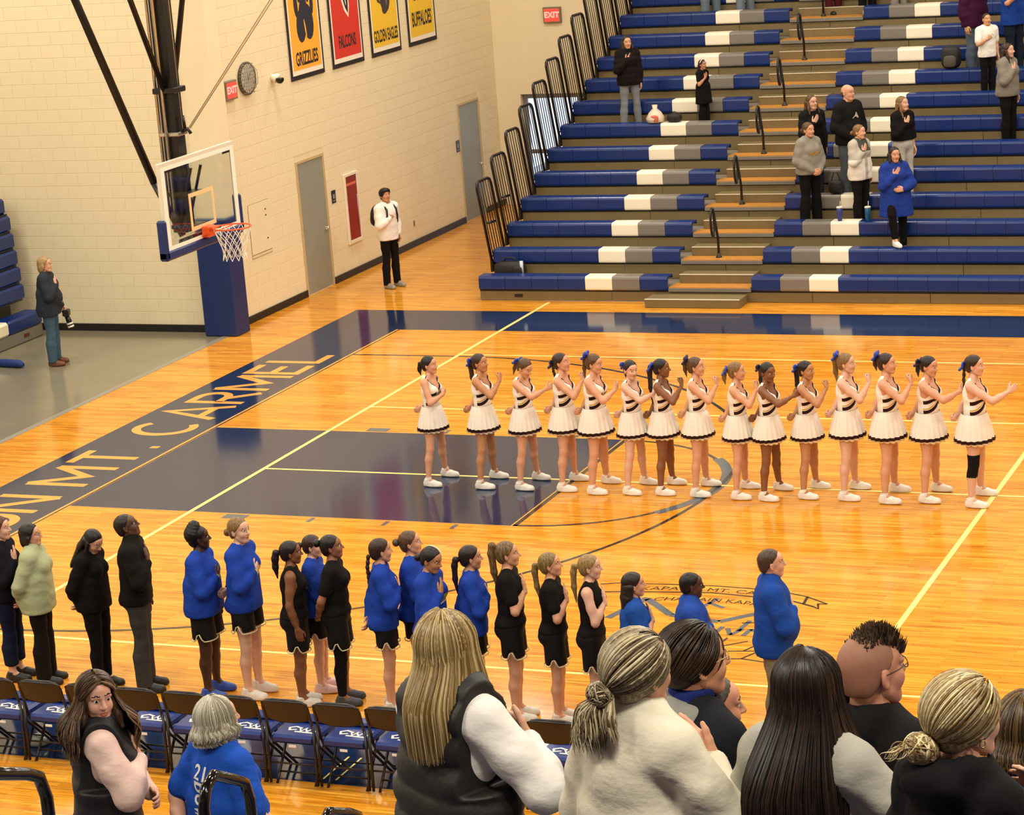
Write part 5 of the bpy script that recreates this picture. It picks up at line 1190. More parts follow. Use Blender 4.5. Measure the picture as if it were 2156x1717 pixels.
def person(label, loc, yaw, H, sex='f', skin='#d9a27c', hair=None, top=None, bottom=None, shoe='#e9e4d8', armR='heart', armL='down', stance=0.10, head=(0, 0), g=1.0, near=0, legs=None, belly=0.0, skirt=False, cat='person', group=None, lip=None, extra=None, headroll=0.0, lidz=0.0):
    s = H / 1.70; hv = (0.0155 if near else 0.0235); root = empty('person', loc, math.radians(yaw), s); tag(root, label, cat, group)
    B = skeleton(sex, g, armR, armL, stance, legs, belly); R, o = head_xf(B, head[0], head[1], headroll)
    prims = B.torso + [cap((-0.012, 0, 1.42), o + R @ A(-0.012, 0, -0.03), B.neck[0][3], B.neck[0][4])]
    for t in (-1, 1): prims += B.arm[t] + B.fore[t] + B.thigh[t] + B.calf[t] + B.foot[t]
    V, F = shape(prims, hv, k=0.028, pad=0.01)
    hV, hF, hM = HEADS[(1 if near else 0, 1 if sex == 'm' else 0)]
    Vs, Fs, Ms = [V, hV @ R.T + o], [F, hF + len(V)], [np.zeros(len(F), int), hM]; n0 = len(V) + len(hV)
    for t in (-1, 1):
        a, b = HANDS[(1 if near else 0, B.hd[t][2])]; fd, pn, _ = B.hd[t]; sc = 1.06 if sex == 'm' else 0.97
        if t == -1: M_ = frame(fd, pn); vv = (a * sc) @ M_.T; ff = b
        else: M_ = frame(fd * A(1, -1, 1), pn * A(1, -1, 1)); vv = ((a * sc) @ M_.T) * A(1, -1, 1); ff = b[:, ::-1]
        Vs.append(vv + B.wr[t]); Fs.append(ff + n0); Ms.append(np.zeros(len(ff), int)); n0 += len(a)
    hc = (hair or {}).get('c', ('#1a1210', '#2c1d17'))
    rgb = [int(skin[i:i + 2], 16) for i in (1, 3, 5)]; lipc = lip or '#%02x%02x%02x' % (int(rgb[0] * 0.88), int(rgb[1] * 0.70), int(rgb[2] * 0.70))
    mats = [skin_mat(skin), mat('eye_white', '#e6e0d6', rough=0.2), mat('eye_iris', '#20140e', rough=0.1), hair_mat(*hc) if False else mat('brow_' + hc[0], hc[0], rough=0.7), mat('lip_' + lipc, lipc, rough=0.45)]
    body = obj('body', mesh_np('body', np.concatenate(Vs), np.concatenate(Fs), mats, np.concatenate(Ms)), root)
    res = dict(root=root, B=B, R=R, o=o)
    if top:
        hgar = 0.0135 if near else 0.0195; tV, tF = make_top(B, hgar, top); nm = top.get('name', 'shirt')
        m = top['m'] if 'm' in top else cloth_mat(top['c'])
        to = obj(nm, mesh_np(nm, tV, tF, m), root); res['top'] = (tV, tF, to)
        if top.get('text'): wrap_text(root, tV, tF, *top['text'])
    if bottom:
        bV, bF = make_bottom(B, 0.0235, bottom); nm = bottom.get('name', bottom['t']); obj(nm, mesh_np(nm, bV, bF, bottom['m'] if 'm' in bottom else cloth_mat(bottom['c'])), root)
        if bottom['t'] == 'shorts' and bottom.get('trim', True):
            tr = join([tube_geo(np.array(p + [p[1]]), 0.0065, 5) for p in hem_trim(bV, bF, B, bottom.get('hem', 0.615))]); obj('hem_trim', mesh_np('hem_trim', tr[0], tr[1], M_TRIM), root)
    if skirt: sV, sF = make_skirt(B); obj('skirt', mesh_np('skirt', sV, sF, M_SKIRT), root)
    if shoe:
        sm = mat('shoe_' + shoe, shoe, rough=0.5, var=0.12, vscale=30)
        for t in (-1, 1):
            an = B.an[t]; so = obj('shoe', mesh_np('shoe', SHOE[0] * A(1, 1.0, 1) + A(an[0], an[1], an[2] - 0.085), SHOE[1], sm), root)
            if shoe in ('#e9e4d8', '#d8cfc0', '#e6c4c4', '#cfc8ba', '#2a4aa0'):
                w = [tube_geo(np.array([(an[0] + x, an[1] - 0.026, an[2] - 0.085 + z), (an[0] + x + 0.005, an[1], an[2] - 0.085 + z + 0.012), (an[0] + x, an[1] + 0.026, an[2] - 0.085 + z)]), 0.004, 4) for x, z in ((0.045, 0.083), (0.070, 0.077), (0.095, 0.069))]
                lv, lf = join(w); obj('laces', mesh_np('laces', lv, lf, mat('lace_' + shoe, '#b8b0a2', rough=0.8)), so)
    if hair:
        if hair['t'] != 'none':
            gV, gF = hair_geo(hair, 0.0095 if near else 0.0112); ho = obj('hair', mesh_np('hair', gV @ R.T + o, gF, hair_mat(*hc)), root); res['hair'] = ho
        if hair.get('bow'): q = bow_geo(A(*hair['bow']), hair.get('bs', 1.0)); obj('hair_bow', mesh_np('hair_bow', q[0] @ R.T + o, q[1], M_BOW), root)
        if hair.get('band'): 
            pts = np.array([(-0.02 + 0.105 * math.sin(t_) * 0.35 + 0.0, 0.088 * math.cos(t_), 0.032 + 0.100 * math.sin(t_)) for t_ in np.linspace(0.15, math.pi - 0.15, 16)]); q = tube_geo(pts, 0.011, 6); obj('headband', mesh_np('headband', q[0] @ R.T + o, q[1], cloth_mat(hair['band'])), root)
    if extra: extra(res)
    return res
def glasses(res, col='#2a201c', dark=False, h=0.0):
    R, o = res['R'], res['o']; parts = []
    for s in (-1, 1):
        parts.append(tube_geo(np.array([(0.094 - 0.35 * (abs(0.031 + 0.021 * math.cos(t) ) - 0.031) * 0.6, s * (0.031 + 0.021 * math.cos(t)), 0.004 + 0.016 * math.sin(t)) for t in np.linspace(0, 2 * math.pi, 15)]), 0.0017, 5))
        parts.append(tube_geo(np.array([(0.088, s * 0.053, 0.008), (0.04, s * 0.078, 0.010), (-0.012, s * 0.084, 0.008)]), 0.0018, 5))
    parts.append(tube_geo(np.array([(0.096, -0.010, 0.006), (0.099, 0, 0.008), (0.096, 0.010, 0.006)]), 0.0017, 5))
    V, F = join(parts); obj('glasses', mesh_np('glasses', V @ R.T + o, F, mat('glasses_' + col, col, rough=0.3)), res['root'])

# ================================================================== the cheerleaders in line on the court
BLK = ('#140f0e', '#2b2320'); DBR = ('#22160f', '#4a3324'); BRN = ('#3b2718', '#7a5a38'); LBR = ('#5c4024', '#a98750'); BLO = ('#7d5d33', '#d9bd84')
FAIR, TAN, BROWN, DARKS, PINK = '#cf9876', '#b57f58', '#7f5032', '#432819', '#d6a78c'
BOWP = {'pony': (-0.135, 0, 0.035), 'highpony': (-0.115, 0, 0.105), 'braid': (-0.125, 0, 0.01)}
CHEER = [  # X, Y, H, skin, hair type, length, colour, bow, right arm, head yaw, pitch, girth, label
    (4.18, -0.24, 1.53, FAIR, 'pony', 0.16, BLK, 0, 'cheer_low', 4, 4, 0.95, 'cheerleader with dark low ponytail, leftmost in the white uniformed line'),
    (4.84, -0.25, 1.57, TAN, 'pony', 0.36, DBR, 1, 'cheer_up', -8, 6, 1.0, 'cheerleader with long wavy dark ponytail and blue bow, second from left'),
    (5.36, -0.24, 1.54, FAIR, 'pony', 0.22, BRN, 1, 'cheer_out', -12, -24, 1.0, 'cheerleader with bowed head and forearm held out, third from left'),
    (5.86, -0.23, 1.59, FAIR, 'braid', 0.26, DBR, 2, 'cheer_up', -2, 8, 1.02, 'cheerleader with short dark braid and high navy bow, fourth from left'),
    (6.27, -0.29, 1.60, FAIR, 'highpony', 0.30, BRN, 1, 'cheer', -4, -4, 1.15, 'cheerleader with brown high ponytail, blue bow on her crown'),
    (6.71, -0.26, 1.53, PINK, 'pony', 0.24, BLK, 1, 'cheer_out', -34, -4, 0.98, 'cheerleader with black hair whose face turns towards the camera'),
    (7.07, -0.23, 1.54, BROWN, 'pony', 0.48, BLK, 1, 'cheer_up', 6, 2, 1.0, 'brown skinned cheerleader with very long straight black ponytail'),
    (7.49, -0.24, 1.57, FAIR, 'highpony', 0.22, BRN, 2, 'cheer_up', 2, 4, 0.98, 'cheerleader with thin brown high ponytail and fist raised forward'),
    (7.98, -0.28, 1.53, FAIR, 'pony', 0.18, LBR, 1, 'cheer_up', 8, 4, 0.96, 'cheerleader with short light brown ponytail under a bright blue bow'),
    (8.34, -0.29, 1.54, BROWN, 'pony', 0.30, BLK, 2, 'cheer_out', -26, -5, 1.0, 'brown skinned cheerleader with navy bow, face turned to the camera'),
    (8.75, -0.16, 1.53, TAN, 'pony', 0.40, BLK, 1, 'cheer_up', -14, 2, 1.0, 'cheerleader with long black ponytail swept behind her shoulder, fifth from right'),
    (9.21, -0.15, 1.62, PINK, 'highpony', 0.34, LBR, 1, 'cheer_up', -2, 3, 1.05, 'tall cheerleader with sandy high ponytail, fourth from right'),
    (9.68, -0.20, 1.64, FAIR, 'highpony', 0.18, DBR, 1, 'cheer_up', -4, 3, 1.08, 'cheerleader with short bushy dark ponytail, third from right'),
    (10.12, -0.12, 1.60, FAIR, 'pony', 0.18, BLK, 2, 'cheer_out', -14, -4, 1.14, 'cheerleader with smooth black hair and navy bow, second from right'),
    (10.65, -0.22, 1.64, PINK, 'braid', 0.46, DBR, 1, 'cheer_out', -2, 2, 1.18, 'cheerleader with long dark braid and black knee brace, rightmost in line'),
]
M_BOW2 = mat('bow_navy', '#1b2246', rough=0.4)
for i, (x, y, H, sk, ht, hl, hc, bow, ar, hy, hp, g, lab) in enumerate(CHEER):
    hd = dict(t=ht, len=hl, c=hc, side=0.1, th=0.034 if hl > 0.3 else 0.028)
    if bow: hd['bow'] = BOWP[ht]
    r = person(lab, (x, y, 0.003), (-3, 2, -4, 3, 0, -6, 2, 3, 4, -5, -2, 0, 1, -3, 0)[i], H, 'f', sk, hd, dict(off=0.010, sleeve=0, hem=1.02, v=True, m=M_SHELL, amp=0.0012, name='shell_top', text=('NORTHWEST', DARK, 1.212, 0.19, 0.040, 0.0, 1, 0.012)), None, '#e9e4d8', ar, 'back', 0.25, (hy, hp), g, skirt=True, group='cheerleaders in white uniforms')
    if bow == 2:
        for c in r['root'].children:
            if c.name.startswith('hair_bow'): c.data.materials[0] = M_BOW2
    B = r['B']
    for t in (-1, 1):                                           # low socks
        an = B.an[t]; V, F = tube_geo(np.array([an + A(0, 0, 0.005), an + A(0, 0, 0.03), an + A(0, 0, 0.045)]), [0.043, 0.042, 0.039], 12); obj('sock', mesh_np('sock', V, F, cloth_mat('#e9e4d8')), r['root'])
    if i == 14:
        q = [grow(p, 0.007) for p in (B.thigh[-1][1], B.calf[-1][0])]; V, F = shape(q, 0.018, k=0.02, pad=0.02, clip=lambda X, Y, Z: np.maximum(Z - 0.60, 0.32 - Z) + 0 * X + 0 * Y); obj('knee_brace', mesh_np('knee_brace', V, F, cloth_mat('#120f0e')), r['root'])

# ================================================================== players and coaches along the bench
ROYAL, BLACKJ = '#1f3f9c', '#15110f'
SH = dict(t='shorts', m=M_SHORT)
def gold_badge(res, zc=1.215, w=0.15):
    tV, tF, to = res['top']; q = MB(); n, m = 10, 5
    V = [(i / n - 0.5, j / m - 0.5, 0) for j in range(m + 1) for i in range(n + 1)]; F = [(j * (n + 1) + i, j * (n + 1) + i + 1, (j + 1) * (n + 1) + i + 1, (j + 1) * (n + 1) + i) for j in range(m) for i in range(n)]
    wrap_text(res['root'], tV, tF, '', '#b8a23a', zc, w, 0.065, geo=(np.array(V), F), name='gold_patch')
    wrap_text(res['root'], tV, tF, '', '#e4e2da', zc - 0.045, w * 1.05, 0.016, geo=(np.array(V), F), name='white_stripe')
LS = lambda **k: dict(dict(c=ROYAL, sleeve=2, hem=0.845, off=0.024, amp=0.0035, boxy=True), **k)
TEE = lambda **k: dict(dict(c=BLACKJ, sleeve=0.62, hem=0.93, off=0.016, soff=0.022, amp=0.002, text=('GRIZZLIES', '#b79a45', 1.225, 0.17, 0.04)), **k)
TANK = lambda **k: dict(dict(c=BLACKJ, sleeve=0, hem=0.93, off=0.013, amp=0.002, text=('GRIZZLIES', '#b79a45', 1.225, 0.17, 0.04)), **k)
g2 = 'players and coaches along the bench'
person('woman in dark navy clothes with reddish hair at the left edge', (2.86, -7.28, 0.003), 12, 1.62, 'f', PINK, dict(t='bob', c=('#3a1d14', '#7a4630')), dict(c='#14131c', hem=0.86, off=0.026, boxy=True, name='jacket'), dict(t='trousers', c='#141a30', w=0.02, ankle=0.17), '#1a1614', 'heart_hi', 'down', 0.09, (0, 4), 1.1, group=g2)
r = person('woman in a pale green jacket with shoulder length black hair', (3.22, -7.30, 0.003), 16, 1.57, 'f', FAIR, dict(t='bob', c=('#100c0c', '#241c1a')), dict(c='#a7ad86', hem=0.79, off=0.040, soff=0.030, boxy=True, amp=0.005, collar=True, name='jacket'), dict(t='trousers', c='#17110e', w=0.03), '#1a1614', 'behind', 'behind', 0.09, (0, 8), 1.15, group=g2); glasses(r, '#6b5a50')
r = person('woman all in black with long black hair and bowed head', (3.86, -7.32, 0.003), 2, 1.58, 'f', FAIR, dict(t='long', len=0.36, front=0.20, c=('#0e0b0b', '#211a18')), dict(c='#120e0d', hem=0.84, off=0.024, boxy=True, amp=0.004), dict(t='trousers', c='#0f0c0b', w=0.0), '#141110', 'behind', 'behind', 0.08, (-12, -30), 1.08, group=g2); glasses(r, '#8a8078')
r = person('man in black pullover and grey trousers looking up, with glasses', (4.32, -7.30, 0.003), 22, 1.72, 'm', '#5a3a29', dict(t='short', c=('#1a1412', '#2c2420'), hl=-0.008), dict(c='#15110f', hem=0.86, off=0.024, boxy=True, collar=True, amp=0.003, name='pullover'), dict(t='trousers', c='#3b3835', w=0.025), '#1d1a1a', 'heart_hi', 'down', 0.10, (2, 22), 1.06, belly=0.0, group=g2); glasses(r, '#120e0d')
r = person('dark skinned player in blue long sleeves with a natural hair puff', (5.03, -7.30, 0.003), 8, 1.63, 'f', DARKS, dict(t='puff', c=('#0d0a09', '#1b1512')), LS(), dict(SH), '#2a4aa0', 'heart', 'down', 0.12, (28, 4), 1.32, group=g2); gold_badge(r)
r = person('fair player in blue long sleeves with brown hair tied low', (5.43, -7.24, 0.003), 2, 1.71, 'f', PINK, dict(t='bun', c=LBR), LS(), dict(SH, hem=0.66), '#d8cfc0', 'heart', 'back', 0.11, (-12, 4), 1.02, group=g2); gold_badge(r)
person('brown skinned player in black sleeveless jersey with braided dark ponytail', (6.0, -7.36, 0.003), 24, 1.55, 'f', BROWN, dict(t='pony', len=0.26, c=BLK, th=0.036), TANK(), dict(SH, hem=0.60), '#cfc8ba', 'down', 'down', 0.08, (4, 2), 1.12, group=g2)
person('player with pink shoes half hidden behind the sleeveless braided player', (6.02, -6.98, 0.003), 14, 1.49, 'f', PINK, dict(t='pony', len=0.2, c=DBR), LS(), dict(SH), '#e6c4c4', 'heart', 'down', 0.10, (0, 0), 1.05, group=g2)
def one_legging(res):
    B = res['B']; q = [grow(p, 0.006) for p in B.thigh[-1] + B.calf[-1]]; V, F = shape(q, 0.018, k=0.02, pad=0.02, clip=lambda X, Y, Z: np.maximum(Z - 0.80, 0.10 - Z) + 0 * X + 0 * Y); obj('legging', mesh_np('legging', V, F, cloth_mat('#100d0d')), res['root'])
person('player in black tee with puffy bun and one black legging', (6.37, -7.25, 0.003), 18, 1.59, 'f', '#8f5d40', dict(t='bun', tie=(-0.115, 0, 0.065), c=BLK), TEE(), dict(SH, hem=0.60), '#3a3a40', 'behind', 'down', 0.10, (4, 8), 1.12, group=g2, extra=one_legging)
person('player in blue long sleeves with a brown braid, face turned away', (6.88, -7.32, 0.003), 24, 1.60, 'f', FAIR, dict(t='braid', len=0.34, c=DBR), LS(), dict(SH, hem=0.66), '#cfc8ba', 'heart', 'behind', 0.09, (18, 2), 1.0, group=g2)
r = person('player in blue long sleeves with a messy brown bun', (7.05, -7.03, 0.003), 14, 1.59, 'f', FAIR, dict(t='bun', tie=(-0.118, 0, 0.03), c=BRN, amp=0.004), LS(), dict(SH, hem=0.66), '#cfc8ba', 'heart', 'down', 0.10, (6, 8), 1.0, group=g2); gold_badge(r)
r = person('player in blue long sleeves with white headband stripe looking down', (7.41, -7.46, 0.003), 0, 1.60, 'f', TAN, dict(t='bun', c=BLK), LS(), dict(SH, hem=0.66), '#cfc8ba', 'heart_hi', 'down', 0.10, (-6, -14), 1.0, group=g2); gold_badge(r)
q = tube_geo(np.array([(0.085 - 0.105 * (1 - math.cos(t)) * 0.9, 0.012, 0.075 + 0.058 * math.sin(t)) for t in np.linspace(0.1, 2.4, 12)]), 0.005, 6); obj('hair_stripe', mesh_np('hair_stripe', q[0] @ r['R'].T + r['o'], q[1], cloth_mat('#e0dccf')), r['root'])
person('player in blue long sleeves with black low ponytail, arms at chest', (7.74, -7.30, 0.003), 20, 1.57, 'f', FAIR, dict(t='pony', len=0.34, c=('#1a1210', '#33231a'), tie=(-0.12, 0, 0.0)), LS(), dict(SH, hem=0.66), '#cfc8ba', 'heart', 'behind', 0.09, (12, 2), 1.0, group=g2)
person('tall player in black tee with streaked high ponytail', (8.11, -7.32, 0.003), 16, 1.63, 'f', FAIR, dict(t='highpony', len=0.42, c=('#3a2818', '#a5854e'), th=0.036), TEE(), dict(SH, hem=0.64), '#cfc8ba', 'heart_hi', 'down', 0.09, (4, 6), 1.08, group=g2)
person('player in black tee with blonde straight ponytail', (8.50, -7.30, 0.003), 14, 1.54, 'f', FAIR, dict(t='pony', len=0.38, c=('#4d3a1c', '#b99a5c')), TEE(), dict(SH, hem=0.62), '#cfc8ba', 'heart_hi', 'down', 0.09, (2, 8), 1.05, group=g2)
person('blonde player in black sleeveless jersey, hand on her heart', (8.88, -7.36, 0.003), 12, 1.56, 'f', PINK, dict(t='pony', len=0.36, c=('#6b4f2c', '#c4a566')), TANK(), dict(SH, hem=0.60), '#cfc8ba', 'heart_hi', 'down', 0.09, (2, 2), 1.02, group=g2)
person('woman in blue top with long straight dark hair by the floor emblem', (9.40, -7.70, 0.003), 26, 1.54, 'f', FAIR, dict(t='long', len=0.30, c=('#150f0d', '#33231a')), dict(c='#1d4a97', sleeve=0.75, hem=0.86, off=0.026, soff=0.03, boxy=True, amp=0.004), dict(t='trousers', c='#1a1715', w=0.01), '#1a1614', 'heart_hi', 'down', 0.09, (4, 4), 1.1, group=g2)
r = person('dark skinned coach in blue button shirt with glasses', (9.91, -7.72, 0.003), 22, 1.57, 'm', '#563524', dict(t='short', c=('#0e0b0a', '#1d1613')), dict(c='#24479c', sleeve=2, hem=0.84, off=0.026, boxy=True, collar=True, amp=0.004), dict(t='trousers', c='#15131a', w=0.015), '#1a1614', 'heart', 'down', 0.09, (6, 0), 1.12, belly=0.02, group=g2); glasses(r, '#120e0d')
r = person('balding man in royal blue pullover and khaki trousers', (10.55, -7.52, 0.003), 22, 1.74, 'm', '#d8a184', dict(t='short', c=('#38271c', '#5c4432'), hl=-0.016), dict(c='#1b4496', sleeve=2, hem=0.84, off=0.026, boxy=True, collar=True, amp=0.003, name='pullover'), dict(t='trousers', c='#8f8163', w=0.02), '#3a2c20', 'heart', 'down', 0.10, (4, 4), 1.14, belly=0.02, group=g2); glasses(r, '#b8a890')

# ================================================================== boy by the wall and the photographer
def backpack(res, col, label):
    rt = res['root']; s = rt.scale[0]; yw = rt.rotation_euler[2]; c, sn = math.cos(yw), math.sin(yw)
    b = empty('backpack', tuple(rt.location), yw, s); tag(b, label, 'backpack')
    V, F = shape([ellp((-0.235, 0, 1.22), (0.10, 0.145, 0.20)), ellp((-0.30, 0, 1.15), (0.06, 0.11, 0.11))], 0.013, k=0.03, pad=0.02); obj('bag_body', mesh_np('bag_body', V, F, mat('bag_black', '#121010')), b)
    for t in (-1, 1):
        V, F = tube_geo(np.array([(-0.15, t * 0.09, 1.36), (-0.06, t * 0.10, 1.447), (0.03, t * 0.10, 1.445), (0.125, t * 0.105, 1.36), (0.135, t * 0.115, 1.25), (0.06, t * 0.175, 1.12), (-0.12, t * 0.14, 1.06)]), 0.019, 8); obj('strap', mesh_np('strap', V, F, mat('bag_black', '#121010')), b)
r = person('boy in white sweatshirt and black trousers standing by the cream wall', (-1.545, 10.78, 0.003), -22, 1.66, 'm', '#c08a63', dict(t='short', mop=True, hl=0.035, c=('#0f0c0c', '#262020')), dict(c='#eee8de', hem=0.83, off=0.030, boxy=True, amp=0.005, name='sweatshirt'), dict(t='trousers', c='#12100f', w=0.012), '#8e8879', 'heart', 'pocket', 0.12, (-14, 12), 0.95)
backpack(r, None, 'black backpack on the back of the boy in white')
r = person('woman photographer with blonde hair in dark jacket and jeans', (-4.53, 5.06, 0.003), 18, 1.65, 'f', '#dca588', dict(t='bob', c=('#7a5c34', '#cbb07a')), dict(c='#2b3038', hem=0.80, off=0.034, boxy=True, amp=0.004, name='jacket', sleeve=2), dict(t='trousers', c='#42596b', w=0.022), '#6a3a22', 'heart_hi', ((0.02, -0.085, -0.27), (0.13, -0.06, -0.49), (0.3, 0, -1), (0, 1, 0), 'fist'), 0.12, (0, 4), 1.25, belly=0.02); glasses(r, '#7a6a60')
tV, tF, _t = r['top']; wrap_text(r['root'], tV, tF, '', '#e9e6df', 1.03, 0.07, 0.10, 0.02, geo=(np.array([(-.5, -.5, 0), (.5, -.5, 0), (.5, .5, 0), (-.5, .5, 0)]), [(0, 1, 2, 3)]), name='name_badge')
B = r['B']; w = B.wr[1]; s_ = r['root'].scale[0]; yw = r['root'].rotation_euler[2]; px = r['root'].location.x + s_ * (w[0] * math.cos(yw) - w[1] * math.sin(yw)); py = r['root'].location.y + s_ * (w[0] * math.sin(yw) + w[1] * math.cos(yw))
cm = empty('photo_camera', (px + 0.06, py, w[2] * s_ - 0.10), yw); tag(cm, 'black camera with a white banded long lens in her lowered hand', 'camera')
MB().box(-0.05, 0.05, -0.065, 0.065, -0.05, 0.05, b=0.012).obj('camera_body', M_BLK, cm); m_ = MB(); m_.tube([(0, 0, -0.05), (0.02, 0, -0.11), (0.05, 0, -0.24)], [0.036, 0.042, 0.048], 14); m_.obj('lens', M_BLK, cm, smooth=True)
for k_ in (0.35, 0.7): c0 = Vector((0.02 + 0.03 * k_, 0, -0.11 - 0.13 * k_)); m_ = MB(); m_.tube([c0, c0 + Vector((0.006, 0, -0.026))], 0.0495, 14); m_.obj('lens_band', M_BWHT, cm, smooth=True)

# ================================================================== spectators on the far bleachers
def on_row(n, dy=0.0): return ROWY(n) - 0.18 + dy, DECK(n) + 0.003
g3 = 'spectators on the bleachers across the court'
def spect(lab, x, n, yaw, H, *a, dy=0.0, **k):
    y, z = on_row(n, dy); return person(lab, (x, y, z), yaw, H, *a, group=g3, **k)
TR = lambda c, w=0.012, **k: dict(dict(t='trousers', c=c, w=w), **k)
spect('girl in black puffer jacket and jeans with long dark hair', 1.60, 7, -48, 1.62, 'f', FAIR, dict(t='long', len=0.26, front=0.18, c=BLK), dict(c='#15100f', hem=0.82, off=0.045, soff=0.036, boxy=True, amp=0.004, quilt=0.10, name='jacket'), TR('#7c7f80'), '#a08f80', 'heart_hi', 'down', 0.15, (-6, 2))
spect('girl in long black dress with a white headband', 2.93, 7, -20, 1.17, 'f', TAN, dict(t='long', len=0.30, c=BLK, band='#f0e8dc'), dict(c='#0f0c0b', sleeve=0.6, hem=0.62, off=0.018, flare=0.02, amp=0.002, name='dress'), TR('#0f0c0b', 0.04), '#15110f', 'heart_hi', 'down', 0.08, (0, 0))
r = spect('woman in black cardigan with long brown hair and glasses', 5.39, 4, -40, 1.70, 'f', PINK, dict(t='long', len=0.28, front=0.18, c=BRN, amp=0.004), dict(c='#131010', hem=0.72, off=0.03, boxy=True, amp=0.004, name='cardigan'), TR('#2b3442', 0.01), '#1d1815', 'heart_hi', 'down', 0.10, (4, 6), 1.15); glasses(r, '#a05a50')
r = spect('bald man in black sweatshirt and jeans on the bleachers', 6.0, 4, -30, 1.86, 'm', '#d59d80', dict(t='ring', c=('#4a3a30', '#6b584a'), ztop=0.02), dict(c='#141312', hem=0.84, off=0.026, boxy=True, amp=0.003, name='sweatshirt'), TR('#4b5258', 0.02), '#3a332c', 'clasp', 'clasp', 0.12, (6, 4), 1.12, belly=0.02, dy=-0.06); glasses(r, '#8a6a58')
tV, tF, _t = r['top']; wrap_text(r['root'], tV, tF, '', '#cfc7b2', 1.27, 0.13, 0.09, geo=(np.array([(-.5, -.4, 0), (.5, -.4, 0), (.25, 0.2, 0), (.05, 0.5, 0), (-.1, 0.1, 0)]), [(0, 1, 2, 3, 4)]), name='shirt_emblem')
r = spect('woman in grey sweatshirt with gold print and black trousers', 5.52, 3, -34, 1.67, 'f', FAIR, dict(t='bun', c=BRN), dict(c='#8b867b', hem=0.88, off=0.032, boxy=True, amp=0.005, name='sweatshirt'), TR('#100d0c', 0.03), '#7a7468', 'clasp', 'clasp', 0.13, (6, 2), 1.2, dy=-0.06)
tV, tF, _t = r['top']; wrap_text(r['root'], tV, tF, 'CRUSADERS', '#d8a936', 1.22, 0.20, 0.055)
r = spect('woman in grey and white vest over grey shirt with blonde hair back', 6.32, 3, -26, 1.61, 'f', '#dba584', dict(t='bun', c=LBR), dict(c='#9b9588', hem=0.80, off=0.032, boxy=True, amp=0.005, m=node_chain('vest_white_grey', '#b3ad9f', [('#e8e0d0', lambda op, X, Y, Z: op('MULTIPLY', op('LESS_THAN', Z, 1.16), op('GREATER_THAN', op('ABSOLUTE', Y), 0.035))), ('#4a4c44', lambda op, X, Y, Z: op('MULTIPLY', op('GREATER_THAN', Z, 1.28), op('LESS_THAN', op('ABSOLUTE', Y), 0.12)))]), name='vest'), TR('#16110f', 0.01), '#3a302a', 'heart_hi', 'down', 0.10, (10, 2), 1.1)
y7, z7 = ROWY(1) + 0.14, ROWZ(1) + 0.404
r = person('woman in long blue jacket with one foot up on the bench', (7.04, y7 + 0.34, DECK(2) + 0.003), -52, 1.66, 'f', FAIR, dict(t='long', len=0.30, front=0.26, c=BLK), dict(c='#20398a', hem=0.62, off=0.036, flare=0.03, boxy=True, amp=0.005, name='jacket'), TR('#0f0c0c', 0.0, ankle=0.12), '#efe9e0', 'heart_hi', 'cross', 0.11, (-2, 0), 1.1, legs={-1: ((0.20, -0.16, 0.66), (0.27, -0.15, 0.085 + (z7 - DECK(2)) / 0.976))}, group=g3)
spect('woman in black cropped top and pale grey trousers with long hair', 6.86, 4, -32, 1.64, 'f', PINK, dict(t='long', len=0.26, front=0.24, c=LBR), dict(c='#110d0e', hem=1.0, off=0.034, boxy=True, amp=0.004, name='jumper'), TR('#b5b0a6', 0.02), '#8a8478', 'heart_hi', 'down', 0.10, (10, 6), 1.1)
r = spect('boy in white tee shirt with navy print and black trousers', 7.66, 8, -46, 1.40, 'm', '#cf9872', dict(t='short', c=('#2a2013', '#4d3b22')), dict(c='#efe9dd', sleeve=0.75, hem=0.84, off=0.026, soff=0.028, boxy=True, amp=0.003), TR('#110e0d'), '#1a1614', 'heart', 'down', 0.09, (-4, 6), 0.95)
tV, tF, _t = r['top']; wrap_text(r['root'], tV, tF, '', '#3d467c', 1.27, 0.17, 0.07, geo=(np.array([(-.5, -.5, 0), (.5, -.1, 0), (.2, .5, 0), (-.3, .2, 0)]), [(0, 1, 2, 3)]), name='shirt_print')
spect('person in deep purple sweatshirt and jeans high on the right', 7.32, 9, -30, 1.72, 'm', '#cf9872', dict(t='short', c=DBR), dict(c='#3a1030', hem=0.82, off=0.036, boxy=True, amp=0.005, name='sweatshirt'), TR('#515d6b', 0.02), '#2a2420', 'down', 'down', 0.13, (0, 0), 1.25)
r = spect('person in royal blue shirt holding a brass instrument, top right', 7.98, 9, -32, 1.74, 'm', '#c98d68', dict(t='short', c=DBR), dict(c='#1b3f92', sleeve=0.8, hem=0.82, off=0.03, boxy=True, amp=0.004), TR('#1b2230', 0.02), '#1d1815', 'raise', 'down', 0.11, (0, 0), 1.15, dy=-0.05)
rt = r['root']; B = r['B']; w = B.wr[-1] + A(0.08, 0.06, 0.07); yw = rt.rotation_euler[2]; s_ = rt.scale[0]
br = empty('brass_instrument', (rt.location.x + s_ * (w[0] * math.cos(yw) - w[1] * math.sin(yw)), rt.location.y + s_ * (w[0] * math.sin(yw) + w[1] * math.cos(yw)), rt.location.z + s_ * w[2]), yw); tag(br, 'golden brass horn held up in the hand at top right', 'instrument')
M_BRASS = mat('brass', '#d8b23a', rough=0.25, metal=0.8); m_ = MB(); m_.tube([(-0.12, 0.04, 0), (0.0, 0.05, 0.0), (0.10, 0.05, 0.0), (0.14, 0.03, -0.01), (0.10, 0, -0.02), (-0.02, 0, -0.02), (-0.1, -0.02, -0.01)], 0.011, 8); m_.obj('tubing', M_BRASS, br, smooth=True)
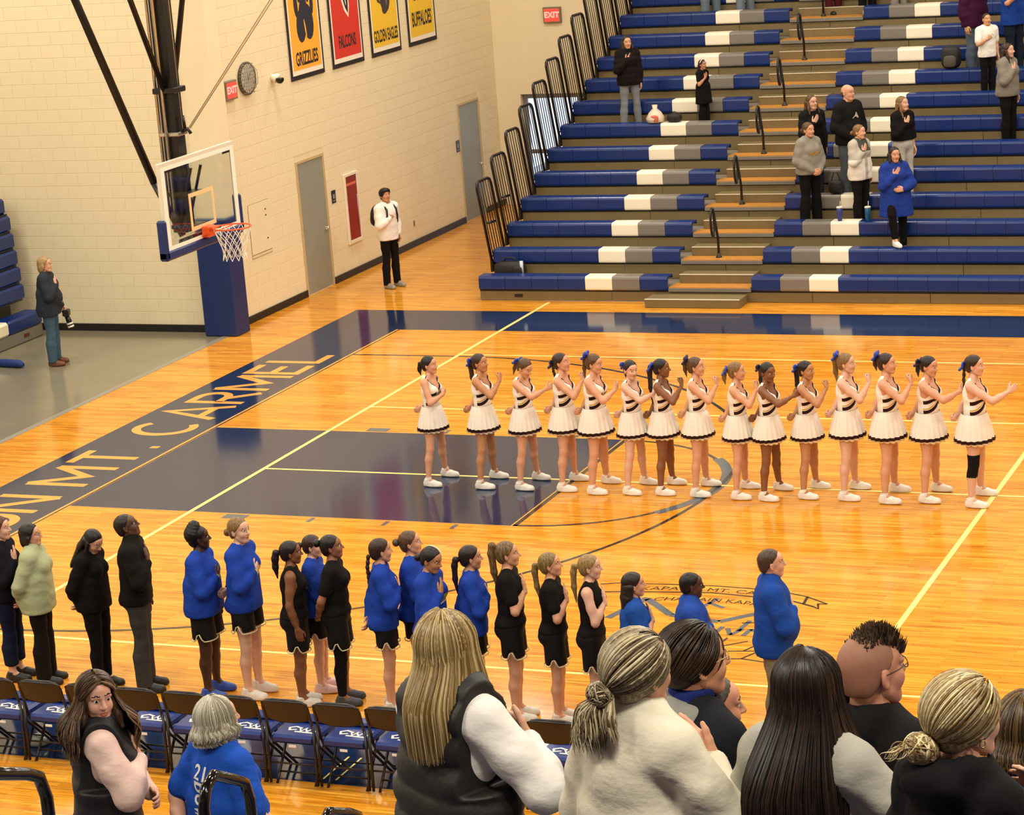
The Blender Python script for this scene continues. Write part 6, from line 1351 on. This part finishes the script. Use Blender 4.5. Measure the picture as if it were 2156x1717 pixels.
m_ = MB(); m_.tube([(-0.10, -0.02, -0.01), (-0.18, -0.03, 0.0), (-0.24, -0.035, 0.0), (-0.27, -0.035, 0.0)], [0.012, 0.018, 0.035, 0.06], 12); m_.obj('bell', M_BRASS, br, smooth=True)
for k_ in range(3): m_ = MB(); m_.tube([(-0.03 + 0.03 * k_, 0.025, -0.05), (-0.03 + 0.03 * k_, 0.025, 0.05)], 0.010, 8); m_.obj('valve', M_BRASS, br, smooth=True)
spect('woman in grey sweatshirt and black trousers with long dark hair at right', 8.26, 6, -20, 1.66, 'f', PINK, dict(t='long', len=0.30, front=0.2, c=DBR), dict(c='#7f7a6f', hem=0.85, off=0.036, boxy=True, amp=0.005, name='sweatshirt'), TR('#0f0c0c', 0.012), '#181412', 'heart_hi', 'down', 0.10, (10, 4), 1.12)
spect('person in olive jacket cut off by the right edge', 8.95, 7, -30, 1.66, 'f', FAIR, dict(t='long', len=0.25, c=DBR), dict(c='#6b6a45', hem=0.80, off=0.04, boxy=True, amp=0.004, name='jacket'), TR('#12131c'), '#181412', 'heart', 'down', 0.10, (0, 0), 1.1)
spect('person in jeans standing on the top row, left of two', 2.06, 12, -40, 1.68, 'f', FAIR, dict(t='long', len=0.25, c=BRN), dict(c='#3b4250', hem=0.85, off=0.03, boxy=True), TR('#66727c', 0.03), '#9a8d80', 'heart', 'down', 0.13, (0, 0), 1.0)
spect('person in jeans standing on the top row, right of two', 2.72, 12, -30, 1.66, 'f', FAIR, dict(t='pony', len=0.25, c=DBR), dict(c='#4b3b3a', hem=0.85, off=0.03, boxy=True), TR('#6a757f', 0.03), '#9a8d80', 'heart', 'down', 0.13, (0, 0), 1.0)
spect('person in dark red trousers standing high in the aisle', 4.36, 12, -40, 1.66, 'f', TAN, dict(t='long', len=0.25, c=DBR), dict(c='#2a2226', hem=0.85, off=0.03, boxy=True), TR('#4a1420', 0.02), '#1a1416', 'heart', 'down', 0.10, (0, 0), 1.0)
spect('person in black trousers with white soled shoes high by the aisle', 4.98, 12, -40, 1.70, 'm', TAN, dict(t='short', c=DBR), dict(c='#20242c', hem=0.85, off=0.03, boxy=True), TR('#100e10', 0.02), '#d8d2c8', 'heart', 'down', 0.11, (0, 0), 1.0)
spect('person in grey trousers standing high behind the upper benches', 5.55, 12, -36, 1.66, 'f', FAIR, dict(t='bun', c=DBR), dict(c='#5b5652', hem=0.85, off=0.03, boxy=True), TR('#8c8278', 0.02), '#d8d2c8', 'heart', 'down', 0.10, (0, 0), 1.0)

# ================================================================== the people right in front of the camera
def near_pos(x, n): return (x, NDY(n), NDZ(n) + 0.004)
g4 = 'spectators standing in the foreground'
HE = (A(-0.018, 0, 0.030), A(0.108, 0.088, 0.100))
def add_strands(res, paths, rads, cols, tones, name='hair_strands', head=True, n=3):
    V, F, T = strand_mesh(paths, rads, n, tones)
    if head: V = V @ res['R'].T + res['o']
    me = mesh_np(name, V, F, hair_mat(*cols, nz=0.3)); at = me.attributes.new('tone', 'FLOAT', 'POINT'); at.data.foreach_set('value', T.astype(np.float32))
    p = res.get('hair'); o_ = obj(name, me, p if p is not None else res['root']); return o_
def tone(rnd): return (rnd.random() ** 1.4) * 1.2 - 0.25
def sstep(a, b, x): t = min(1, max(0, (x - a) / (b - a))); return t * t * (3 - 2 * t)
def strands_fall(res, cols, N, L, az, seed=1, bk=0.07, wave=0.0, r=0.0042, flare=0.10, push=0.0, er=1.0, part=0.0):
    rnd = random.Random(seed); paths, rads, tones = [], [], []; c, e = HE
    for i in range(N):
        ph = math.radians(rnd.uniform(*az)); k = 1.03 + rnd.random() * 0.05; t0 = rnd.uniform(3, 70) if rnd.random() < 0.5 else rnd.uniform(2, 16); pts = []
        phs = rnd.uniform(0, 6.28); Lk = L * rnd.uniform(0.90, 1.0); dj = rnd.gauss(0, 0.004)
        for j in range(8):
            th = math.radians(t0 + (94 - t0) * j / 7); pts.append(c + e * k * A(math.sin(th) * math.cos(ph), math.sin(th) * math.sin(ph), math.cos(th)))
        p0 = pts[-1]; bw = max(0.0, -math.cos(ph)); out = A(math.cos(ph), math.sin(ph), 0)
        for j in range(1, 11):
            t = j / 10; z = p0[2] - (Lk + p0[2] * 0) * t; q = p0 * 1.0
            q = q + out * (flare * 0.35 * sstep(0.0, 0.6, t)) + A(-bk * bw * sstep(0.05, 0.55, t), push * sstep(0.2, 1, t), 0)
            w_ = wave * sstep(0.05, 0.6, t) * math.sin(phs * 0.35 + 11 * t + 1.5 * math.sin(phs)); q = q + A(-math.sin(ph), math.cos(ph), 0) * (w_ + dj) + out * w_ * 0.6
            q[2] = z; pts.append(q)
        rr = r * rnd.uniform(0.7, 1.2); paths.append(np.array(pts)); rads.append(np.array([rr] * 15 + [rr * 0.75, rr * 0.5, rr * 0.15])); tones.append(tone(rnd))
    return add_strands(res, paths, rads, cols, tones)
def hl_theta(ph): a = abs((math.degrees(ph) + 180) % 360 - 180); return 50 + 78 * (a / 180) ** 0.85
def strands_tied(res, cols, N, tie, seed=2, r=0.004, k0=1.02, sag=0.0, side=0, hlk=1.0):
    rnd = random.Random(seed); paths, rads, tones = [], [], []; c, e = HE; td = (A(*tie) - c) / e; td /= np.linalg.norm(td)
    for i in range(N):
        ph = rnd.uniform(-math.pi, math.pi) if not side else side * rnd.uniform(0.02, 2.4); th = math.radians(hlk * hl_theta(ph) * (rnd.uniform(0.90, 1.0) if rnd.random() < 0.5 else rnd.uniform(0.1, 1.0)))
        d0 = A(math.sin(th) * math.cos(ph), math.sin(th) * math.sin(ph), math.cos(th)); om = math.acos(max(-1, min(1, float(d0 @ td)))); k = k0 + rnd.random() * 0.045; pts = []
        if om < 0.15: continue
        for j in range(11):
            t = j / 10; d = (math.sin((1 - t) * om) * d0 + math.sin(t * om) * td) / math.sin(om); pts.append(c + e * d * (k + 0.03 * math.sin(math.pi * t) - 0.03 * (t > 0.95)) + A(0, 0, -sag * math.sin(math.pi * t)))
        rr = r * rnd.uniform(0.7, 1.2); paths.append(np.array(pts)); rads.append(np.array([rr * 0.5] + [rr] * 10)); tones.append(tone(rnd))
    return add_strands(res, paths, rads, cols, tones)
def strands_tail(res, cols, N, guide, spread, seed=3, r=0.004, wave=0.0, name='hair_tail'):
    rnd = random.Random(seed); G = np.array(guide, float); paths, rads, tones = [], [], []; m = 14; tt = np.linspace(0, len(G) - 1, m)
    base = np.stack([np.interp(tt, range(len(G)), G[:, a]) for a in range(3)], 1); S_ = np.interp(tt, range(len(spread)), spread)
    for i in range(N):
        a = rnd.uniform(0, 6.28); q = math.sqrt(rnd.random()); off = A(math.cos(a) * q * 0.8, math.sin(a) * q, rnd.uniform(-0.25, 0.25) * q); ph = rnd.uniform(0, 6.28); cut = rnd.uniform(0.85, 1.0)
        pts = base + off[None, :] * S_[:, None] + (wave * np.sin(np.linspace(0, 9, m) + ph) * np.linspace(0, 1, m))[:, None] * A(0.3, 1, 0.2)
        kk = int(m * cut); rr = r * rnd.uniform(0.7, 1.2); paths.append(pts[:kk]); rads.append(np.interp(np.linspace(0, 1, kk), [0, 0.7, 1], [rr, rr, rr * 0.2])); tones.append(tone(rnd))
    return add_strands(res, paths, rads, cols, tones, name)
def bun_strands(res, cols, N, c, rad, seed=4, r=0.0042):
    rnd = random.Random(seed); paths, rads, tones = [], [], []; c = A(*c); rad = A(*rad)
    for i in range(N):
        ax = A(rnd.gauss(0, 1), rnd.gauss(0, 0.6), rnd.gauss(0, 0.6)); ax /= np.linalg.norm(ax); u = np.cross(ax, A(0.2, 0.3, 0.9)); u /= np.linalg.norm(u); w = np.cross(ax, u); a0 = rnd.uniform(0, 6.28); sp = rnd.uniform(1.8, 3.6); k = rnd.uniform(0.9, 1.08); sh = ax * rnd.uniform(-0.5, 0.5)
        pts = [c + rad * k * ((math.cos(a0 + sp * t) * u + math.sin(a0 + sp * t) * w) * math.sqrt(1 - float(sh @ sh)) + sh) for t in np.linspace(0, 1, 10)]
        rr = r * rnd.uniform(0.7, 1.2); paths.append(np.array(pts)); rads.append(np.array([rr * 0.4] + [rr] * 8 + [rr * 0.3])); tones.append(tone(rnd))
    return add_strands(res, paths, rads, cols, tones, 'hair_bun')

# blonde woman, dark quilted vest over white sweatshirt
GOLD = ('#6b5128', '#e3c88e')
heart_wide = ((0.075, -0.175, -0.215), (0.205, 0.035, -0.135), (-0.05, 0.8, 0.5), (-1, 0, 0), 'flat')
r = person('woman with long straight blonde hair in dark quilted vest and white sleeves', near_pos(13.13, 12), 66, 1.77, 'f', '#dba98a', dict(t='long', len=0.32, c=GOLD, bk=0.075, wd=0.9, thin=0.7), dict(c='#ece6dd', sleeve=2, hem=0.90, off=0.020, soff=0.030, amp=0.005, wf=0.8, name='sweatshirt'), TR('#2b3040', 0.01), '#3a332c', heart_wide, 'tuck', 0.10, (14, 4), 1.04, near=1, group=g4)
B = r['B']; Pv = [grow(p, 0.054) for p in B.torso] + [cap((-0.006, y_, 1.14), (-0.006, y_ * 1.05, 0.70), 0.165, 0.172, 0.02) for y_ in (-0.062, 0.0, 0.062)]
V, F = shape(Pv, 0.0125, k=0.03, pad=0.03, warp=lambda X, Y, Z: -0.018 * np.abs(np.sin(np.pi * (Z - 0.12 * Y) / 0.105)) ** 0.7 + 0.012, clip=lambda X, Y, Z: np.maximum(np.maximum(0.80 - Z, np.where(np.sqrt(X ** 2 + Y ** 2) < 0.085, Z - 1.475, -1)), np.where(np.abs(Y) > 0.150, (Z - 1.155) * 0.7, -1)) + 0 * X)
obj('quilted_vest', mesh_np('quilted_vest', V, F, mat('vest_charcoal', '#1c1a16', rough=0.55, var=0.12, vscale=6, bump=0.15, bscale=50)), r['root'])
strands_fall(r, GOLD, 700, 0.335, (62, 298), 11, bk=0.085, r=0.0041, flare=0.06)
# woman in cream coat with messy tied hair
ASH = ('#57452c', '#dccaa0')
r = person('woman in cream coat with messy tied back streaked hair', near_pos(14.04, 13), 66, 1.68, 'f', '#d9a083', dict(t='cap', c=ASH), dict(c='#d9d0b8', sleeve=2, hem=0.72, off=0.036, soff=0.030, boxy=True, amp=0.006, wf=0.7, name='coat', collar=True), TR('#2b2b30', 0.01), '#3a332c', ((0.06, -0.15, -0.235), (0.19, 0.045, -0.10), (0.0, 0.75, 0.6), (-1, 0, 0), 'flat'), 'clasp', 0.10, (-4, 0), 1.12, near=1, group=g4)
strands_tied(r, ASH, 700, (-0.115, 0.03, -0.030), 21, r=0.0039)
bun_strands(r, ASH, 230, (-0.130, 0.035, -0.045), (0.034, 0.046, 0.036), 22, r=0.0032); strands_tail(r, ASH, 230, [(-0.13, 0.04, -0.05), (-0.16, 0.055, -0.09), (-0.165, 0.06, -0.16), (-0.16, 0.065, -0.23)], [0.014, 0.042, 0.056, 0.062], 23, r=0.0024, wave=0.020)
strands_tail(r, ASH, 60, [(-0.12, 0.0, -0.04), (-0.15, -0.02, -0.10), (-0.155, -0.035, -0.17)], [0.01, 0.02, 0.025], 24, wave=0.01)
# man with brown hair and glasses, hooded jacket
HBR = ('#1f150d', '#4a3523')
r = person('man with brown hair and glasses in grey hooded dark jacket', near_pos(13.98, 12), 44, 1.78, 'm', '#cf9470', dict(t='short', c=HBR, hl=-0.004, amp=0.003), dict(c='#15161d', sleeve=2, hem=0.84, off=0.032, boxy=True, amp=0.005, name='jacket'), TR('#2a2d33', 0.02), '#2b2520', 'heart', 'down', 0.10, (0, 4), 1.08, near=1, group=g4); glasses(r, '#b79a5c')
V, F = shape([ellp((-0.085, 0, 1.425), (0.085, 0.155, 0.072)), cap((-0.05, -0.10, 1.44), (0.06, -0.10, 1.40), 0.045, 0.035), cap((-0.05, 0.10, 1.44), (0.06, 0.10, 1.40), 0.045, 0.035)], 0.011, k=0.03, pad=0.03, warp=wrinkle(0.006, 0.8)); obj('hood', mesh_np('hood', V, F, cloth_mat('#87867c')), r['root'])
V, F = shape([cap((-0.012, 0, 1.455), (0.0, 0, 1.51), 0.075, 0.069)], 0.010, k=0.02, pad=0.02, clip=lambda X, Y, Z: Z - 1.515 + 0 * X + 0 * Y); obj('collar', mesh_np('collar', V, F, cloth_mat('#1c2866')), r['root'])
strands_tied(r, HBR, 420, (-0.10, 0, -0.055), 31, r=0.0034, k0=0.985, hlk=0.84)
# man partly hidden in front of him
r = person('grey haired man mostly hidden behind the man with brown hair', near_pos(13.80, 11), 34, 1.655, 'm', '#cd8f70', dict(t='short', c=('#2a2622', '#6b6259'), hl=-0.012), dict(c='#17181f', sleeve=2, hem=0.84, off=0.03, boxy=True, amp=0.004, name='jacket'), TR('#23252b', 0.02), '#2b2520', 'heart', 'down', 0.10, (0, 0), 1.1, near=1, group=g4)
# woman with very long dark hair, grey jacket
DKH = ('#120c09', '#3a281b')
r = person('woman with very long straight dark brown hair in light grey jacket', near_pos(14.56, 13), 74, 1.66, 'f', '#d79c80', dict(t='long', len=0.50, c=DKH, bk=0.095, wd=0.95, thin=0.6), dict(c='#a8a497', sleeve=2, hem=0.86, off=0.028, soff=0.028, boxy=True, amp=0.005, wf=0.7, name='jacket'), TR('#1d1d22', 0.01), '#2b2520', heart_wide, 'clasp', 0.10, (0, 2), 1.08, near=1, group=g4)
strands_fall(r, DKH, 800, 0.56, (58, 302), 41, bk=0.105, r=0.0045, flare=0.20)
# man with cropped sides and tall top hair, black hoodie
r = person('man with shaved sides, tall top hair and glasses in black hoodie', near_pos(14.56, 12), 58, 1.79, 'm', '#cb8e72', dict(t='hawk', c=('#2e2219', '#574434')), dict(c='#100e0e', sleeve=2, hem=0.84, off=0.034, boxy=True, amp=0.005, name='hoodie', hood=True), TR('#24262c', 0.02), '#2b2520', 'heart', 'down', 0.10, (-6, 4), 1.1, near=1, group=g4); glasses(r, '#3a2016')
V, F = shape([ellp((-0.018, 0, 0.028), (0.0975, 0.0765, 0.0885)), ellp((-0.045, 0, -0.02), (0.062, 0.070, 0.070))], 0.0065, k=0.02, pad=0.02, clip=lambda X, Y, Z: np.maximum(hairline(-0.006)(X, Y, Z), -0.058 - Z + 0 * X)); obj('stubble', mesh_np('stubble', V @ r['R'].T + r['o'], F, mat('stubble_brown', '#94654e', rough=0.6, var=0.15, vscale=60)), r['root'])
rnd = random.Random(51); paths, rads, tones = [], [], []
for i in range(900):
    x = rnd.uniform(-0.055, 0.080); y = max(-0.05, min(0.05, rnd.gauss(0, 0.026))); z = 0.024 + 0.086 * math.sqrt(max(0.05, 1 - ((x + 0.014) / 0.097) ** 2 - (y / 0.080) ** 2)); hgt = (0.012 + 0.032 * sstep(-0.06, 0.06, x)) * rnd.uniform(0.8, 1.1); d = A(0.35 * sstep(0, 0.1, x) + rnd.gauss(0, 0.12), y * 6 + rnd.gauss(0, 0.15), 1.0); p = A(x, y, z); paths.append(np.array([p, p + d * hgt * 0.5, p + d * hgt])); rads.append(np.array([0.0035, 0.0028, 0.0008])); tones.append(tone(rnd))
add_strands(r, paths, rads, ('#2e2219', '#6b543e'), tones)
# blonde woman with a low bun, black hoodie
BL2 = ('#75592f', '#efdca8')
r = person('blonde woman with a low loose bun and earring in black hoodie', near_pos(15.15, 14), 56, 1.565, 'f', '#dfae92', dict(t='cap', c=BL2), dict(c='#0e0c0d', sleeve=2, hem=0.86, off=0.030, soff=0.026, boxy=True, amp=0.005, wf=0.8, name='hoodie', hood=True), TR('#1d1d22', 0.01), '#2b2520', ((0.05, -0.13, -0.25), (0.185, 0.02, -0.085), (0.05, 0.5, 0.85), (-1, 0, 0), 'relax'), 'down', 0.10, (-4, 0), 1.02, near=1, group=g4)
strands_tied(r, BL2, 740, (-0.110, 0.015, -0.045), 61, r=0.0038)
bun_strands(r, BL2, 240, (-0.140, 0.02, -0.060), (0.040, 0.048, 0.040), 62); strands_tail(r, BL2, 40, [(-0.13, 0.02, -0.05), (-0.17, 0.05, -0.06), (-0.20, 0.08, -0.09)], [0.02, 0.03, 0.04], 63, r=0.0022, wave=0.015)
q = tube_geo(np.array([(-0.012 + 0.009 * math.cos(t), -0.083, -0.049 + 0.010 * math.sin(t)) for t in np.linspace(0, 6.28, 14)]), 0.0022, 5); obj('earring', mesh_np('earring', q[0] @ r['R'].T + r['o'], q[1], mat('earring_gold', '#d9c27a', rough=0.2, metal=0.9)), r['root'])
# child or short haired person at the right edge, blue jacket
r = person('brown haired person in bright blue hooded jacket at the right edge', near_pos(15.18, 13), 82, 1.57, 'f', '#d9a285', dict(t='bob', c=('#2b1d11', '#86683c')), dict(c='#2348a8', sleeve=2, hem=0.84, off=0.036, boxy=True, amp=0.005, wf=0.8, name='jacket', hood=True), TR('#24262c', 0.01), '#2b2520', 'heart', 'down', 0.10, (0, 0), 1.0, near=1, group=g4)
strands_fall(r, ('#2b1d11', '#86683c'), 520, 0.125, (40, 320), 71, bk=0.02, r=0.0044, flare=0.04, wave=0.006)
# woman with long wavy brown hair in black vest looking back
WAV = ('#26170e', '#84603c')
r = person('woman with long wavy brown hair in black vest over pink sleeves', near_pos(10.40, 9), 34, 1.55, 'f', '#d29c83', dict(t='long', len=0.26, c=WAV, front=0.16, bk=0.06), dict(c='#dcbcae', sleeve=2, hem=0.90, off=0.018, soff=0.032, amp=0.005, wf=0.8, name='sweatshirt', collar=True), TR('#141213', 0.01), '#2b2520', ((0.10, -0.13, -0.225), (0.175, 0.075, -0.115), (-0.15, 0.85, 0.5), (-1, 0, 0), 'flat'), 'tuck', 0.10, (-72, 2), 1.05, near=1, group=g4)
B = r['B']; Pv = [grow(p, 0.048) for p in B.torso] + [cap((-0.006, y_, 1.14), (-0.006, y_ * 1.05, 0.62), 0.160, 0.168, 0.02) for y_ in (-0.066, 0.0, 0.066)]
V, F = shape(Pv, 0.0125, k=0.03, pad=0.03, warp=lambda X, Y, Z: -0.007 * np.abs(np.sin(np.pi * Z / 0.12)) + 0.004, clip=lambda X, Y, Z: np.maximum(np.maximum(0.74 - Z, np.where(np.sqrt(X ** 2 + Y ** 2) < 0.085, Z - 1.47, -1)), np.where(np.abs(Y) > 0.150, (Z - 1.15) * 0.7, -1)) + 0 * X)
obj('vest', mesh_np('vest', V, F, mat('vest_black', '#100d0d', rough=0.6, var=0.2, vscale=6, bump=0.15, bscale=50)), r['root'])
strands_fall(r, WAV, 560, 0.32, (56, 304), 81, bk=0.06, r=0.0046, flare=0.26, wave=0.022)
for sd_ in (-1, 1): strands_tied(r, WAV, 300, (-0.025, sd_ * 0.10, -0.03), 83 + sd_, r=0.0044, k0=1.05, side=sd_)
# grey haired woman in blue tee shirt seen from behind
GRY = ('#8f8670', '#e9e2cb')
r = person('grey haired woman in royal blue tee shirt seen from behind', near_pos(11.02, 9), 62, 1.48, 'f', '#d6a284', dict(t='bob', c=GRY), dict(c='#1d4dae', sleeve=0.78, hem=0.70, off=0.030, soff=0.034, boxy=True, amp=0.005, wf=0.8), TR('#26324a', 0.02), '#2b2520', ((-0.02, -0.16, -0.24), (0.13, 0.0, -0.34), (0.2, 0.9, 0), (-1, 0, 0), 'relax'), ((-0.10, -0.13, -0.235), (-0.185, 0.055, -0.42), (-0.05, 0.9, -0.35), (-1, 0, 0), 'relax'), 0.10, (-6, 6), 1.3, near=1, belly=0.02, group=g4)
strands_fall(r, GRY, 520, 0.125, (48, 312), 91, bk=0.02, r=0.0044, flare=0.03, wave=0.012)
tV, tF, _t = r['top']; wrap_text(r['root'], tV, tF, '21', '#e9e6dd', 1.338, 0.092, 0.075, 0.0, -1, name='back_number')
for k_, ch in enumerate('DOWKL'):
    V, F = text_geo(ch, 1.0, 'CENTER', 0.05); Vr = V.copy(); Vr[:, 0] = V[:, 1]; Vr[:, 1] = -V[:, 0]; wrap_text(r['root'], tV, tF, '', '#e0ddd2', 1.262 - 0.066 * k_, 0.074, 0.056, 0.0, -1, geo=(Vr, F), name='back_letter')
print('script seconds', round(time.time() - T0, 1), 'tris', sum(len(m.loops) - 2 * len(m.polygons) for m in bpy.data.meshes))
